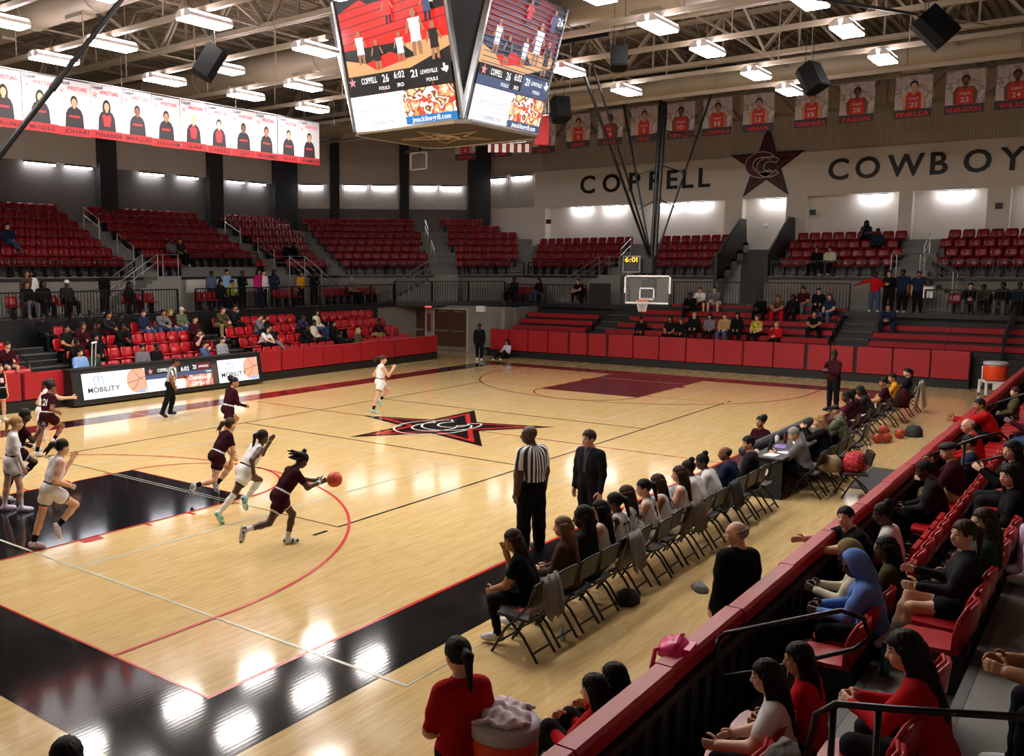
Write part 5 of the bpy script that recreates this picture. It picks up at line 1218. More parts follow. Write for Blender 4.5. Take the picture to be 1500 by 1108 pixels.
def cooler(label, x, y, s, rz):
    root = thing('drink_cooler', label, 'cooler', (x, y, 0), rz)
    MB().lathe([(.24 * s, .55), (.27 * s, .6), (.28 * s, 1.0), (.27 * s, 1.06)], (0, 0, 0), 28).build('tank', pmat('cooler_orange', 'E8481A', .4, .05, 3), root, True)
    MB().lathe([(.285 * s, 1.05), (.29 * s, 1.13), (.28 * s, 1.15), (.2 * s, 1.165), (.001, 1.165)], (0, 0, 0), 28).build('lid', pmat('cooler_lid', 'B9B8C6', .5), root, True)
    m = MB(); m.box(-.3 * s, .3 * s, -.3 * s, .3 * s, .47, .52)
    for a in (-1, 1):
        for c in (-1, 1): m.box(*sorted((a * .3 * s, a * .25 * s)), *sorted((c * .3 * s, c * .25 * s)), .06, .52)
    m.build('cart_frame', M_white, root)
    MB().tube([(-.32 * s, -.25, .3), (-.36 * s, -.25, .95), (-.36 * s, .25, .95), (-.32 * s, .25, .3)], .022, 8).build('cart_handle', M_white, root, True)
    for a in (-1, 1):
        for c in (-1, 1): MB().tube([(a * .27 * s, c * .27 * s - .015, .04), (a * .27 * s, c * .27 * s + .015, .04)], .04, 10).build('wheel', M_black, root)
    MB().box(.285 * s, .3 * s, -.16, .16, .25, .5).build('front_plate', M_white, root)
    return root
cooler('big orange drink cooler with grey lid beside woman in red shirt', -.42, -3.72, .86, .3)
cooler('orange drink cooler on a white cart by the far end of the bleachers', 30.6, -3.3, 1.25, math.pi + .4)
M_towel = pmat('pink_towel', 'D8C3CB', .95, .12, 12, bump=.4)
m = MB(); n, k = 22, 12; vs = []
for i in range(k + 1):
    for j in range(n + 1):
        u_, v_ = -1 + 2 * j / n, -1 + 2 * i / k; r_ = math.hypot(u_, v_)
        vs.append((u_ * .19 + .02 * math.sin(v_ * 5), v_ * .17 + .03 * math.sin(u_ * 4), .075 * max(0, 1 - r_ * .75) + .025 * math.sin(u_ * 9 + v_ * 4) * math.cos(v_ * 7) + .03))
m.add(vs, [(i * (n + 1) + j, i * (n + 1) + j + 1, (i + 1) * (n + 1) + j + 1, (i + 1) * (n + 1) + j) for i in range(k) for j in range(n)])
o = m.build('towel', M_towel, None, True); o.location = (-.42, -3.72, 1.15); o.rotation_euler = (0, 0, .4); o.modifiers.new('thick', 'SOLIDIFY').thickness = .02; tag(o, 'crumpled pale pink towel on the orange cooler lid', 'towel')
MB().box(-.1, .1, -.15, -.1, .02, .08).build('front_pocket', MATS['hot_pink'], bpy.data.objects['pink_backpack']); MB().tube([(-.12, -.04, .115), (0, -.04, .15), (.12, -.04, .115)], .012, 6).build('carry_handle', MATS['hot_pink'], bpy.data.objects['pink_backpack'])
# crutches propped in the left stand
o = thing('crutches', 'pair of white crutches leaning on red chairs in the left stand', 'crutches', (11.4, 19.45, .75)); o.rotation_euler = (.25, -.1, 0)
for s in (-.07, .07): MB().tube([(s * .4, 0, 0), (s, .0, .5), (s, 0, 1.15)], .016, 6).build('shaft', M_white, o)
MB().tube([(-.09, 0, 1.16), (.09, 0, 1.16)], .03, 6).build('arm_pad', M_white, o); MB().tube([(-.07, 0, .62), (.07, 0, .62)], .02, 6).build('hand_grip', M_dark, o)
lump('grey_sweater', 'grey sweater on the back of the second chair beside girl in white tee', (.22, -5.4, 1.0), .2, .12, .25, M_greycloth, 'sweater', 12)
lump('snack_bag', 'crumpled green and white snack bag by girl in white tee', (1.05, -4.75, .36), .1, .08, .14, patch_mat('snack_wrap', ['2E7A3A', 'D8D8D0', '58A84A'], 20), 'snack bag', 13)
lump('pink_packet', 'pink plastic packet on the floor beside black hand rail', (-1.05, -4.75, .36), .13, .1, .22, pmat('pink_packet', 'A83050', .35), 'packet', 14)
o = MB().lathe([(.036, 0), (.038, .05), (.038, .2), (.03, .23), (.03, .26)], (0, 0, 0), 12).build('steel_flask', pmat('teal_flask', '2C5A66', .3), None, True); o.location = (3.05, -5.45, .72); tag(o, 'teal flask on the tread beside crossed-legs woman', 'bottle'); MB().lathe([(.033, .26), (.033, .3), (.001, .3)], (0, 0, 0), 12).build('lid', M_black, o)

# ------------------------------------------------------------------ people: implicit bodies meshed with surface nets
def nets(F, org, h):
    S = F < 0
    c = [S[i:S.shape[0] - 1 + i, j:S.shape[1] - 1 + j, k:S.shape[2] - 1 + k] for i in (0, 1) for j in (0, 1) for k in (0, 1)]
    cnt = sum(x.astype(np.int8) for x in c); mixed = (cnt > 0) & (cnt < 8)
    I, J, K = np.nonzero(mixed); idx = -np.ones(mixed.shape, np.int64); idx[mixed] = np.arange(len(I))
    acc = np.zeros((len(I), 3)); num = np.zeros(len(I))
    for ax in range(3):
        o1, o2 = [a for a in range(3) if a != ax]
        for u_ in (0, 1):
            for v_ in (0, 1):
                o = [0, 0, 0]; o[o1] = u_; o[o2] = v_; e = [0, 0, 0]; e[ax] = 1
                f0 = F[I + o[0], J + o[1], K + o[2]]; f1 = F[I + o[0] + e[0], J + o[1] + e[1], K + o[2] + e[2]]
                cr = (f0 < 0) != (f1 < 0); t = np.where(cr, f0 / np.where(cr, f0 - f1, 1), 0)
                p = np.tile(np.array(o, float), (len(I), 1)); p[:, ax] += t
                acc += p * cr[:, None]; num += cr
    V = (np.stack([I, J, K], 1) + acc / num[:, None]) * h + org
    Q = []
    for ax in range(3):
        o1, o2 = (ax + 1) % 3, (ax + 2) % 3
        sl0 = [slice(1, -1)] * 3; sl1 = [slice(1, -1)] * 3; sl0[ax] = slice(0, -1); sl1[ax] = slice(1, None)
        a, b_ = S[tuple(sl0)], S[tuple(sl1)]
        for sgn in (0, 1):
            g = np.argwhere((a & ~b_) if sgn == 0 else (~a & b_))
            if not len(g): continue
            g[:, o1] += 1; g[:, o2] += 1
            def cell(d1, d2): q = g.copy(); q[:, o1] -= d1; q[:, o2] -= d2; return idx[q[:, 0], q[:, 1], q[:, 2]]
            q = np.stack([cell(1, 1), cell(0, 1), cell(0, 0), cell(1, 0)], 1)
            Q.append(q if sgn == 0 else q[:, ::-1])
    return V, np.concatenate(Q)
def pdist(P, pr):
    a, b_, ra, rb = pr[0], pr[1], pr[2], pr[3]
    ab = b_ - a; l2 = ab @ ab
    if l2 < 1e-9: return np.linalg.norm(P - a, axis=-1) - ra
    t = np.clip(((P - a) @ ab) / l2, 0, 1); return np.linalg.norm(P - a - t[..., None] * ab, axis=-1) - (ra + (rb - ra) * t)
def edist(P, pr):                      # ellipsoid: centre, radii
    q = np.linalg.norm((P - pr[0]) / pr[1], axis=-1); return (q - 1) * min(pr[1])
def prim_d(P, pr): return edist(P, pr) if pr[2] is None else pdist(P, pr)
def mesh_sdf(prims, h, k, cut=None):
    lo = np.min([np.minimum(p[0], p[1]) - max(p[2], p[3]) if p[2] is not None else p[0] - p[1] for p in prims], 0) - 3 * h
    hi = np.max([np.maximum(p[0], p[1]) + max(p[2], p[3]) if p[2] is not None else p[0] + p[1] for p in prims], 0) + 3 * h
    n = np.ceil((hi - lo) / h).astype(int) + 1; E = np.zeros(n); mg = 4.0 / k + h
    for p in prims:
        if p[2] is None: a, b_ = p[0] - p[1] - mg, p[0] + p[1] + mg
        else: r = max(p[2], p[3]) + mg; a, b_ = np.minimum(p[0], p[1]) - r, np.maximum(p[0], p[1]) + r
        i0 = np.maximum(((a - lo) / h).astype(int), 0); i1 = np.minimum(((b_ - lo) / h).astype(int) + 2, n)
        g = np.stack(np.meshgrid(*[lo[d] + h * np.arange(i0[d], i1[d]) for d in range(3)], indexing='ij'), -1)
        E[i0[0]:i1[0], i0[1]:i1[1], i0[2]:i1[2]] += np.exp(-k * np.clip(prim_d(g, p), -.5, 1))
    F = -np.log(E + 1e-12) / k
    if cut is not None:
        g = np.stack(np.meshgrid(*[lo[d] + h * np.arange(n[d]) for d in range(3)], indexing='ij'), -1); F = np.maximum(F, cut(g))
    return nets(F, lo, h)
A = lambda *v: np.array(v, float)
SK_, TO, PE, S1, S2, S3, T1, HE, T2, SH_, AN, SHO, EY, LI, BR, WB = range(16)
# canonical head (x forward, z up, centre at ear level)
def make_head(h):
    pr = [(A(-.012, 0, .025), A(.098, .077, .092), None), (A(.02, 0, -.035), A(.072, .06, .08), None), (A(.036, 0, -.08), A(.048, .044, .036), None),
          (A(.085, 0, .008), A(.106, 0, -.028), .008, .014), (A(.084, -.016, -.06), A(.084, .016, -.06), .009, .009), (A(.076, -.034, .026), A(.076, .034, .026), .012, .012),
          (A(-.005, .078, -.008), A(.02, .01, .03), None), (A(-.005, -.078, -.008), A(.02, .01, .03), None), (A(.055, .04, -.03), A(.03, .02, .03), None), (A(.055, -.04, -.03), A(.03, .02, .03), None), (A(-.02, 0, -.05), A(-.015, 0, -.14), .05, .05)]
    V, Q = mesh_sdf(pr, h, 130); c = V[Q].mean(1); lab = np.zeros(len(Q), int); fr = c[:, 0] > .06
    for s in (-1, 1):
        lab[fr & ((((c[:, 1] - s * .03) / .014) ** 2 + ((c[:, 2] - .004) / .0065) ** 2) < 1)] = EY
        lab[fr & (np.abs(c[:, 1] - s * .031) < .02) & (np.abs(c[:, 2] - .035) < .004)] = BR
    lab[fr & (np.abs(c[:, 1]) < .024) & (np.abs(c[:, 2] + .06) < .008)] = LI
    return V, Q, lab
HEAD_HI, HEAD_LO = make_head(.0078), make_head(.012)
def make_hand(h, curl):
    pr = [(A(0, -.014, 0), A(.08, -.03, 0), .017, .012), (A(0, .014, 0), A(.085, .026, 0), .017, .013), (A(0, 0, 0), A(.085, 0, 0), .018, .013)]
    for y, ln in ((.03, .066), (.010, .075), (-.011, .07), (-.031, .056)):
        p = A(.085, y, 0); a = curl * .6
        for s in (.45, .32, .23): q = p + ln * s * A(math.cos(a), y * .6, -math.sin(a)); pr.append((p, q, .0092, .0082)); p = q; a += curl
    p = A(.02, .03, -.004)
    for d, l_ in (((.6, .75, -.2), .04), ((.85, .4, -.3), .035), ((.95, .1, -.35), .026)): q = p + l_ * A(*d); pr.append((p, q, .0115, .0095)); p = q
    V, Q = mesh_sdf(pr, h, 260); return V, Q, np.zeros(len(Q), int)
HANDS = {('rel', 1): make_hand(.0066, .35), ('open', 1): make_hand(.0066, .1), ('grip', 1): make_hand(.0066, .8), ('rel', 0): make_hand(.0095, .35)}
HANDS[('open', 0)] = HANDS[('grip', 0)] = HANDS[('rel', 0)]
def unit(v): v = np.array(v, float); return v / np.linalg.norm(v)
def rot(ax, a):
    c, s = math.cos(a), math.sin(a)
    return {'x': np.array([[1, 0, 0], [0, c, -s], [0, s, c]]), 'y': np.array([[c, 0, s], [0, 1, 0], [-s, 0, c]]), 'z': np.array([[c, -s, 0], [s, c, 0], [0, 0, 1]])}[ax]
STAND = dict(hl=(0, .05, -1), sl=(-.03, .02, -1), hr=(0, -.05, -1), sr=(-.03, -.02, -1), fl=(1, .15, 0), fr=(1, -.15, 0), al=(.02, .16, -1), el=(.14, .04, -1), ar=(.02, -.16, -1), er=(.14, -.04, -1), lean=.03, side=0, twist=0, head=(0, .05, 0), hip=None, lift=0, hands=('rel', 'rel'))
SIT = dict(STAND, hl=(1, .15, -.03), sl=(.04, .02, -1), hr=(1, -.15, -.03), sr=(.04, -.02, -1), al=(.3, .2, -1), el=(.85, -.35, -.3), ar=(.3, -.2, -1), er=(.85, .35, -.3), lean=-.06, hip=.545, head=(0, .12, 0))
POSES = {
    'standa': STAND,
    'standb': dict(STAND, al=(.15, .3, -1), el=(.7, -.65, .25), ar=(.15, -.3, -1), er=(.7, .65, .18), hl=(.04, .09, -1), hr=(-.03, -.1, -1)),
    'standc': dict(STAND, ar=(.25, -1, -.35), er=(.3, -1, -.45), al=(.1, .4, -.9), el=(.5, .3, .3), hl=(.04, .12, -1), hr=(-.03, -.12, -1)),
    'sita': SIT,
    'sitb': dict(SIT, lean=.5, head=(.1, -.3, 0), al=(.75, .15, -.75), el=(.7, -.45, -.25), ar=(.75, -.15, -.75), er=(.7, .45, -.25), hl=(1, .3, -.03), hr=(1, -.3, -.03)),
    'sitc': dict(SIT, lean=.15, ar=(.55, -.1, -.8), er=(.35, .3, .9), al=(.4, .15, -.9), el=(.8, -.55, .0), head=(.2, .1, 0)),
    'sitd': dict(SIT, lean=-.25, hr=(1, .05, .15), sr=(.75, .25, -.7), hl=(1, .1, -.1), sl=(.5, 0, -1), head=(.25, .1, 0)),
}
FINE = [.0152]
def build_body(ps, hi=True, sex='f', loose=0.0, pants=0.0, shorts=True):
    """list of labelled primitives for a pose, plus head and hand placement"""
    m_ = sex == 'm'; T = rot('z', ps['twist']) @ rot('y', ps['lean']) @ rot('x', ps['side']); pr = []
    hipz = ps['hip'] if ps['hip'] is not None else .93
    pel = A(0, 0, hipz); t = lambda x, y, z: pel + T @ A(x, y, z)
    sw = .178 if m_ else .155; ch = .112 if m_ else .098; L_ = loose
    pr += [(pel + A(0, -.06, 0), pel + A(0, .06, 0), .112 + L_ * .5, .112 + L_ * .5, PE), (pel + A(-.03, -.055, -.02), pel + A(-.03, .055, -.02), .11, .11, PE)]
    for s in (-1, 1):
        pr += [(t(0, s * .045, .08), t(0, s * .05, .2), .092 + L_ + (.012 if m_ else 0), .092 + L_, TO), (t(0, s * .06, .2), t(-.005, s * .075, .34), ch + L_, ch + L_ - .012, TO)]
        if not m_: pr.append((t(.06, s * .06, .27), t(.06, s * .06, .28), .058 + L_, .058 + L_, TO))
    pr += [(t(-.012, -sw + .055, .425), t(-.012, sw - .055, .425), .062 + L_ * .7, .062 + L_ * .7, TO), (t(-.012, 0, .4), t(-.005, 0, .47), .075, .06, TO), (t(-.008, 0, .46), t(.012, 0, .56), .052 if not m_ else .06, .05 if not m_ else .057, SK_)]
    hands = []
    for s, ua, fa, hd in ((1, ps['al'], ps['el'], ps['hands'][0]), (-1, ps['ar'], ps['er'], ps['hands'][1])):
        sh = t(-.01, s * sw, .415); u_ = unit(ua); f_ = unit(fa); e = sh + .285 * u_; w_ = e + .245 * f_; k = 1.12 if m_ else 1.0
        mid = sh + u_ * .15
        pr += [(sh, mid, .053 * k + L_ * .8, .047 * k + L_, S1), (mid, e, .045 * k + L_ * .5, .039 * k + L_ * .5, S2), (e, w_, .040 * k + L_ * .5, .027 * k + L_ * .4, S3), (w_ - f_ * .02, w_ + f_ * .02, .026 * k, .024 * k, SK_)]
        zz = A(0, s, .25) if abs(f_[2]) > .5 or True else A(0, 0, 1); zz = zz - f_ * (zz @ f_); zz = unit(zz); yy = np.cross(zz, f_); hands.append((w_, np.stack([f_, yy, zz], 1), s, hd, 1.06 if m_ else .97))
    feet = []; thighs = []
    for s, th, sn, ft in ((1, ps['hl'], ps['sl'], ps['fl']), (-1, ps['hr'], ps['sr'], ps['fr'])):
        j = pel + A(0, s * .088, -.03); u_ = unit(th); f_ = unit(sn); kn = j + .42 * u_; an = kn + .40 * f_; q1, q2 = j + u_ * (.15 if shorts else .225), j + u_ * .245; Pn = pants; thighs.append((j + 0, u_)); sh_ = .04 if shorts else 0
        pr += [(j, q1, .088 + Pn + sh_ * .3, .077 + Pn + sh_, T1), (q1 + u_ * .05, kn, .072 + Pn, .053 + Pn, T2), (kn, kn + f_ * .14, .053 + Pn, .054 + Pn, SH_), (kn + f_ * .14, kn + f_ * .28, .054 + Pn, .040 + Pn, SH_), (kn + f_ * .28, an, .040 + Pn * 1.2, .036 + Pn * 1.1, AN)]
        d = unit(ft); up = unit(-f_ - d * (-f_ @ d)) if abs(f_ @ d) < .98 else A(0, 0, 1)
        hl_, bl = an - d * .04 - up * .04, an + d * .11 - up * .045; tp = an + d * .17 - up * .048
        lat = np.cross(up, d)
        pr += [(an + d * .0 - up * .01, an + d * .05 - up * .03, .04, .04, SHO), (hl_, bl, .036, .038, SHO), (bl + lat * .012, tp, .038, .028, SHO), (bl - lat * .012, tp, .038, .028, SHO)]
        feet += [hl_[2] - .036, tp[2] - .028, bl[2] - .038]
    dz = -min(feet) + ps['lift'] if ps['hip'] is None else 0.0
    Rh = T @ rot('y', -ps['lean'] * .55) @ rot('z', ps['head'][0]) @ rot('y', ps['head'][1]) @ rot('x', ps['head'][2])
    hc = t(.014, 0, .545) + Rh @ A(.018, 0, .098)
    off = A(0, 0, dz)
    pr = [(a + off, b_ + off, ra, rb, lb) for a, b_, ra, rb, lb in pr]
    V, Q = mesh_sdf(pr, FINE[0] if hi else .022, 75)
    c = V[Q].mean(1); D = np.stack([pdist(c, p) for p in pr]); lab = np.array([p[4] for p in pr])[D.argmin(0)]
    if shorts:
        lab[((lab == PE) | (lab == TO)) & (np.abs((c - pel - off) @ T[:, 2] - .085) < .013)] = WB
        for j_, u_ in thighs: lab[(lab == T1) & ((c - j_ - off) @ u_ > .225) & (np.linalg.norm(c - j_ - off, axis=1) < .42)] = HE
    Vs, Qs, Ls = [V], [Q], [lab]; n = len(V)
    hv, hq, hlb = HEAD_HI if hi else HEAD_LO
    Vs.append(hv @ Rh.T + hc + off); Qs.append(hq + n); Ls.append(hlb); n += len(hv)
    for w_, Rm, s, hd, sc in hands:
        v, q, l_ = HANDS[(hd, 1 if hi else 0)]; v = v * sc
        if s > 0: v = v * A(1, -1, 1); q = q[:, ::-1]
        Vs.append(v @ Rm.T + w_ + off); Qs.append(q + n); Ls.append(l_); n += len(v)
    V, Q, lab = np.concatenate(Vs), np.concatenate(Qs), np.concatenate(Ls)
    me = bpy.data.meshes.new('person'); me.from_pydata(V.tolist(), [], Q.tolist())
    for i in range(16): me.materials.append(None)
    me.polygons.foreach_set('material_index', lab.astype(np.int32)); me.polygons.foreach_set('use_smooth', [True] * len(Q)); me.update()
    m4 = Matrix.Identity(4)
    for i in range(3):
        for j in range(3): m4[i][j] = Rh[i, j]
        m4[i][3] = (hc + off)[i]
    wr = [(Vector(w_ + off), Vector(Rm[:, 0])) for w_, Rm, *_r in hands]
    return me, m4, wr
# hair in head space
HAIR = {}
def hair_mesh(style):
    if style in HAIR: return HAIR[style]
    cap = [(A(-.014, 0, .034), A(.108, .089, .104), None)]; cut = lambda g: (.78 * g[..., 0] - .62 * g[..., 2]) - .03 + .012 * np.sin(g[..., 1] * 160)
    ex = []; full = None
    if style in ('short',): pass
    elif style == 'long': ex = [(A(.012, s * .078, .03), A(-.01, s * .085, -.15), .026, .03) for s in (-1, 1)] + [(A(-.05, s * .055, .02), A(-.07, s * .06, -.17), .05, .042) for s in (-1, 1)] + [(A(-.07, 0, .0), A(-.1, 0, -.3), .06, .045)] + [(A(-.09, s * .05, -.1), A(-.11, s * .05, -.3), .045, .03) for s in (-1, 1)]
    elif style == 'vlong': ex = [(A(.01, s * .078, .03), A(-.015, s * .088, -.2), .027, .033) for s in (-1, 1)] + [(A(-.04, s * .06, .02), A(-.07, s * .07, -.2), .05, .05) for s in (-1, 1)] + [(A(-.07, 0, .0), A(-.12, 0, -.42), .07, .055)] + [(A(-.09, s * .06, -.1), A(-.12, s * .07, -.42), .055, .035) for s in (-1, 1)]
    elif style == 'pony': ex = [(A(-.1, 0, .05), A(-.15, 0, .02), .03, .036), (A(-.15, 0, .02), A(-.165, 0, -.2), .036, .016)]
    elif style == 'fly': ex = [(A(-.1, 0, .06), A(-.17, 0, .05), .03, .038), (A(-.17, 0, .05), A(-.3, .01, -.06), .038, .012), (A(-.17, 0, .05), A(-.27, -.02, -.1), .03, .01)]
    elif style == 'bun': ex = [(A(-.07, 0, .12), A(-.08, 0, .13), .046, .046)]
    elif style == 'puff': ex = [(A(-.1, 0, .09), A(-.11, 0, .1), .078, .07)]
    elif style == 'dreads':
        ex = [(A(-.03, 0, .12), A(-.035, 0, .15), .04, .036)] + [(A(-.06, (i - 3) * .02, .08), A(-.2 - .03 * (i % 3), (i - 3) * .035, .06 - .03 * (i % 4)), .02, .012) for i in range(7)] + [(A(-.07, (i - 3) * .02, .02), A(-.17 - .02 * (i % 2), (i - 3) * .03, -.05), .02, .012) for i in range(7)]
    elif style == 'curly': ex = [(A(-.06, s * .06, .0), A(-.07, s * .075, -.12), .065, .06) for s in (-1, 1)] + [(A(-.08, 0, .05), A(-.1, 0, -.18), .085, .075), (A(-.02, 0, .08), A(-.04, 0, .08), .085, .085)]
    elif style == 'afro': full = [(A(-.02, 0, .05), A(.125, .115, .12), None)]; cut = lambda g: (.85 * g[..., 0] - .5 * g[..., 2]) - .045
    elif style == 'fringe': cut = lambda g: np.maximum(np.maximum(g[..., 0] - .012, g[..., 2] - .03 - .3 * np.minimum(g[..., 0], 0) * -1), -(g[..., 2] + .075))
    elif style == 'hood': full = [(A(-.02, 0, .015), A(.125, .11, .135), None), (A(-.05, 0, -.06), A(-.06, 0, -.14), .1, .1)]; cut = lambda g: g[..., 0] - .065
    elif style in ('cap', 'beanie'):
        full = [(A(-.012, 0, .045), A(.108, .088, .092), None)]; cut = lambda g: -(g[..., 2] - .035 - .1 * g[..., 0])
        if style == 'beanie': full = [(A(-.014, 0, .045), A(.11, .092, .1), None)]; cut = lambda g: -(g[..., 2] - .02 - .15 * g[..., 0])
    elif style == 'beret': full = [(A(-.01, 0, .07), A(.13, .12, .06), None)]; cut = lambda g: -(g[..., 2] - .04)
    V, Q = mesh_sdf((full or cap) + ex, .0085, 110, None if ex else cut)
    if ex:
        Vc, Qc = mesh_sdf(cap, .0085, 110, cut); Ve, Qe = mesh_sdf(ex, .0095, 90, None); V = np.concatenate([Vc, Ve]); Q = np.concatenate([Qc, Qe + len(Vc)])
    if style not in ('cap', 'beanie', 'hood', 'beret'):      # strands: fine grooves round the head
        az = np.arctan2(V[:, 1], V[:, 0] + .02); g_ = .035 * np.sin(az * 31 + V[:, 2] * 40 + 2 * np.sin(V[:, 2] * 55)) + .025 * np.sin(az * 13 + V[:, 2] * 90)
        ctr_ = np.stack([np.minimum(V[:, 0], 0) * .6 - .02, V[:, 1] * 0, np.clip(V[:, 2], -1, .06)], 1); V = V + (V - ctr_) * g_[:, None]
    v, q = V.tolist(), Q.tolist()
    if style == 'cap':
        o = len(v); n = 10; top = []
        for r_, z in ((.1, .042), (.175, .032)):
            for dz in (0, -.008): top.append([(r_ * math.cos(a) * 1.0 + (.0 if r_ < .15 else .0), r_ * .85 * math.sin(a), z + dz) for a in [math.radians(-48 + 96 * i / (n - 1)) for i in range(n)]])
        for row in top: v += row
        i_t, i_b, o_t, o_b = o, o + n, o + 2 * n, o + 3 * n
        for i in range(n - 1): q += [[i_t + i, o_t + i, o_t + i + 1, i_t + i + 1], [i_b + i + 1, o_b + i + 1, o_b + i, i_b + i], [o_t + i, o_b + i, o_b + i + 1, o_t + i + 1]]
    me = bpy.data.meshes.new('hair'); me.from_pydata(v, [], q); me.materials.append(None); me.polygons.foreach_set('use_smooth', [True] * len(q)); me.update()
    HAIR[style] = me; return me
SKIN = {k: pmat('skin_' + k, h, .5, .06, 12) for k, h in dict(light='D2A084', tan='A9744F', brown='7A4B32', dark='4A2C20').items()}
LIPS = {k: pmat('lip_' + k, h, .5) for k, h in dict(light='A8605A', tan='8A4A42', brown='5E302A', dark='3A1C1A').items()}
M_eye = pmat('eye_dark', '1C1412', .2)
HCOL = {k: pmat('hair_' + k, h, .6, .25, 40, bump=.3, spec=.2) for k, h in dict(black='14100F', brown='3A261A', blond='9C7A4A', auburn='5A2A1A', grey='8A8682', white='D8D6D2', cream='CFC6B2').items()}
FAB = dict(black='101012', charcoal='222124', grey='66646A', white='D8D5D4', maroon='340C16', navy='1E2740', denim='3C4E6E', skyblue='7E9FD0', forest='27352A', slate='4A5A7A', olive='4A452E', khaki='84704C', purple='3A2A4A', cream='C9BFA6', lime='8FA84A', pink='B8206A', brown='4A382C', yellow='C48A1A', red='B3151C', tan='9A7A4E', shorts='26262A', suit='1B1B1F', blue='5F7FC0', jersey='E4E1E2', mjersey='300A15', lav='C9B2D2', teal='4FB0B0', redshirt='A8121A')
FABM = {k: pmat('cloth_' + k, h, .9, .12, 9, spec=.12) for k, h in FAB.items()}
FABM['camo'] = patch_mat('cloth_camo', ['3E4A32', '6A6E4E', '2A2E22', '8A8A6A'], 16); FABM['striped'] = stripe_mat('cloth_striped', 'B8B8B8', '3A3A3C', 1, False, 2, .05); FABM['bee'] = patch_mat('cloth_bee', ['1A1A16', 'D8C81E', '1A1A16', 'E0D22A'], 14)
FABM['ref'] = stripe_mat('referee_stripes', 'D8D8D8', '131313', 17); FABM['shoe_w'] = pmat('shoe_white', 'D4D2D0', .5, .1, 20); FABM['shoe_b'] = pmat('shoe_black', '17171A', .5); FABM['shoe_lav'] = patch_mat('shoe_lavender', ['C8AFD0', 'D8D2DA', 'B898C8'], 18, .5); FABM['shoe_teal'] = patch_mat('shoe_teal', ['58B8B4', 'E0E0DC', '7CCFC4', '2A4A4C'], 16, .5); FABM['shoe_bw'] = patch_mat('shoe_black_white', ['1A1A1C', 'DAD8D6', 'CFCDCB', '1A1A1C'], 14, .5)
PROTO = {}
LABELS = []
def dress(o, skin, top, bottom, sleeve='long', leg='long', shoe='shoe_w', sock=None, hem=None, brow='black', pelvis='bottom', shinm=None):
    sk = SKIN[skin]; tp = FABM[top]; bt = FABM[bottom] if bottom != 'skin' else sk
    s = [sk] * 16; s[TO] = tp; s[PE] = tp if pelvis == 'top' else bt
    s[S1] = tp if sleeve in ('short', 'mid', 'long') else sk; s[S2] = tp if sleeve in ('mid', 'long') else sk; s[S3] = tp if sleeve == 'long' else sk
    s[WB] = FABM[hem] if hem else s[PE]
    s[T1] = bt; s[HE] = FABM[hem] if hem else bt; s[T2] = bt if leg == 'long' else sk; s[SH_] = bt if leg == 'long' else (FABM[shinm] if shinm else sk); s[AN] = FABM[sock] if sock else (bt if leg == 'long' else sk)
    s[SHO] = FABM[shoe]; s[EY] = M_eye; s[LI] = LIPS[skin]; s[BR] = HCOL[brow] if brow in HCOL else HCOL['black']
    for i, sl in enumerate(o.material_slots): sl.link = 'OBJECT'; sl.material = s[i]
def person(label, pos, yaw, pose, skin='light', top='black', bottom='black', hair=('short', 'black'), sex='f', loose=.012, pants=.012, hi=True, scale=1.0, group=None, key=None, **kw):
    short = kw.get('leg', 'long') == 'short'
    if key and key in PROTO: me, m4, wr = PROTO[key]
    else:
        me, m4, wr = build_body(POSES[pose] if isinstance(pose, str) else pose, hi, sex, loose, 0.0 if short else pants, short)
        if key: PROTO[key] = (me, m4, wr)
    o = link('person', me); o.location = pos; o.rotation_euler = (0, 0, yaw); o.scale = (scale,) * 3
    dress(o, skin, top, bottom, brow=hair[1] if hair and hair[0] not in ('cap', 'hood', 'beanie', 'beret') else 'black', **kw); tag(o, label, 'person', group)
    if hair and hair[0] != 'bald':
        nm = {'cap': 'cap', 'beanie': 'beanie', 'hood': 'hood', 'beret': 'flat_hat'}.get(hair[0], 'hair'); hm = link(nm, hair_mesh(hair[0]), o); hm.matrix_local = m4
        hm.material_slots[0].link = 'OBJECT'; hm.material_slots[0].material = HCOL.get(hair[1]) or FABM[hair[1]]
    o['_w'] = 0; del o['_w']
    LABELS.append(o); return o, m4, wr
def decal(o, txt, size, mat, center, back=False, wd=None, nm='jersey_print'):
    """print on a jersey: lettering laid onto the body surface (body space, facing +x or -x)"""
    me = text_mesh(txt, size, mat, nm, width=wd); b_ = o.data
    tree = BVHTree.FromPolygons([v.co for v in b_.vertices], [p.vertices for p in b_.polygons])
    sx = -1 if back else 1
    for v in me.vertices:
        y = center[1] + (v.co.x if not back else -v.co.x) * 1.0; y = center[1] + (v.co.x if back else v.co.x) * (-1 if back else 1)
        z = center[2] + v.co.y; hit = tree.ray_cast(Vector((center[0] + .6 * sx, y, z)), Vector((-sx, 0, 0)))
        x = hit[0].x if hit[0] else center[0]; v.co = (x + .006 * sx, y, z)
    me.update(); link(nm, me, o)

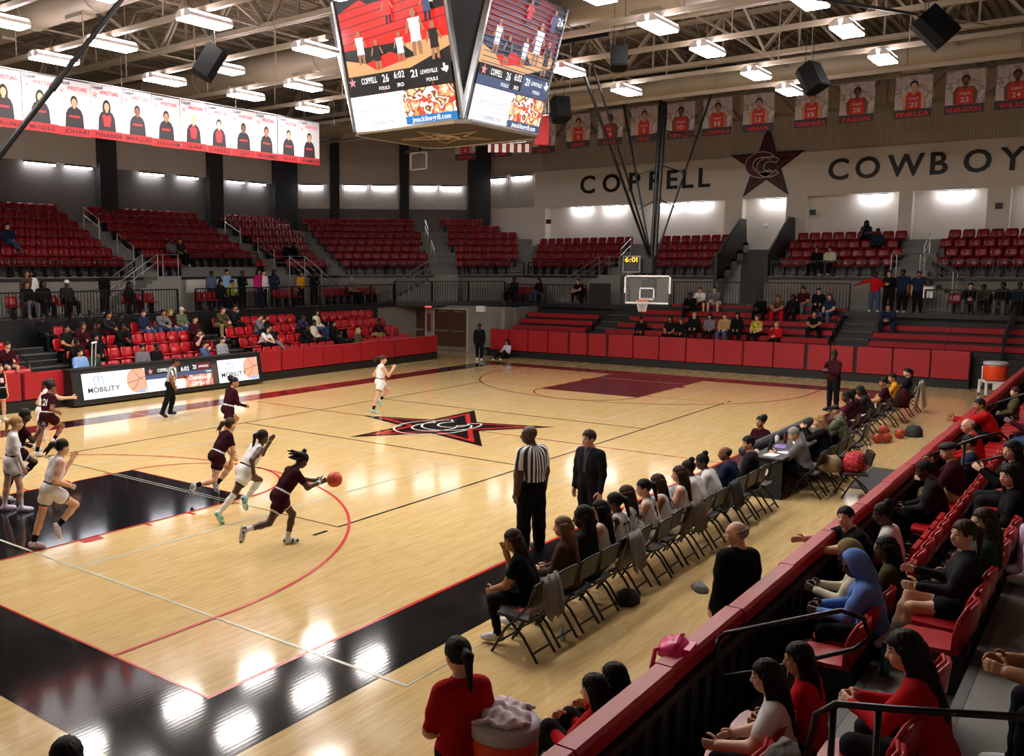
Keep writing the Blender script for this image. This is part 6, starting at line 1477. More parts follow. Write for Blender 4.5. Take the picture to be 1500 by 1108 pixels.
# ------------------------------------------------------------------ players and officials
def head_to(o, m4, hx, hy):
    """shift a person so that the head stands over (hx, hy)"""
    h = Matrix.Rotation(o.rotation_euler.z, 3, 'Z') @ (m4.translation * o.scale.x); o.location.x = hx - h.x; o.location.y = hy - h.y
def run(s='r', **k):
    """running stride; s = leg that swings forward"""
    P = dict(STAND, hl=(-.3, .04, -1), sl=(-.35, 0, -1), fl=(.9, 0, -.25), hr=(.8, -.05, -.62), sr=(-.75, 0, -.75), fr=(.35, 0, -.95), al=(.5, .12, -.75), el=(.6, -.05, .8), ar=(-.45, -.2, -.8), er=(.75, .1, -.35), lean=.2, hands=('open', 'rel'))
    if s == 'l':
        mir = lambda v: (v[0], -v[1], v[2]); Q = dict(P)
        for a, c in (('hl', 'hr'), ('sl', 'sr'), ('fl', 'fr'), ('al', 'ar'), ('el', 'er')): Q[a], Q[c] = mir(P[c]), mir(P[a])
        P = Q
    P.update(k); return P
SEATED = SIT
W_ = dict(top='jersey', bottom='jersey', sleeve='none', leg='short', hem='maroon', pelvis='bottom', loose=.006)
V_ = dict(top='mjersey', bottom='mjersey', sleeve='short', leg='short', hem='white', loose=.008)
T_blk, T_mar, T_wht = pmat('print_jersey_black', '1B1416', .7), pmat('print_jersey_maroon', '4A0F1C', .7), pmat('print_jersey_white', 'DDD9DA', .7)
pl, _, _ = person('white uniform player with long dark hair jogging past the black lane, lavender shoes', (1.75, 5.75, 0), -.15, run('r', lean=.32, head=(.1, -.05, 0)), 'light', hair=('fly', 'black'), shoe='shoe_lav', sock='black', **W_)
decal(pl, '5', .2, T_blk, (.1, 0, 1.16)); decal(pl, 'Coppell', .1, T_blk, (.1, 0, 1.3), wd=.2)
pl, _, _ = person('blond player in white uniform with white arm sleeve walking beside the black lane', (2.5, 8.25, 0), -.35, dict(STAND, hl=(-.2, .06, -1), sl=(-.15, 0, -1), hr=(.22, -.06, -1), sr=(.02, 0, -1), ar=(.1, -.2, -1), er=(.3, 0, -.9), al=(-.2, .2, -1), el=(.1, .1, -1), lean=.12), 'light', hair=('pony', 'blond'), shoe='shoe_lav', sock='white', **dict(W_, sleeve='long'))
decal(pl, 'Coppell', .12, T_blk, (.1, 0, 1.26), wd=.24); decal(pl, '21', .18, T_blk, (.1, 0, 1.13))
person('maroon uniform player with dark knee sleeve mostly hidden behind blond player', (3.0, 9.0, 0), -.3, run('l', lean=.25), 'dark', hair=('short', 'black'), shoe='shoe_bw', sock='white', shinm='black', **V_)
pl, _, _ = person('maroon player number 21 with puffed black hair running along the far sideline', (5.5, 12.2, 0), .25, run('r', head=(-.4, .05, 0)), 'brown', hair=('puff', 'black'), shoe='shoe_bw', sock='black', **V_)
decal(pl, '21', .2, T_wht, (-.1, 0, 1.24), back=True)
person('white uniform player with dark ponytail stretching an arm beside maroon number 21', (5.85, 13.0, 0), -.2, run('l', ar=(.8, -.4, -.4), er=(.95, -.2, .0), lean=.3, hands=('rel', 'grip')), 'light', hair=('pony', 'brown'), shoe='shoe_w', sock='white', **W_)
pl, _, _ = person('maroon player in long sleeves with high bun looking back near midcourt', (8.75, 9.8, 0), -.1, run('l', al=(.1, .2, -.9), el=(.75, 0, -.2), ar=(.1, -.2, -.9), er=(.9, .1, -.3), head=(-.9, .0, 0), lean=.3), 'tan', hair=('puff', 'black'), shoe='shoe_bw', sock='white', **dict(V_, sleeve='long'))
person('maroon player with loose brown hair sprinting behind the dark-skinned white uniform player', (5.45, 6.3, 0), -.2, run('l', lean=.55, ar=(.1, -.2, -.9), er=(-.1, .3, -.9), al=(.3, .2, -.9), el=(.5, 0, -.6), sr=(-.95, 0, -.1), fr=(-.1, 0, -1), head=(.05, -.3, 0)), 'light', hair=('fly', 'brown'), shoe='shoe_bw', sock='black', **V_)
pl, _, _ = person('white uniform player with black ponytail and white leg sleeve chasing the dribbler', (4.75, 4.75, 0), -.25, dict(STAND, hl=(.9, .1, -.55), sl=(-.75, 0, -.8), fl=(.3, 0, -.9), hr=(-.6, -.04, -.8), sr=(-.72, 0, -.7), fr=(.6, 0, -.75), al=(.75, .2, -.5), el=(.6, 0, .75), ar=(-.65, -.35, -.35), er=(.15, .1, -1), lean=.62, head=(.05, -.1, 0), hands=('open', 'grip')), 'dark', hair=('pony', 'black'), shoe='shoe_teal', sock='white', shinm='white', **W_)
decal(pl, 'Coppell', .1, T_blk, (.2, 0, 1.2), wd=.2)
DR = dict(STAND, hl=(.62, .04, -.75), sl=(-.25, 0, -1), fl=(1, 0, -.05), hr=(-.55, -.05, -.75), sr=(-.95, 0, -.12), fr=(-.1, 0, -1), al=(.75, .15, -.6), el=(.6, -.3, -.1), ar=(.55, -.1, -.8), er=(.9, .05, .2), lean=.6, head=(.0, .3, 0), hands=('rel', 'grip'))
pl, m4_, wr_ = person('maroon player with beaded locs dribbling the basketball forward', (3.95, 3.05, 0), -.3, DR, 'dark', hair=('dreads', 'black'), shoe='shoe_bw', sock='white', scale=.98, **V_)
hw = pl.matrix_basis @ (wr_[1][0] + wr_[1][1] * .12) if False else Matrix.Translation(pl.location) @ Matrix.Rotation(-.3, 4, 'Z') @ ((wr_[1][0] + wr_[1][1] * .12) * .98)
ball_obj('basketball', 'orange basketball in the hand of maroon dribbler', (hw.x + .13, hw.y - .04, hw.z - .14), .122, M_ball)
wb = MB().lathe([(.036, -.025), (.04, 0), (.036, .025)], (0, 0, 0), 12).build('wristband', FABM['white'], pl); wb.matrix_local = Matrix.Translation(wr_[1][0] - wr_[1][1] * .03) @ wr_[1][1].to_track_quat('Z', 'Y').to_matrix().to_4x4()
pl, _, _ = person('white uniform player with brown ponytail running beside the centre star', (15.1, 10.4, 0), -.5, run('l', lean=.12, head=(-.7, 0, 0)), 'light', hair=('fly', 'brown'), shoe='shoe_teal', sock='black', **W_)
person('referee in striped shirt running in front of the long lit screen table', (10.75, 14.6, 0), -.35, dict(STAND, hl=(.25, .05, -1), sl=(-.25, 0, -1), hr=(-.35, -.05, -1), sr=(-.4, 0, -1), fr=(.8, 0, -.45), al=(.3, .15, -.9), el=(.7, .1, .0), ar=(-.5, -.2, -.8), er=(.4, .1, -.8), lean=.25, head=(-.4, .05, 0)), 'brown', 'ref', 'black', ('short', 'black'), 'm', .01, .02, sleeve='short', leg='long', shoe='shoe_b')
R1, _, _ = person('bald referee in striped shirt standing with his back to the home bench', (6.15, -.05, 0), 1.35, dict(STAND, hl=(.02, .1, -1), hr=(-.03, -.1, -1), ar=(-.05, -.22, -1), er=(.1, -.02, -1), al=(.05, .2, -1), el=(.12, .0, -1), head=(.75, .05, 0)), 'dark', 'ref', 'black', ('bald', ''), 'm', .03, .034, sleeve='short', leg='long', shoe='shoe_b', scale=1.14)
wh = MB().box(.1, .14, -.008, .008, -.07, -.05).build('whistle', M_black, R1); wh.matrix_local = Matrix.Translation((0.0, 0.03, 1.6))
C1, _, _ = person('coach in dark suit and tie standing beside the striped referee', (7.15, -.5, 0), 2.95, dict(STAND, ar=(.05, -.2, -1), er=(.2, .0, -1), al=(.05, .22, -1), el=(.25, .02, -1), head=(-.25, .02, 0), hands=('rel', 'rel')), 'light', 'suit', 'suit', ('short', 'brown'), 'm', .022, .022, sleeve='long', leg='long', shoe='shoe_b', scale=1.05, pelvis='top')
def front_patch(o, poly, mat, nm, off=.006):
    tree = BVHTree.FromPolygons([v.co for v in o.data.vertices], [p.vertices for p in o.data.polygons]); mb = MB(); n = 8; vs = []
    (y0, z0, w0), (y1, z1, w1) = poly
    for i in range(n + 1):
        t = i / n; z = z0 + (z1 - z0) * t; w = w0 + (w1 - w0) * t; yc = y0 + (y1 - y0) * t
        for s in (-1, 0, 1):
            h_ = tree.ray_cast(Vector((.6, yc + s * w / 2, z)), Vector((-1, 0, 0))); x = h_[0].x if h_[0] else .1; vs.append((x + off, yc + s * w / 2, z))
    mb.add(vs, [(i * 3 + j, i * 3 + j + 1, (i + 1) * 3 + j + 1, (i + 1) * 3 + j) for i in range(n) for j in (0, 1)]); mb.build(nm, mat, o)
front_patch(C1, ((0, 1.45, .11), (0, 1.1, .02)), FABM['slate'], 'shirt_front', .005); front_patch(C1, ((0, 1.43, .045), (0, 1.08, .06)), pmat('dark_tie', '2A2430', .6), 'tie', .012)
person('woman coach in maroon top and black trousers, hand on chin, by visitors bench', (23.8, .05, 0), 2.7, dict(STAND, ar=(.35, -.15, -.8), er=(.35, .35, .95), al=(.35, .15, -.85), el=(.6, -.75, .25), head=(.3, .1, 0)), 'dark', 'maroon', 'black', ('bun', 'black'), 'f', .025, .015, sleeve='long', leg='long', shoe='shoe_b', scale=1.06, pelvis='top')
person('cheerleader in black outfit with round CC logo by the red padded wall', (7.2, 17.5, 0), -1.4, STAND, 'light', 'black', 'black', ('long', 'brown'), 'f', .006, sleeve='none', leg='short', shoe='shoe_w', sock='white', hem='white', scale=.96)
o = LABELS[-1]; m = MB(); monogram(m, 0, 1.22, .055, lambda q, p, c: q.tube([(.135, x, z) for x, z in p], .007, 4, 0, True)); m.build('chest_logo', M_white, o)
m = MB(); m.tube([(.13, .11 * math.cos(a), 1.22 + .085 * math.sin(a)) for a in [2 * math.pi * i / 20 for i in range(20)]], .008, 4, 0, True); m.build('chest_ring', MATS['cloth_red'], o)
person('person in black walking past the corner of the far padded wall', (29.6, 16.6, 0), -2.6, dict(STAND, hl=(.35, .04, -1), sl=(.1, 0, -1), hr=(-.3, -.04, -1), sr=(-.5, 0, -1), fr=(.8, 0, -.5), lean=.08), 'dark', 'black', 'black', ('short', 'black'), 'm', .02, .02, sleeve='long', leg='long', shoe='shoe_w')
FLOORSIT = dict(SIT, hip=.13, hl=(.8, .12, .6), sl=(.55, 0, -.85), hr=(.9, -.12, .3), sr=(.7, 0, -.45), al=(.4, .2, -.6), el=(.7, -.3, .1), ar=(.4, -.2, -.6), er=(.7, .3, .1), lean=-.1)
person('long-haired girl in pale pink top sitting on the floor against red padded wall', (31.4, 16.25, 0), 3.0, FLOORSIT, 'tan', 'lav', 'black', ('long', 'black'), 'f', .02, .015, sleeve='long', leg='long', shoe='shoe_w')
lump('black_backpack', 'black backpack heaped on the floor by the double doors', (32.3, 18.0, 0), .3, .22, .36, M_bagb, 'bag', 21)
# ------------------------------------------------------------------ home bench
def sit(**k): return dict(SIT, **k)
BY = -1.85
person('woman coach in black tee and leggings leaning forward at the bench end, white shoes', (3.3, -1.75, 0), 1.75, sit(lean=.35, ar=(.65, -.1, -.75), er=(.2, .25, .85), al=(.35, .15, -1), el=(.8, -.3, -.45), hl=(1, .45, -.05), hr=(1, -.25, -.05), sl=(-.25, .1, -1), sr=(-.35, 0, -1), head=(.55, .1, 0)), 'tan', 'black', 'black', ('long', 'brown'), 'f', .018, .004, sleeve='short', leg='long', shoe='shoe_w', pelvis='top')
person('woman in grey-brown sweater with long light brown hair on the bench', (4.0, BY, 0), 1.65, sit(lean=.1, head=(.4, .05, 0)), 'light', 'brown', 'charcoal', ('vlong', 'brown'), 'f', .022, .02, sleeve='long', leg='long', shoe='shoe_w', pelvis='top')
LABELS[-1].children[0].material_slots[0].material = pmat('hair_lightbrown', '6B4A2C', .5, .25, 40)
person('woman in dark grey cardigan with curly black hair on the bench', (4.5, BY, 0), 1.6, sit(lean=.12, head=(.5, .05, 0)), 'dark', 'charcoal', 'black', ('curly', 'black'), 'f', .022, .02, sleeve='long', leg='long', shoe='shoe_b', pelvis='top')
BW = dict(W_, loose=.008)
def bench_player(label, x, num, hair, skin, lean, hy, shirt='jersey', **k):
    o, _, _ = person(label, (x, BY + random.uniform(-.03, .05), 0), 1.6 + random.uniform(-.08, .08), sit(lean=lean, head=(hy, .05, 0)), skin, shoe='shoe_w', sock='white', hair=hair, **dict(BW, **k))
    if num: decal(o, num, .2, T_blk, (-.1, 0, .545 + .32), back=True)
    return o
bench_player('benched white uniform player with long black ponytail next to curly-haired woman', 5.0, '12', ('vlong', 'black'), 'light', .15, .5)
bench_player('benched white uniform player number 22 with black braid', 5.5, '22', ('pony', 'black'), 'dark', .2, .4)
bench_player('benched white uniform player number 24 with long brown hair', 6.0, '24', ('long', 'brown'), 'light', .25, .5)
bench_player('benched white uniform player with black ponytail beside number 24', 6.5, '3', ('pony', 'black'), 'light', .2, .6)
bench_player('benched white uniform player number 10 with brown hair', 7.0, '10', ('long', 'brown'), 'tan', .3, .4)
bench_player('benched white uniform player with long dark brown hair sitting tall', 7.62, '1', ('vlong', 'brown'), 'light', .1, .5)
bench_player('bench player in white long-sleeved shirt with black bun, farther from the suits', 8.25, '', ('bun', 'black'), 'dark', .35, .4, top='white', sleeve='long', pelvis='top', loose=.02)
bench_player('bench player in white long-sleeved shirt with high black topknot, next to navy suit', 8.95, '', ('bun', 'black'), 'dark', .4, .5, top='white', sleeve='long', pelvis='top', loose=.025)
person('bald man in navy suit on the home bench', (9.65, BY, 0), 1.6, sit(lean=.2, head=(.5, .05, 0)), 'brown', 'navy', 'navy', ('fringe', 'black'), 'm', .022, .022, sleeve='long', leg='long', shoe='shoe_b', pelvis='top')
person('dark-haired man in grey suit at the end of the home bench', (10.55, BY, 0), 1.7, sit(lean=.05, head=(.6, .05, 0)), 'light', 'charcoal', 'charcoal', ('short', 'black'), 'm', .022, .022, sleeve='long', leg='long', shoe='shoe_b', pelvis='top', scale=1.03)
# ------------------------------------------------------------------ scorers, visitors
DESK = dict(lean=.3, al=(.6, .2, -.75), el=(.9, -.3, .15), ar=(.6, -.2, -.75), er=(.9, .3, .15))
person('grey-haired scorer in grey hoodie writing at the scorer table', (12.45, -2.25, 0), 1.75, sit(head=(.3, .3, 0), **DESK), 'light', 'grey', 'black', ('short', 'grey'), 'f', .03, .02, sleeve='long', leg='long', shoe='shoe_b', pelvis='top')
person('blond scorer in black drinking at the scorer table', (14.2, -2.2, 0), 1.7, sit(lean=.25, ar=(.7, -.1, -.4), er=(.4, .4, .6), al=(.7, .1, -.4), el=(.4, -.4, .6), head=(.3, .1, 0)), 'light', 'black', 'black', ('long', 'blond'), 'f', .02, .02, sleeve='long', leg='long', shoe='shoe_b', pelvis='top')
person('man in camouflage hoodie and dark cap at the end of the scorer table', (15.9, -2.1, 0), 1.7, sit(head=(.4, .1, 0), **DESK), 'light', 'camo', 'black', ('cap', 'black'), 'm', .03, .02, sleeve='long', leg='long', shoe='shoe_b', pelvis='top')
person('maroon player with puffed hair kneeling in front of the scorer table', (14.6, -.75, 0), 2.9, sit(hip=.32, hl=(.9, .15, -.3), sl=(-.3, 0, -1), hr=(.7, -.2, -.6), sr=(-.9, 0, -.3), lean=.05, head=(-.1, -.1, 0)), 'tan', hair=('puff', 'black'), shoe='shoe_w', sock='white', **V_)
VIS = [('visiting player in maroon jersey with black hair next to camouflage man', 18.4, 'mjersey', 'mjersey', ('pony', 'black'), 'dark', .3, 'short'), ('visiting player in maroon jersey leaning forward, second on that bench', 19.3, 'mjersey', 'mjersey', ('short', 'black'), 'dark', .45, 'short'), ('woman in dark grey jacket hunched on the visitors bench', 20.3, 'charcoal', 'black', ('long', 'black'), 'dark', .5, 'long'), ('visiting player in maroon jersey looking up next to yellow jacket', 21.85, 'mjersey', 'mjersey', ('bun', 'black'), 'tan', .1, 'short'), ('woman in mustard yellow jacket on the visitors bench', 23.3, 'yellow', 'black', ('short', 'black'), 'tan', .2, 'long'), ('woman in black jacket with dark ponytail at the end of visitors bench', 24.9, 'black', 'black', ('pony', 'black'), 'light', .05, 'long')]
for lb, x, tp, bt, hr, sk, ln, sl in VIS:
    sh = bt == 'mjersey'; person(lb, (x, -1.75, 0), 1.7, sit(lean=ln, head=(.6, .05, 0), al=(.5, .2, -.85), ar=(.5, -.2, -.85)), sk, tp, bt, hr, 'f', .02, .015, sleeve=sl, leg='short' if sh else 'long', shoe='shoe_w', hem='white' if sh else None, pelvis='bottom' if sh else 'top')
lump('maroon_jacket', 'maroon jacket heaped on a visitors bench chair', (22.6, -2.0, .46), .25, .2, .5, FABM['maroon'], 'jacket', 31)
# ------------------------------------------------------------------ near spectators
FINE[0] = .0135
def nearp(label, k, x, yoff, pose, skin, top, bottom, hair, sex='f', yaw=PI2, scale=1.0, sleeve='long', leg='long', shoe='shoe_w', loose=.025, head=None, **kw):
    r_ = person(label, (x, -5.02 - .8 * k + yoff, .356 + .36 * k), yaw, pose, skin, top, bottom, hair, sex, loose, .02, sleeve=sleeve, leg=leg, shoe=shoe, scale=scale, pelvis=kw.pop('pelvis', 'top'), **kw)
    if head: head_to(r_[0], r_[1], *head)
    return r_
r_ = person('older bald man in black jacket standing at the red rail, grey fringe', (3.62, -3.92, 0), 1.15, dict(STAND, ar=(.05, -.25, -.9), er=(-.1, -.5, -.6), al=(.05, .15, -1), el=(.3, 0, -1), lean=-.02, side=.12, head=(.8, .15, 0)), 'light', 'black', 'black', ('fringe', 'grey'), 'm', .034, .03, sleeve='long', leg='long', shoe='shoe_b', pelvis='top', scale=1.02); head_to(r_[0], r_[1], 3.55, -3.95)
nearp('dark-haired boy in black tee resting both arms on the red rail, looking round', 0, 5.35, .12, sit(lean=.5, al=(.85, .25, -.45), el=(1, .05, -.05), ar=(.85, -.25, -.45), er=(1, .1, -.05), head=(.75, -.2, 0), hands=('open', 'open')), 'light', 'black', 'black', ('short', 'black'), 'm', 2.15, .96, 'short', head=(5.6, -4.5))
nearp('girl with glasses and black hair in white and red top in the front row', 0, 5.85, 0, sit(lean=.2, head=(.4, .1, 0)), 'dark', 'white', 'black', ('bun', 'black'), 'f', PI2, .97, 'short', head=(5.75, -4.85))
g_ = LABELS[-1]; gm = [c for c in g_.children if c.name.startswith('hair')][0].matrix_local.copy()
m = MB()
for s in (-1, 1): m.tube([(.098, s * .031 + .02 * math.cos(a), .004 + .016 * math.sin(a)) for a in [2 * math.pi * i / 12 for i in range(12)]], .0025, 4, 0, True); m.tube([(.097, s * .05, .006), (.0, s * .078, .005)], .0022, 4)
o = m.build('glasses', M_black, g_); o.matrix_local = gm
nearp('girl with long black braids in olive top in the front row behind the boy', 0, 4.5, -.05, sit(lean=.1, head=(.3, .1, 0)), 'dark', 'olive', 'black', ('vlong', 'black'), 'f', PI2, .95, head=(4.4, -5.15))
nearp('spectator in light blue hoodie with hood up in the front row', 0, 3.35, .0, sit(lean=.25, head=(.3, .3, 0), al=(.45, .15, -.8), el=(.85, -.4, -.1), ar=(.45, -.15, -.8), er=(.85, .4, -.1)), 'dark', 'blue', 'black', ('hood', 'blue'), 'm', 1.75, 1.0, head=(3.55, -5.05))
nearp('spectator in tan hoodie with hood up beside the blue hoodie, holding a phone', 0, 3.95, .1, sit(lean=.3, head=(.3, .3, 0), al=(.5, .15, -.8), el=(.85, -.4, .1), ar=(.5, -.15, -.8), er=(.85, .4, .1)), 'dark', 'cream', 'black', ('hood', 'khaki'), 'm', 1.7, .98, head=(4.0, -4.9))
nearp('woman in charcoal top with bare crossed legs and white shoes in the second row', 1, 3.3, .02, sit(lean=.02, hr=(1, .1, .12), sr=(.35, .45, -.85), fr=(.8, .5, -.3), hl=(1, .12, -.05), al=(.4, .2, -.8), el=(.9, -.1, .0), ar=(.4, -.2, -.8), er=(.9, .1, .15), head=(.55, .0, 0)), 'light', 'charcoal', 'black', ('pony', 'brown'), 'f', 1.8, 1.0, 'long', 'short', sock='white', head=(3.75, -5.88))
nearp('woman with very long light brown hair behind the crossed-legs woman', 1, 3.95, 0, sit(head=(.6, .05, 0)), 'light', 'forest', 'black', ('vlong', 'brown'), 'f', 1.7, 1.0, head=(4.35, -5.96))
nearp('woman in red hoodie with very long dark hair seen from behind in the second row', 1, .62, .05, sit(lean=.25, head=(.35, .15, 0), al=(.5, .2, -.8), el=(.8, -.5, .1), ar=(.5, -.2, -.8), er=(.8, .5, .1)), 'light', 'red', 'charcoal', ('vlong', 'brown'), 'f', 1.5, 1.0, head=(.68, -5.97))
LABELS[-1].children[0].material_slots[0].material = HCOL['black']
nearp('girl in white tee with long black hair in the front row beside empty chair', 0, .74, .02, sit(lean=.15, head=(.2, .1, 0), al=(.4, .25, -.85), el=(.85, -.1, -.2)), 'light', 'white', 'black', ('vlong', 'black'), 'f', 1.75, .93, 'short', head=(.72, -5.13))
nearp('black-haired girl in dark red in the front row beside white tee girl', 0, 1.26, .02, sit(lean=.15, head=(.5, .05, 0)), 'tan', 'red', 'black', ('long', 'black'), 'f', 1.6, .93, head=(1.16, -5.22))
nearp('seated person in black with bare forearms on knees in the third row', 2, .55, -.15, sit(lean=.35, al=(.6, .15, -.75), el=(.75, -.3, .05), ar=(.6, -.15, -.75), er=(.75, .3, .05)), 'tan', 'black', 'black', ('long', 'black'), 'f', 1.75, 1.05, 'short', head=(.95, -6.8))
nearp('bald man in red jacket in the front row', 0, 12.3, .05, sit(lean=.25, head=(.5, .1, 0)), 'light', 'red', 'charcoal', ('fringe', 'grey'), 'm', 1.7, 1.02, head=(12.85, -4.76))
nearp('man in black flat hat and dark maroon coat in the front row, hand on mouth', 0, 9.7, .1, sit(lean=.2, head=(.6, .1, 0), ar=(.5, -.2, -.7), er=(.5, .3, .75), al=(.5, .2, -.8), el=(.8, -.5, .1)), 'light', 'maroon', 'khaki', ('beret', 'black'), 'm', 1.7, 1.03, head=(9.95, -4.88))
nearp('man in dark red hoodie leaning on the rail in the front row', 0, 15.9, .2, sit(lean=.5, head=(.6, -.2, 0), al=(.85, .2, -.4), el=(.9, .1, .1), ar=(.8, -.2, -.5), er=(.9, .1, .1)), 'tan', 'redshirt', 'black', ('short', 'black'), 'm', 1.7, 1.03, head=(16.1, -4.54))
nearp('woman in black with khaki trousers and black hair in the second row', 1, 6.55, 0, sit(lean=.1, head=(.6, .1, 0)), 'light', 'black', 'khaki', ('vlong', 'black'), 'f', 1.8, 1.02, head=(6.7, -5.94))
nearp('woman in black clapping in the second row', 1, 8.3, .05, sit(lean=.15, head=(.6, 0, 0), al=(.6, .2, -.6), el=(.7, -.4, .5), ar=(.6, -.2, -.6), er=(.7, .4, .5)), 'light', 'black', 'charcoal', ('long', 'black'), 'f', 1.75, 1.0, head=(8.6, -5.78))
nearp('girl in charcoal top and lavender trousers in the third row', 2, 5.6, -.05, sit(lean=.1, head=(.6, 0, 0)), 'light', 'charcoal', 'lav', ('long', 'brown'), 'f', 1.8, 1.0)
nearp('man in dark maroon jacket in the second row behind red hoodie', 1, 13.6, 0, sit(lean=.2, head=(.5, 0, 0), al=(.6, .2, -.6), el=(.7, -.4, .3)), 'dark', 'maroon', 'denim', ('short', 'black'), 'm', 1.7, 1.03)
nearp('spectator in white and black top in the second row beside maroon jacket', 1, 15.2, 0, 'sita', 'dark', 'white', 'black', ('short', 'black'), 'm', 1.7, 1.02)
nearp('child in olive coat in the front row near the far end of the barrier', 0, 19.6, .2, sit(head=(.5, 0, 0)), 'light', 'olive', 'black', ('short', 'brown'), 'f', 1.7, .9)
nearp('person in grey knit hat in the second row near the far end of the barrier', 1, 18.2, 0, sit(head=(.5, 0, 0)), 'light', 'charcoal', 'denim', ('beanie', 'grey'), 'f', 1.7, 1.0)
nearp('man in black jacket in the third row above the bald man', 2, 11.2, 0, 'sitb', 'light', 'black', 'charcoal', ('short', 'black'), 'm', 1.7, 1.03)
nearp('spectator in grey sweater and denim in the third row', 2, 9.3, 0, 'sitb', 'tan', 'grey', 'denim', ('short', 'black'), 'm', 1.8, 1.02)
nearp('spectator in black with white clogs in the third row', 2, 7.4, .05, 'sita', 'light', 'black', 'black', ('long', 'auburn'), 'f', 1.8, 1.0)
nearp('spectator in navy jacket in the front row beside the flat hat man', 0, 11.0, 0, 'sita', 'tan', 'navy', 'black', ('short', 'black'), 'm', 1.7, 1.0)
nearp('spectator in black with hands in lap behind the glasses girl', 0, 8.6, 0, sit(lean=.3, head=(.2, .2, 0)), 'dark', 'charcoal', 'black', ('short', 'black'), 'm', 1.7, 1.0)
r_ = person('woman in red tee with dark ponytail standing by the orange cooler', (-.85, -3.42, 0), 1.05, dict(STAND, al=(.1, .25, -1), el=(.8, -.5, .3), ar=(.1, -.25, -1), er=(.8, .5, .3), head=(.05, .15, 0)), 'light', 'redshirt', 'black', ('pony', 'black'), 'f', .022, .015, sleeve='mid', leg='long', shoe='shoe_w', pelvis='top'); head_to(r_[0], r_[1], -.56, -3.42)
for lb, x, y, hs in (('girl in red top with long black hair crouched by the barrier next to the cooler', .95, -3.72, 'vlong'), ('girl in red top with straight dark hair crouched by the barrier, beyond her friend', 1.25, -3.75, 'long')):
    person(lb, (x, y, 0), 1.45, dict(FLOORSIT, hip=.22, head=(.4, .2, 0)), 'light', 'red', 'black', (hs, 'black'), 'f', .02, .02, sleeve='long', leg='long', shoe='shoe_b', pelvis='top')
lump('black_backpack', 'black backpack on the floor between cooler and barrier', (.25, -3.95, 0), .2, .17, .8, M_bagb, 'bag', 41)
r_ = person('black-haired person standing near the baseline corner, only hair showing', (-3.05, -2.6, 0), .9, STAND, 'tan', 'black', 'black', ('short', 'black'), 'f', .02, .02, sleeve='long', leg='long', shoe='shoe_b'); head_to(r_[0], r_[1], -3.05, -2.55)
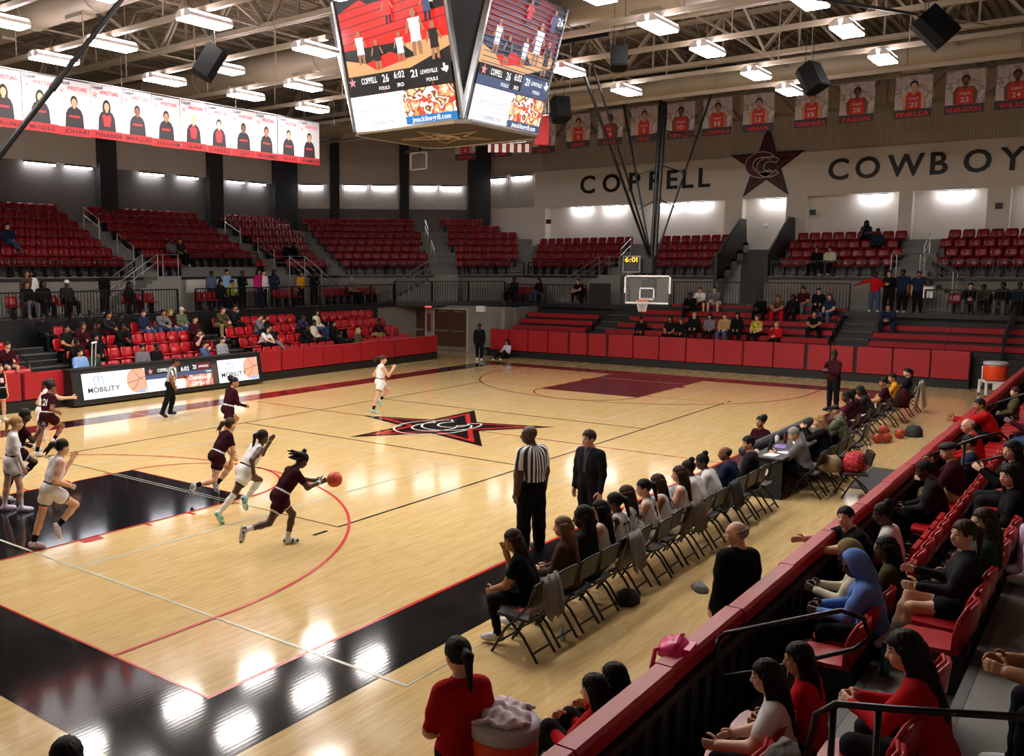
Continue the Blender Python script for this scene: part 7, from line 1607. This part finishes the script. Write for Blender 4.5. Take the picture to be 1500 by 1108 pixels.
# ------------------------------------------------------------------ crowd
NHERO = len(LABELS)
CROWD = '''L 1 8.97 20.35 sitc maroon shorts short brown light
L 3 11.20 21.95 sita black black short black dark
L 3 12.30 21.95 sita black black pony black dark
L 3 13.03 21.95 sita black black bun black dark
L 3 13.53 21.95 sitb charcoal maroon pony black tan
L 3 14.08 21.95 sitb black black short black dark
L 2 11.58 21.15 sita black black pony black tan
L 2 12.15 21.15 sitc maroon maroon long brown tan
L 2 12.60 21.15 sita black black pony black dark
L 1 11.29 20.35 sitb black black bun black dark
L 1 12.17 20.35 sita black black long black tan
L 2 13.60 21.15 sitb black black short black dark
L 0 11.05 19.55 sita skyblue navy short black light
L 0 11.55 19.55 sita forest black pony black dark
L 3 15.25 21.95 sita navy denim short brown light
L 3 15.95 21.95 sitb grey denim short black tan
L 3 16.49 21.95 sita maroon denim long blond light
L 3 17.01 21.95 sita camo denim cap cream light
L 2 17.01 21.15 sita maroon black short black light
L 1 16.42 20.35 sitc maroon maroon short brown light
L 0 13.43 19.55 sita grey black short black tan
L 0 14.02 19.55 sita black black short black dark
L 0 16.04 19.55 sitc slate navy short black light
L 0 16.96 19.55 sita striped black short brown light
L 3 18.81 21.95 sitb olive khaki short brown light
L 3 19.60 21.95 sitc charcoal black short black tan
L 2 20.20 21.15 sitc grey navy short black light
L 2 20.65 21.15 sita black black long black tan
L 2 22.55 21.15 sitb purple black short black dark
L 2 23.69 21.15 sita cream denim long black tan
L 1 22.68 20.35 sita cream black pony black dark
L 1 21.94 20.35 sitb black black short black dark
L 1 19.71 20.35 sitb white black long black light
L 1 20.04 20.35 sitd charcoal grey short black tan
L 1 23.92 20.35 sita black black long black tan
L 0 24.62 19.55 sita olive denim long blond light
L 1 26.62 20.35 sitb maroon khaki short black dark
LC 0 11.67 23.60 sita black grey long brown tan
LC 0 12.29 23.60 sita black black hood black dark
LC 0 13.22 23.60 sita charcoal black beanie white dark
LC 0 15.91 23.60 sita black maroon long black dark
LC 0 20.49 23.60 sita black black long black tan
LC 0 20.95 23.60 sitc lime black short black tan
LC 0 28.85 23.60 sita grey black beanie grey tan
LS 0 12.29 24.60 standa white black short black dark
LS 0 12.15 24.60 standa brown grey long brown tan
LS 0 15.36 24.60 standa black black short black dark
LS 0 20.68 24.60 standa slate black short black dark
LS 0 21.52 24.60 standa skyblue black short black tan
LS 0 22.43 24.60 standb black black short brown dark
LS 0 23.71 24.60 standa white black short black light
LS 0 23.41 24.60 standa pink navy long black tan
LS 0 24.40 24.60 standb navy navy hood black dark
LS 0 26.14 24.60 standa yellow black long brown tan
LS 0 27.08 24.60 standb black black short black dark
UL 2 13.64 28.56 sitd navy denim short black light
UL 1 20.91 27.73 sita grey black short black dark
UL 1 21.37 27.73 sita charcoal black short black tan
UL 1 28.20 27.73 sita black black short black dark
UL 1 28.75 27.73 sita black black long black dark
E -1 32.10 10.28 sita black black cap black tan
E -1 32.10 8.96 sita black black long black tan
E -1 32.10 8.50 sita black black short brown tan
E 0 32.80 7.89 sita black black short blond light
E 0 32.80 7.22 sita grey black long black tan
E 0 32.80 6.59 sita tan denim short brown light
E 0 32.80 6.08 sita black black long black tan
E 0 32.80 5.28 sita yellow black pony brown light
E -1 32.10 4.45 sitc red black short blond light
E 3 34.78 8.77 sitb black black short black dark
E 4 35.44 8.59 sitb white shorts short brown light
E 4 35.44 7.88 sitb grey white short brown light
E 3 34.78 5.67 sitb black black short black dark
E 3 34.78 4.95 sitb brown red short brown tan
E 3 34.78 4.59 sita black black hood black dark
E 4 35.44 4.23 sita maroon grey short black tan
E 4 35.44 3.61 sita black black short black light
E 3 34.78 3.02 sita navy denim long auburn light
E 1 33.46 3.22 sitb black black short black tan
E 2 34.12 0.68 sitb navy navy short black tan
EC 0 36.00 18.83 sita charcoal black short black dark
EC 0 36.00 17.36 sita black denim long black tan
EC 0 36.00 14.91 sitb black black short brown light
EC 0 36.00 -1.73 sitb black grey short black light
EC 0 36.00 -2.18 sitb olive black short black dark
EC 0 36.00 -2.79 sita black grey short black dark
EC 0 36.00 -3.31 sita navy black short black dark
ES 0 35.90 1.57 standc red denim short black dark
ES 0 35.90 1.18 standb black black pony brown light
ES 0 35.90 0.69 standa navy black short black dark
ES 0 35.90 0.02 standa navy black short brown tan
UE 3 40.95 3.08 sitc navy black long black dark
UE 2 40.10 2.43 sita navy black short black dark
UE 0 38.40 4.49 sita black black short brown tan
UE 0 38.40 3.95 sita cream black short black tan'''
WHERE = {'L': 'left stand %s row', 'LC': 'behind left concourse railing', 'LS': 'standing on left concourse', 'UL': 'up in left deck', 'E': 'red bleachers %s row', 'EC': 'behind end concourse railing', 'ES': 'standing on end concourse', 'UE': 'up under wall lettering'}
ORD = ('lowest', 'second', 'third', 'fourth', 'top')
HW = dict(short='short %s hair', long='long %s hair', pony='%s ponytail', bun='%s bun', hood='%s hood up', cap='%s cap', beanie='%s knit hat', puff='%s puffed hair', vlong='long %s hair')
FW = dict(jersey='white', shorts='dark shorts', bee='yellow patterned')
PLACED = {}; TOPS = {}
for ln in CROWD.strip().split('\n'):
    zn, k, x, y, pose, top, bottom, hs, hc, sk = ln.split(); k = int(k); x, y = float(x), float(y)
    if top == 'yellow' and zn == 'E': top = 'bee'
    z, yaw = {'L': (.356 + .36 * k, -PI2), 'LC': (ZC, -PI2), 'LS': (ZC, -PI2), 'UL': (Z0 + RISE * k, -PI2), 'E': (bench_z(max(k, 0)) - (.44 if k >= 0 else .66), math.pi), 'EC': (ZC, math.pi), 'ES': (ZC, math.pi), 'UE': (Z0 + RISE * k, math.pi)}[zn]
    if zn == 'UL': y = YL + RUN * k + .47
    if zn == 'UE': x = XE + RUN * k + .47
    if zn == 'LC': y = 23.75
    if zn == 'EC': x = 36.15
    if zn == 'E': x = bench_x(max(k, 0)) + .16
    ax = 0 if zn in ('L', 'LC', 'UL', 'LS') else 1; pq = [x, y]
    if zn != 'LS':
        for c_ in PLACED.get((zn, k), []):
            if abs(pq[ax] - c_) < .5: pq[ax] = c_ + (.5 if pq[ax] >= c_ else -.5)
    PLACED.setdefault((zn, k), []).append(pq[ax]); x, y = pq
    if zn == 'L': y = 19.6 + .8 * k
    male = hs in ('short', 'cap', 'beanie', 'hood'); shorts = bottom == 'shorts' or (bottom == 'white' and zn == 'E')
    hword = HW[hs] % hc; wh_ = WHERE[zn] % ORD[max(k, 0)] if '%' in WHERE[zn] else WHERE[zn]
    lab = 'spectator in %s and %s, %s, %s' % (FW.get(top, top), 'shorts' if shorts else bottom, hword, wh_)
    col = hc if hs not in ('hood', 'cap', 'beanie') or hc in HCOL else top
    if hs == 'hood': col = top
    person(lab, (x, y, z), yaw + random.uniform(-.2, .2) + (.25 if zn in ('L', 'LC') and x > 16 else 0), pose, sk, top, bottom, (hs, col), 'm' if male else 'f', .028, .022, hi=False, scale=random.uniform(.95, 1.04), key='%s_%s_%s' % (pose, male, shorts), sleeve='long' if random.random() < .8 else 'short', leg='short' if shorts else 'long', shoe=random.choice(['shoe_w', 'shoe_b']), pelvis='top')
for o in LABELS[NHERO:]: TOPS[o] = o['label'].split(' in ')[1].split(' and ')[0]
# shared labels carry a group
cnt = {}
for o in LABELS[NHERO:]: cnt.setdefault(o['label'], []).append(o)
for lb, os_ in cnt.items():
    if len(os_) > 1:
        for o in os_:
            near = sorted((q for q in LABELS[NHERO:] if q is not o), key=lambda q: (q.location - o.location).length)[:2]
            o['label'] = lb + ', by %s' % TOPS[near[0]]
cnt = {}
for o in LABELS: cnt.setdefault(o['label'], []).append(o)
for lb, os_ in cnt.items():
    if len(os_) > 1:
        for o in os_: o['group'] = 'look-alike spectators: ' + ' '.join(lb.split()[2:5])
o = MB().box(-.005, .005, -.17, .17, -.22, .22).build('white_paper', M_white); o.location = (35.6, -.38, ZC + .85); o.rotation_euler = (0, .15, .1); tag(o, 'white sheet of paper held by spectator at the end concourse railing', 'paper')
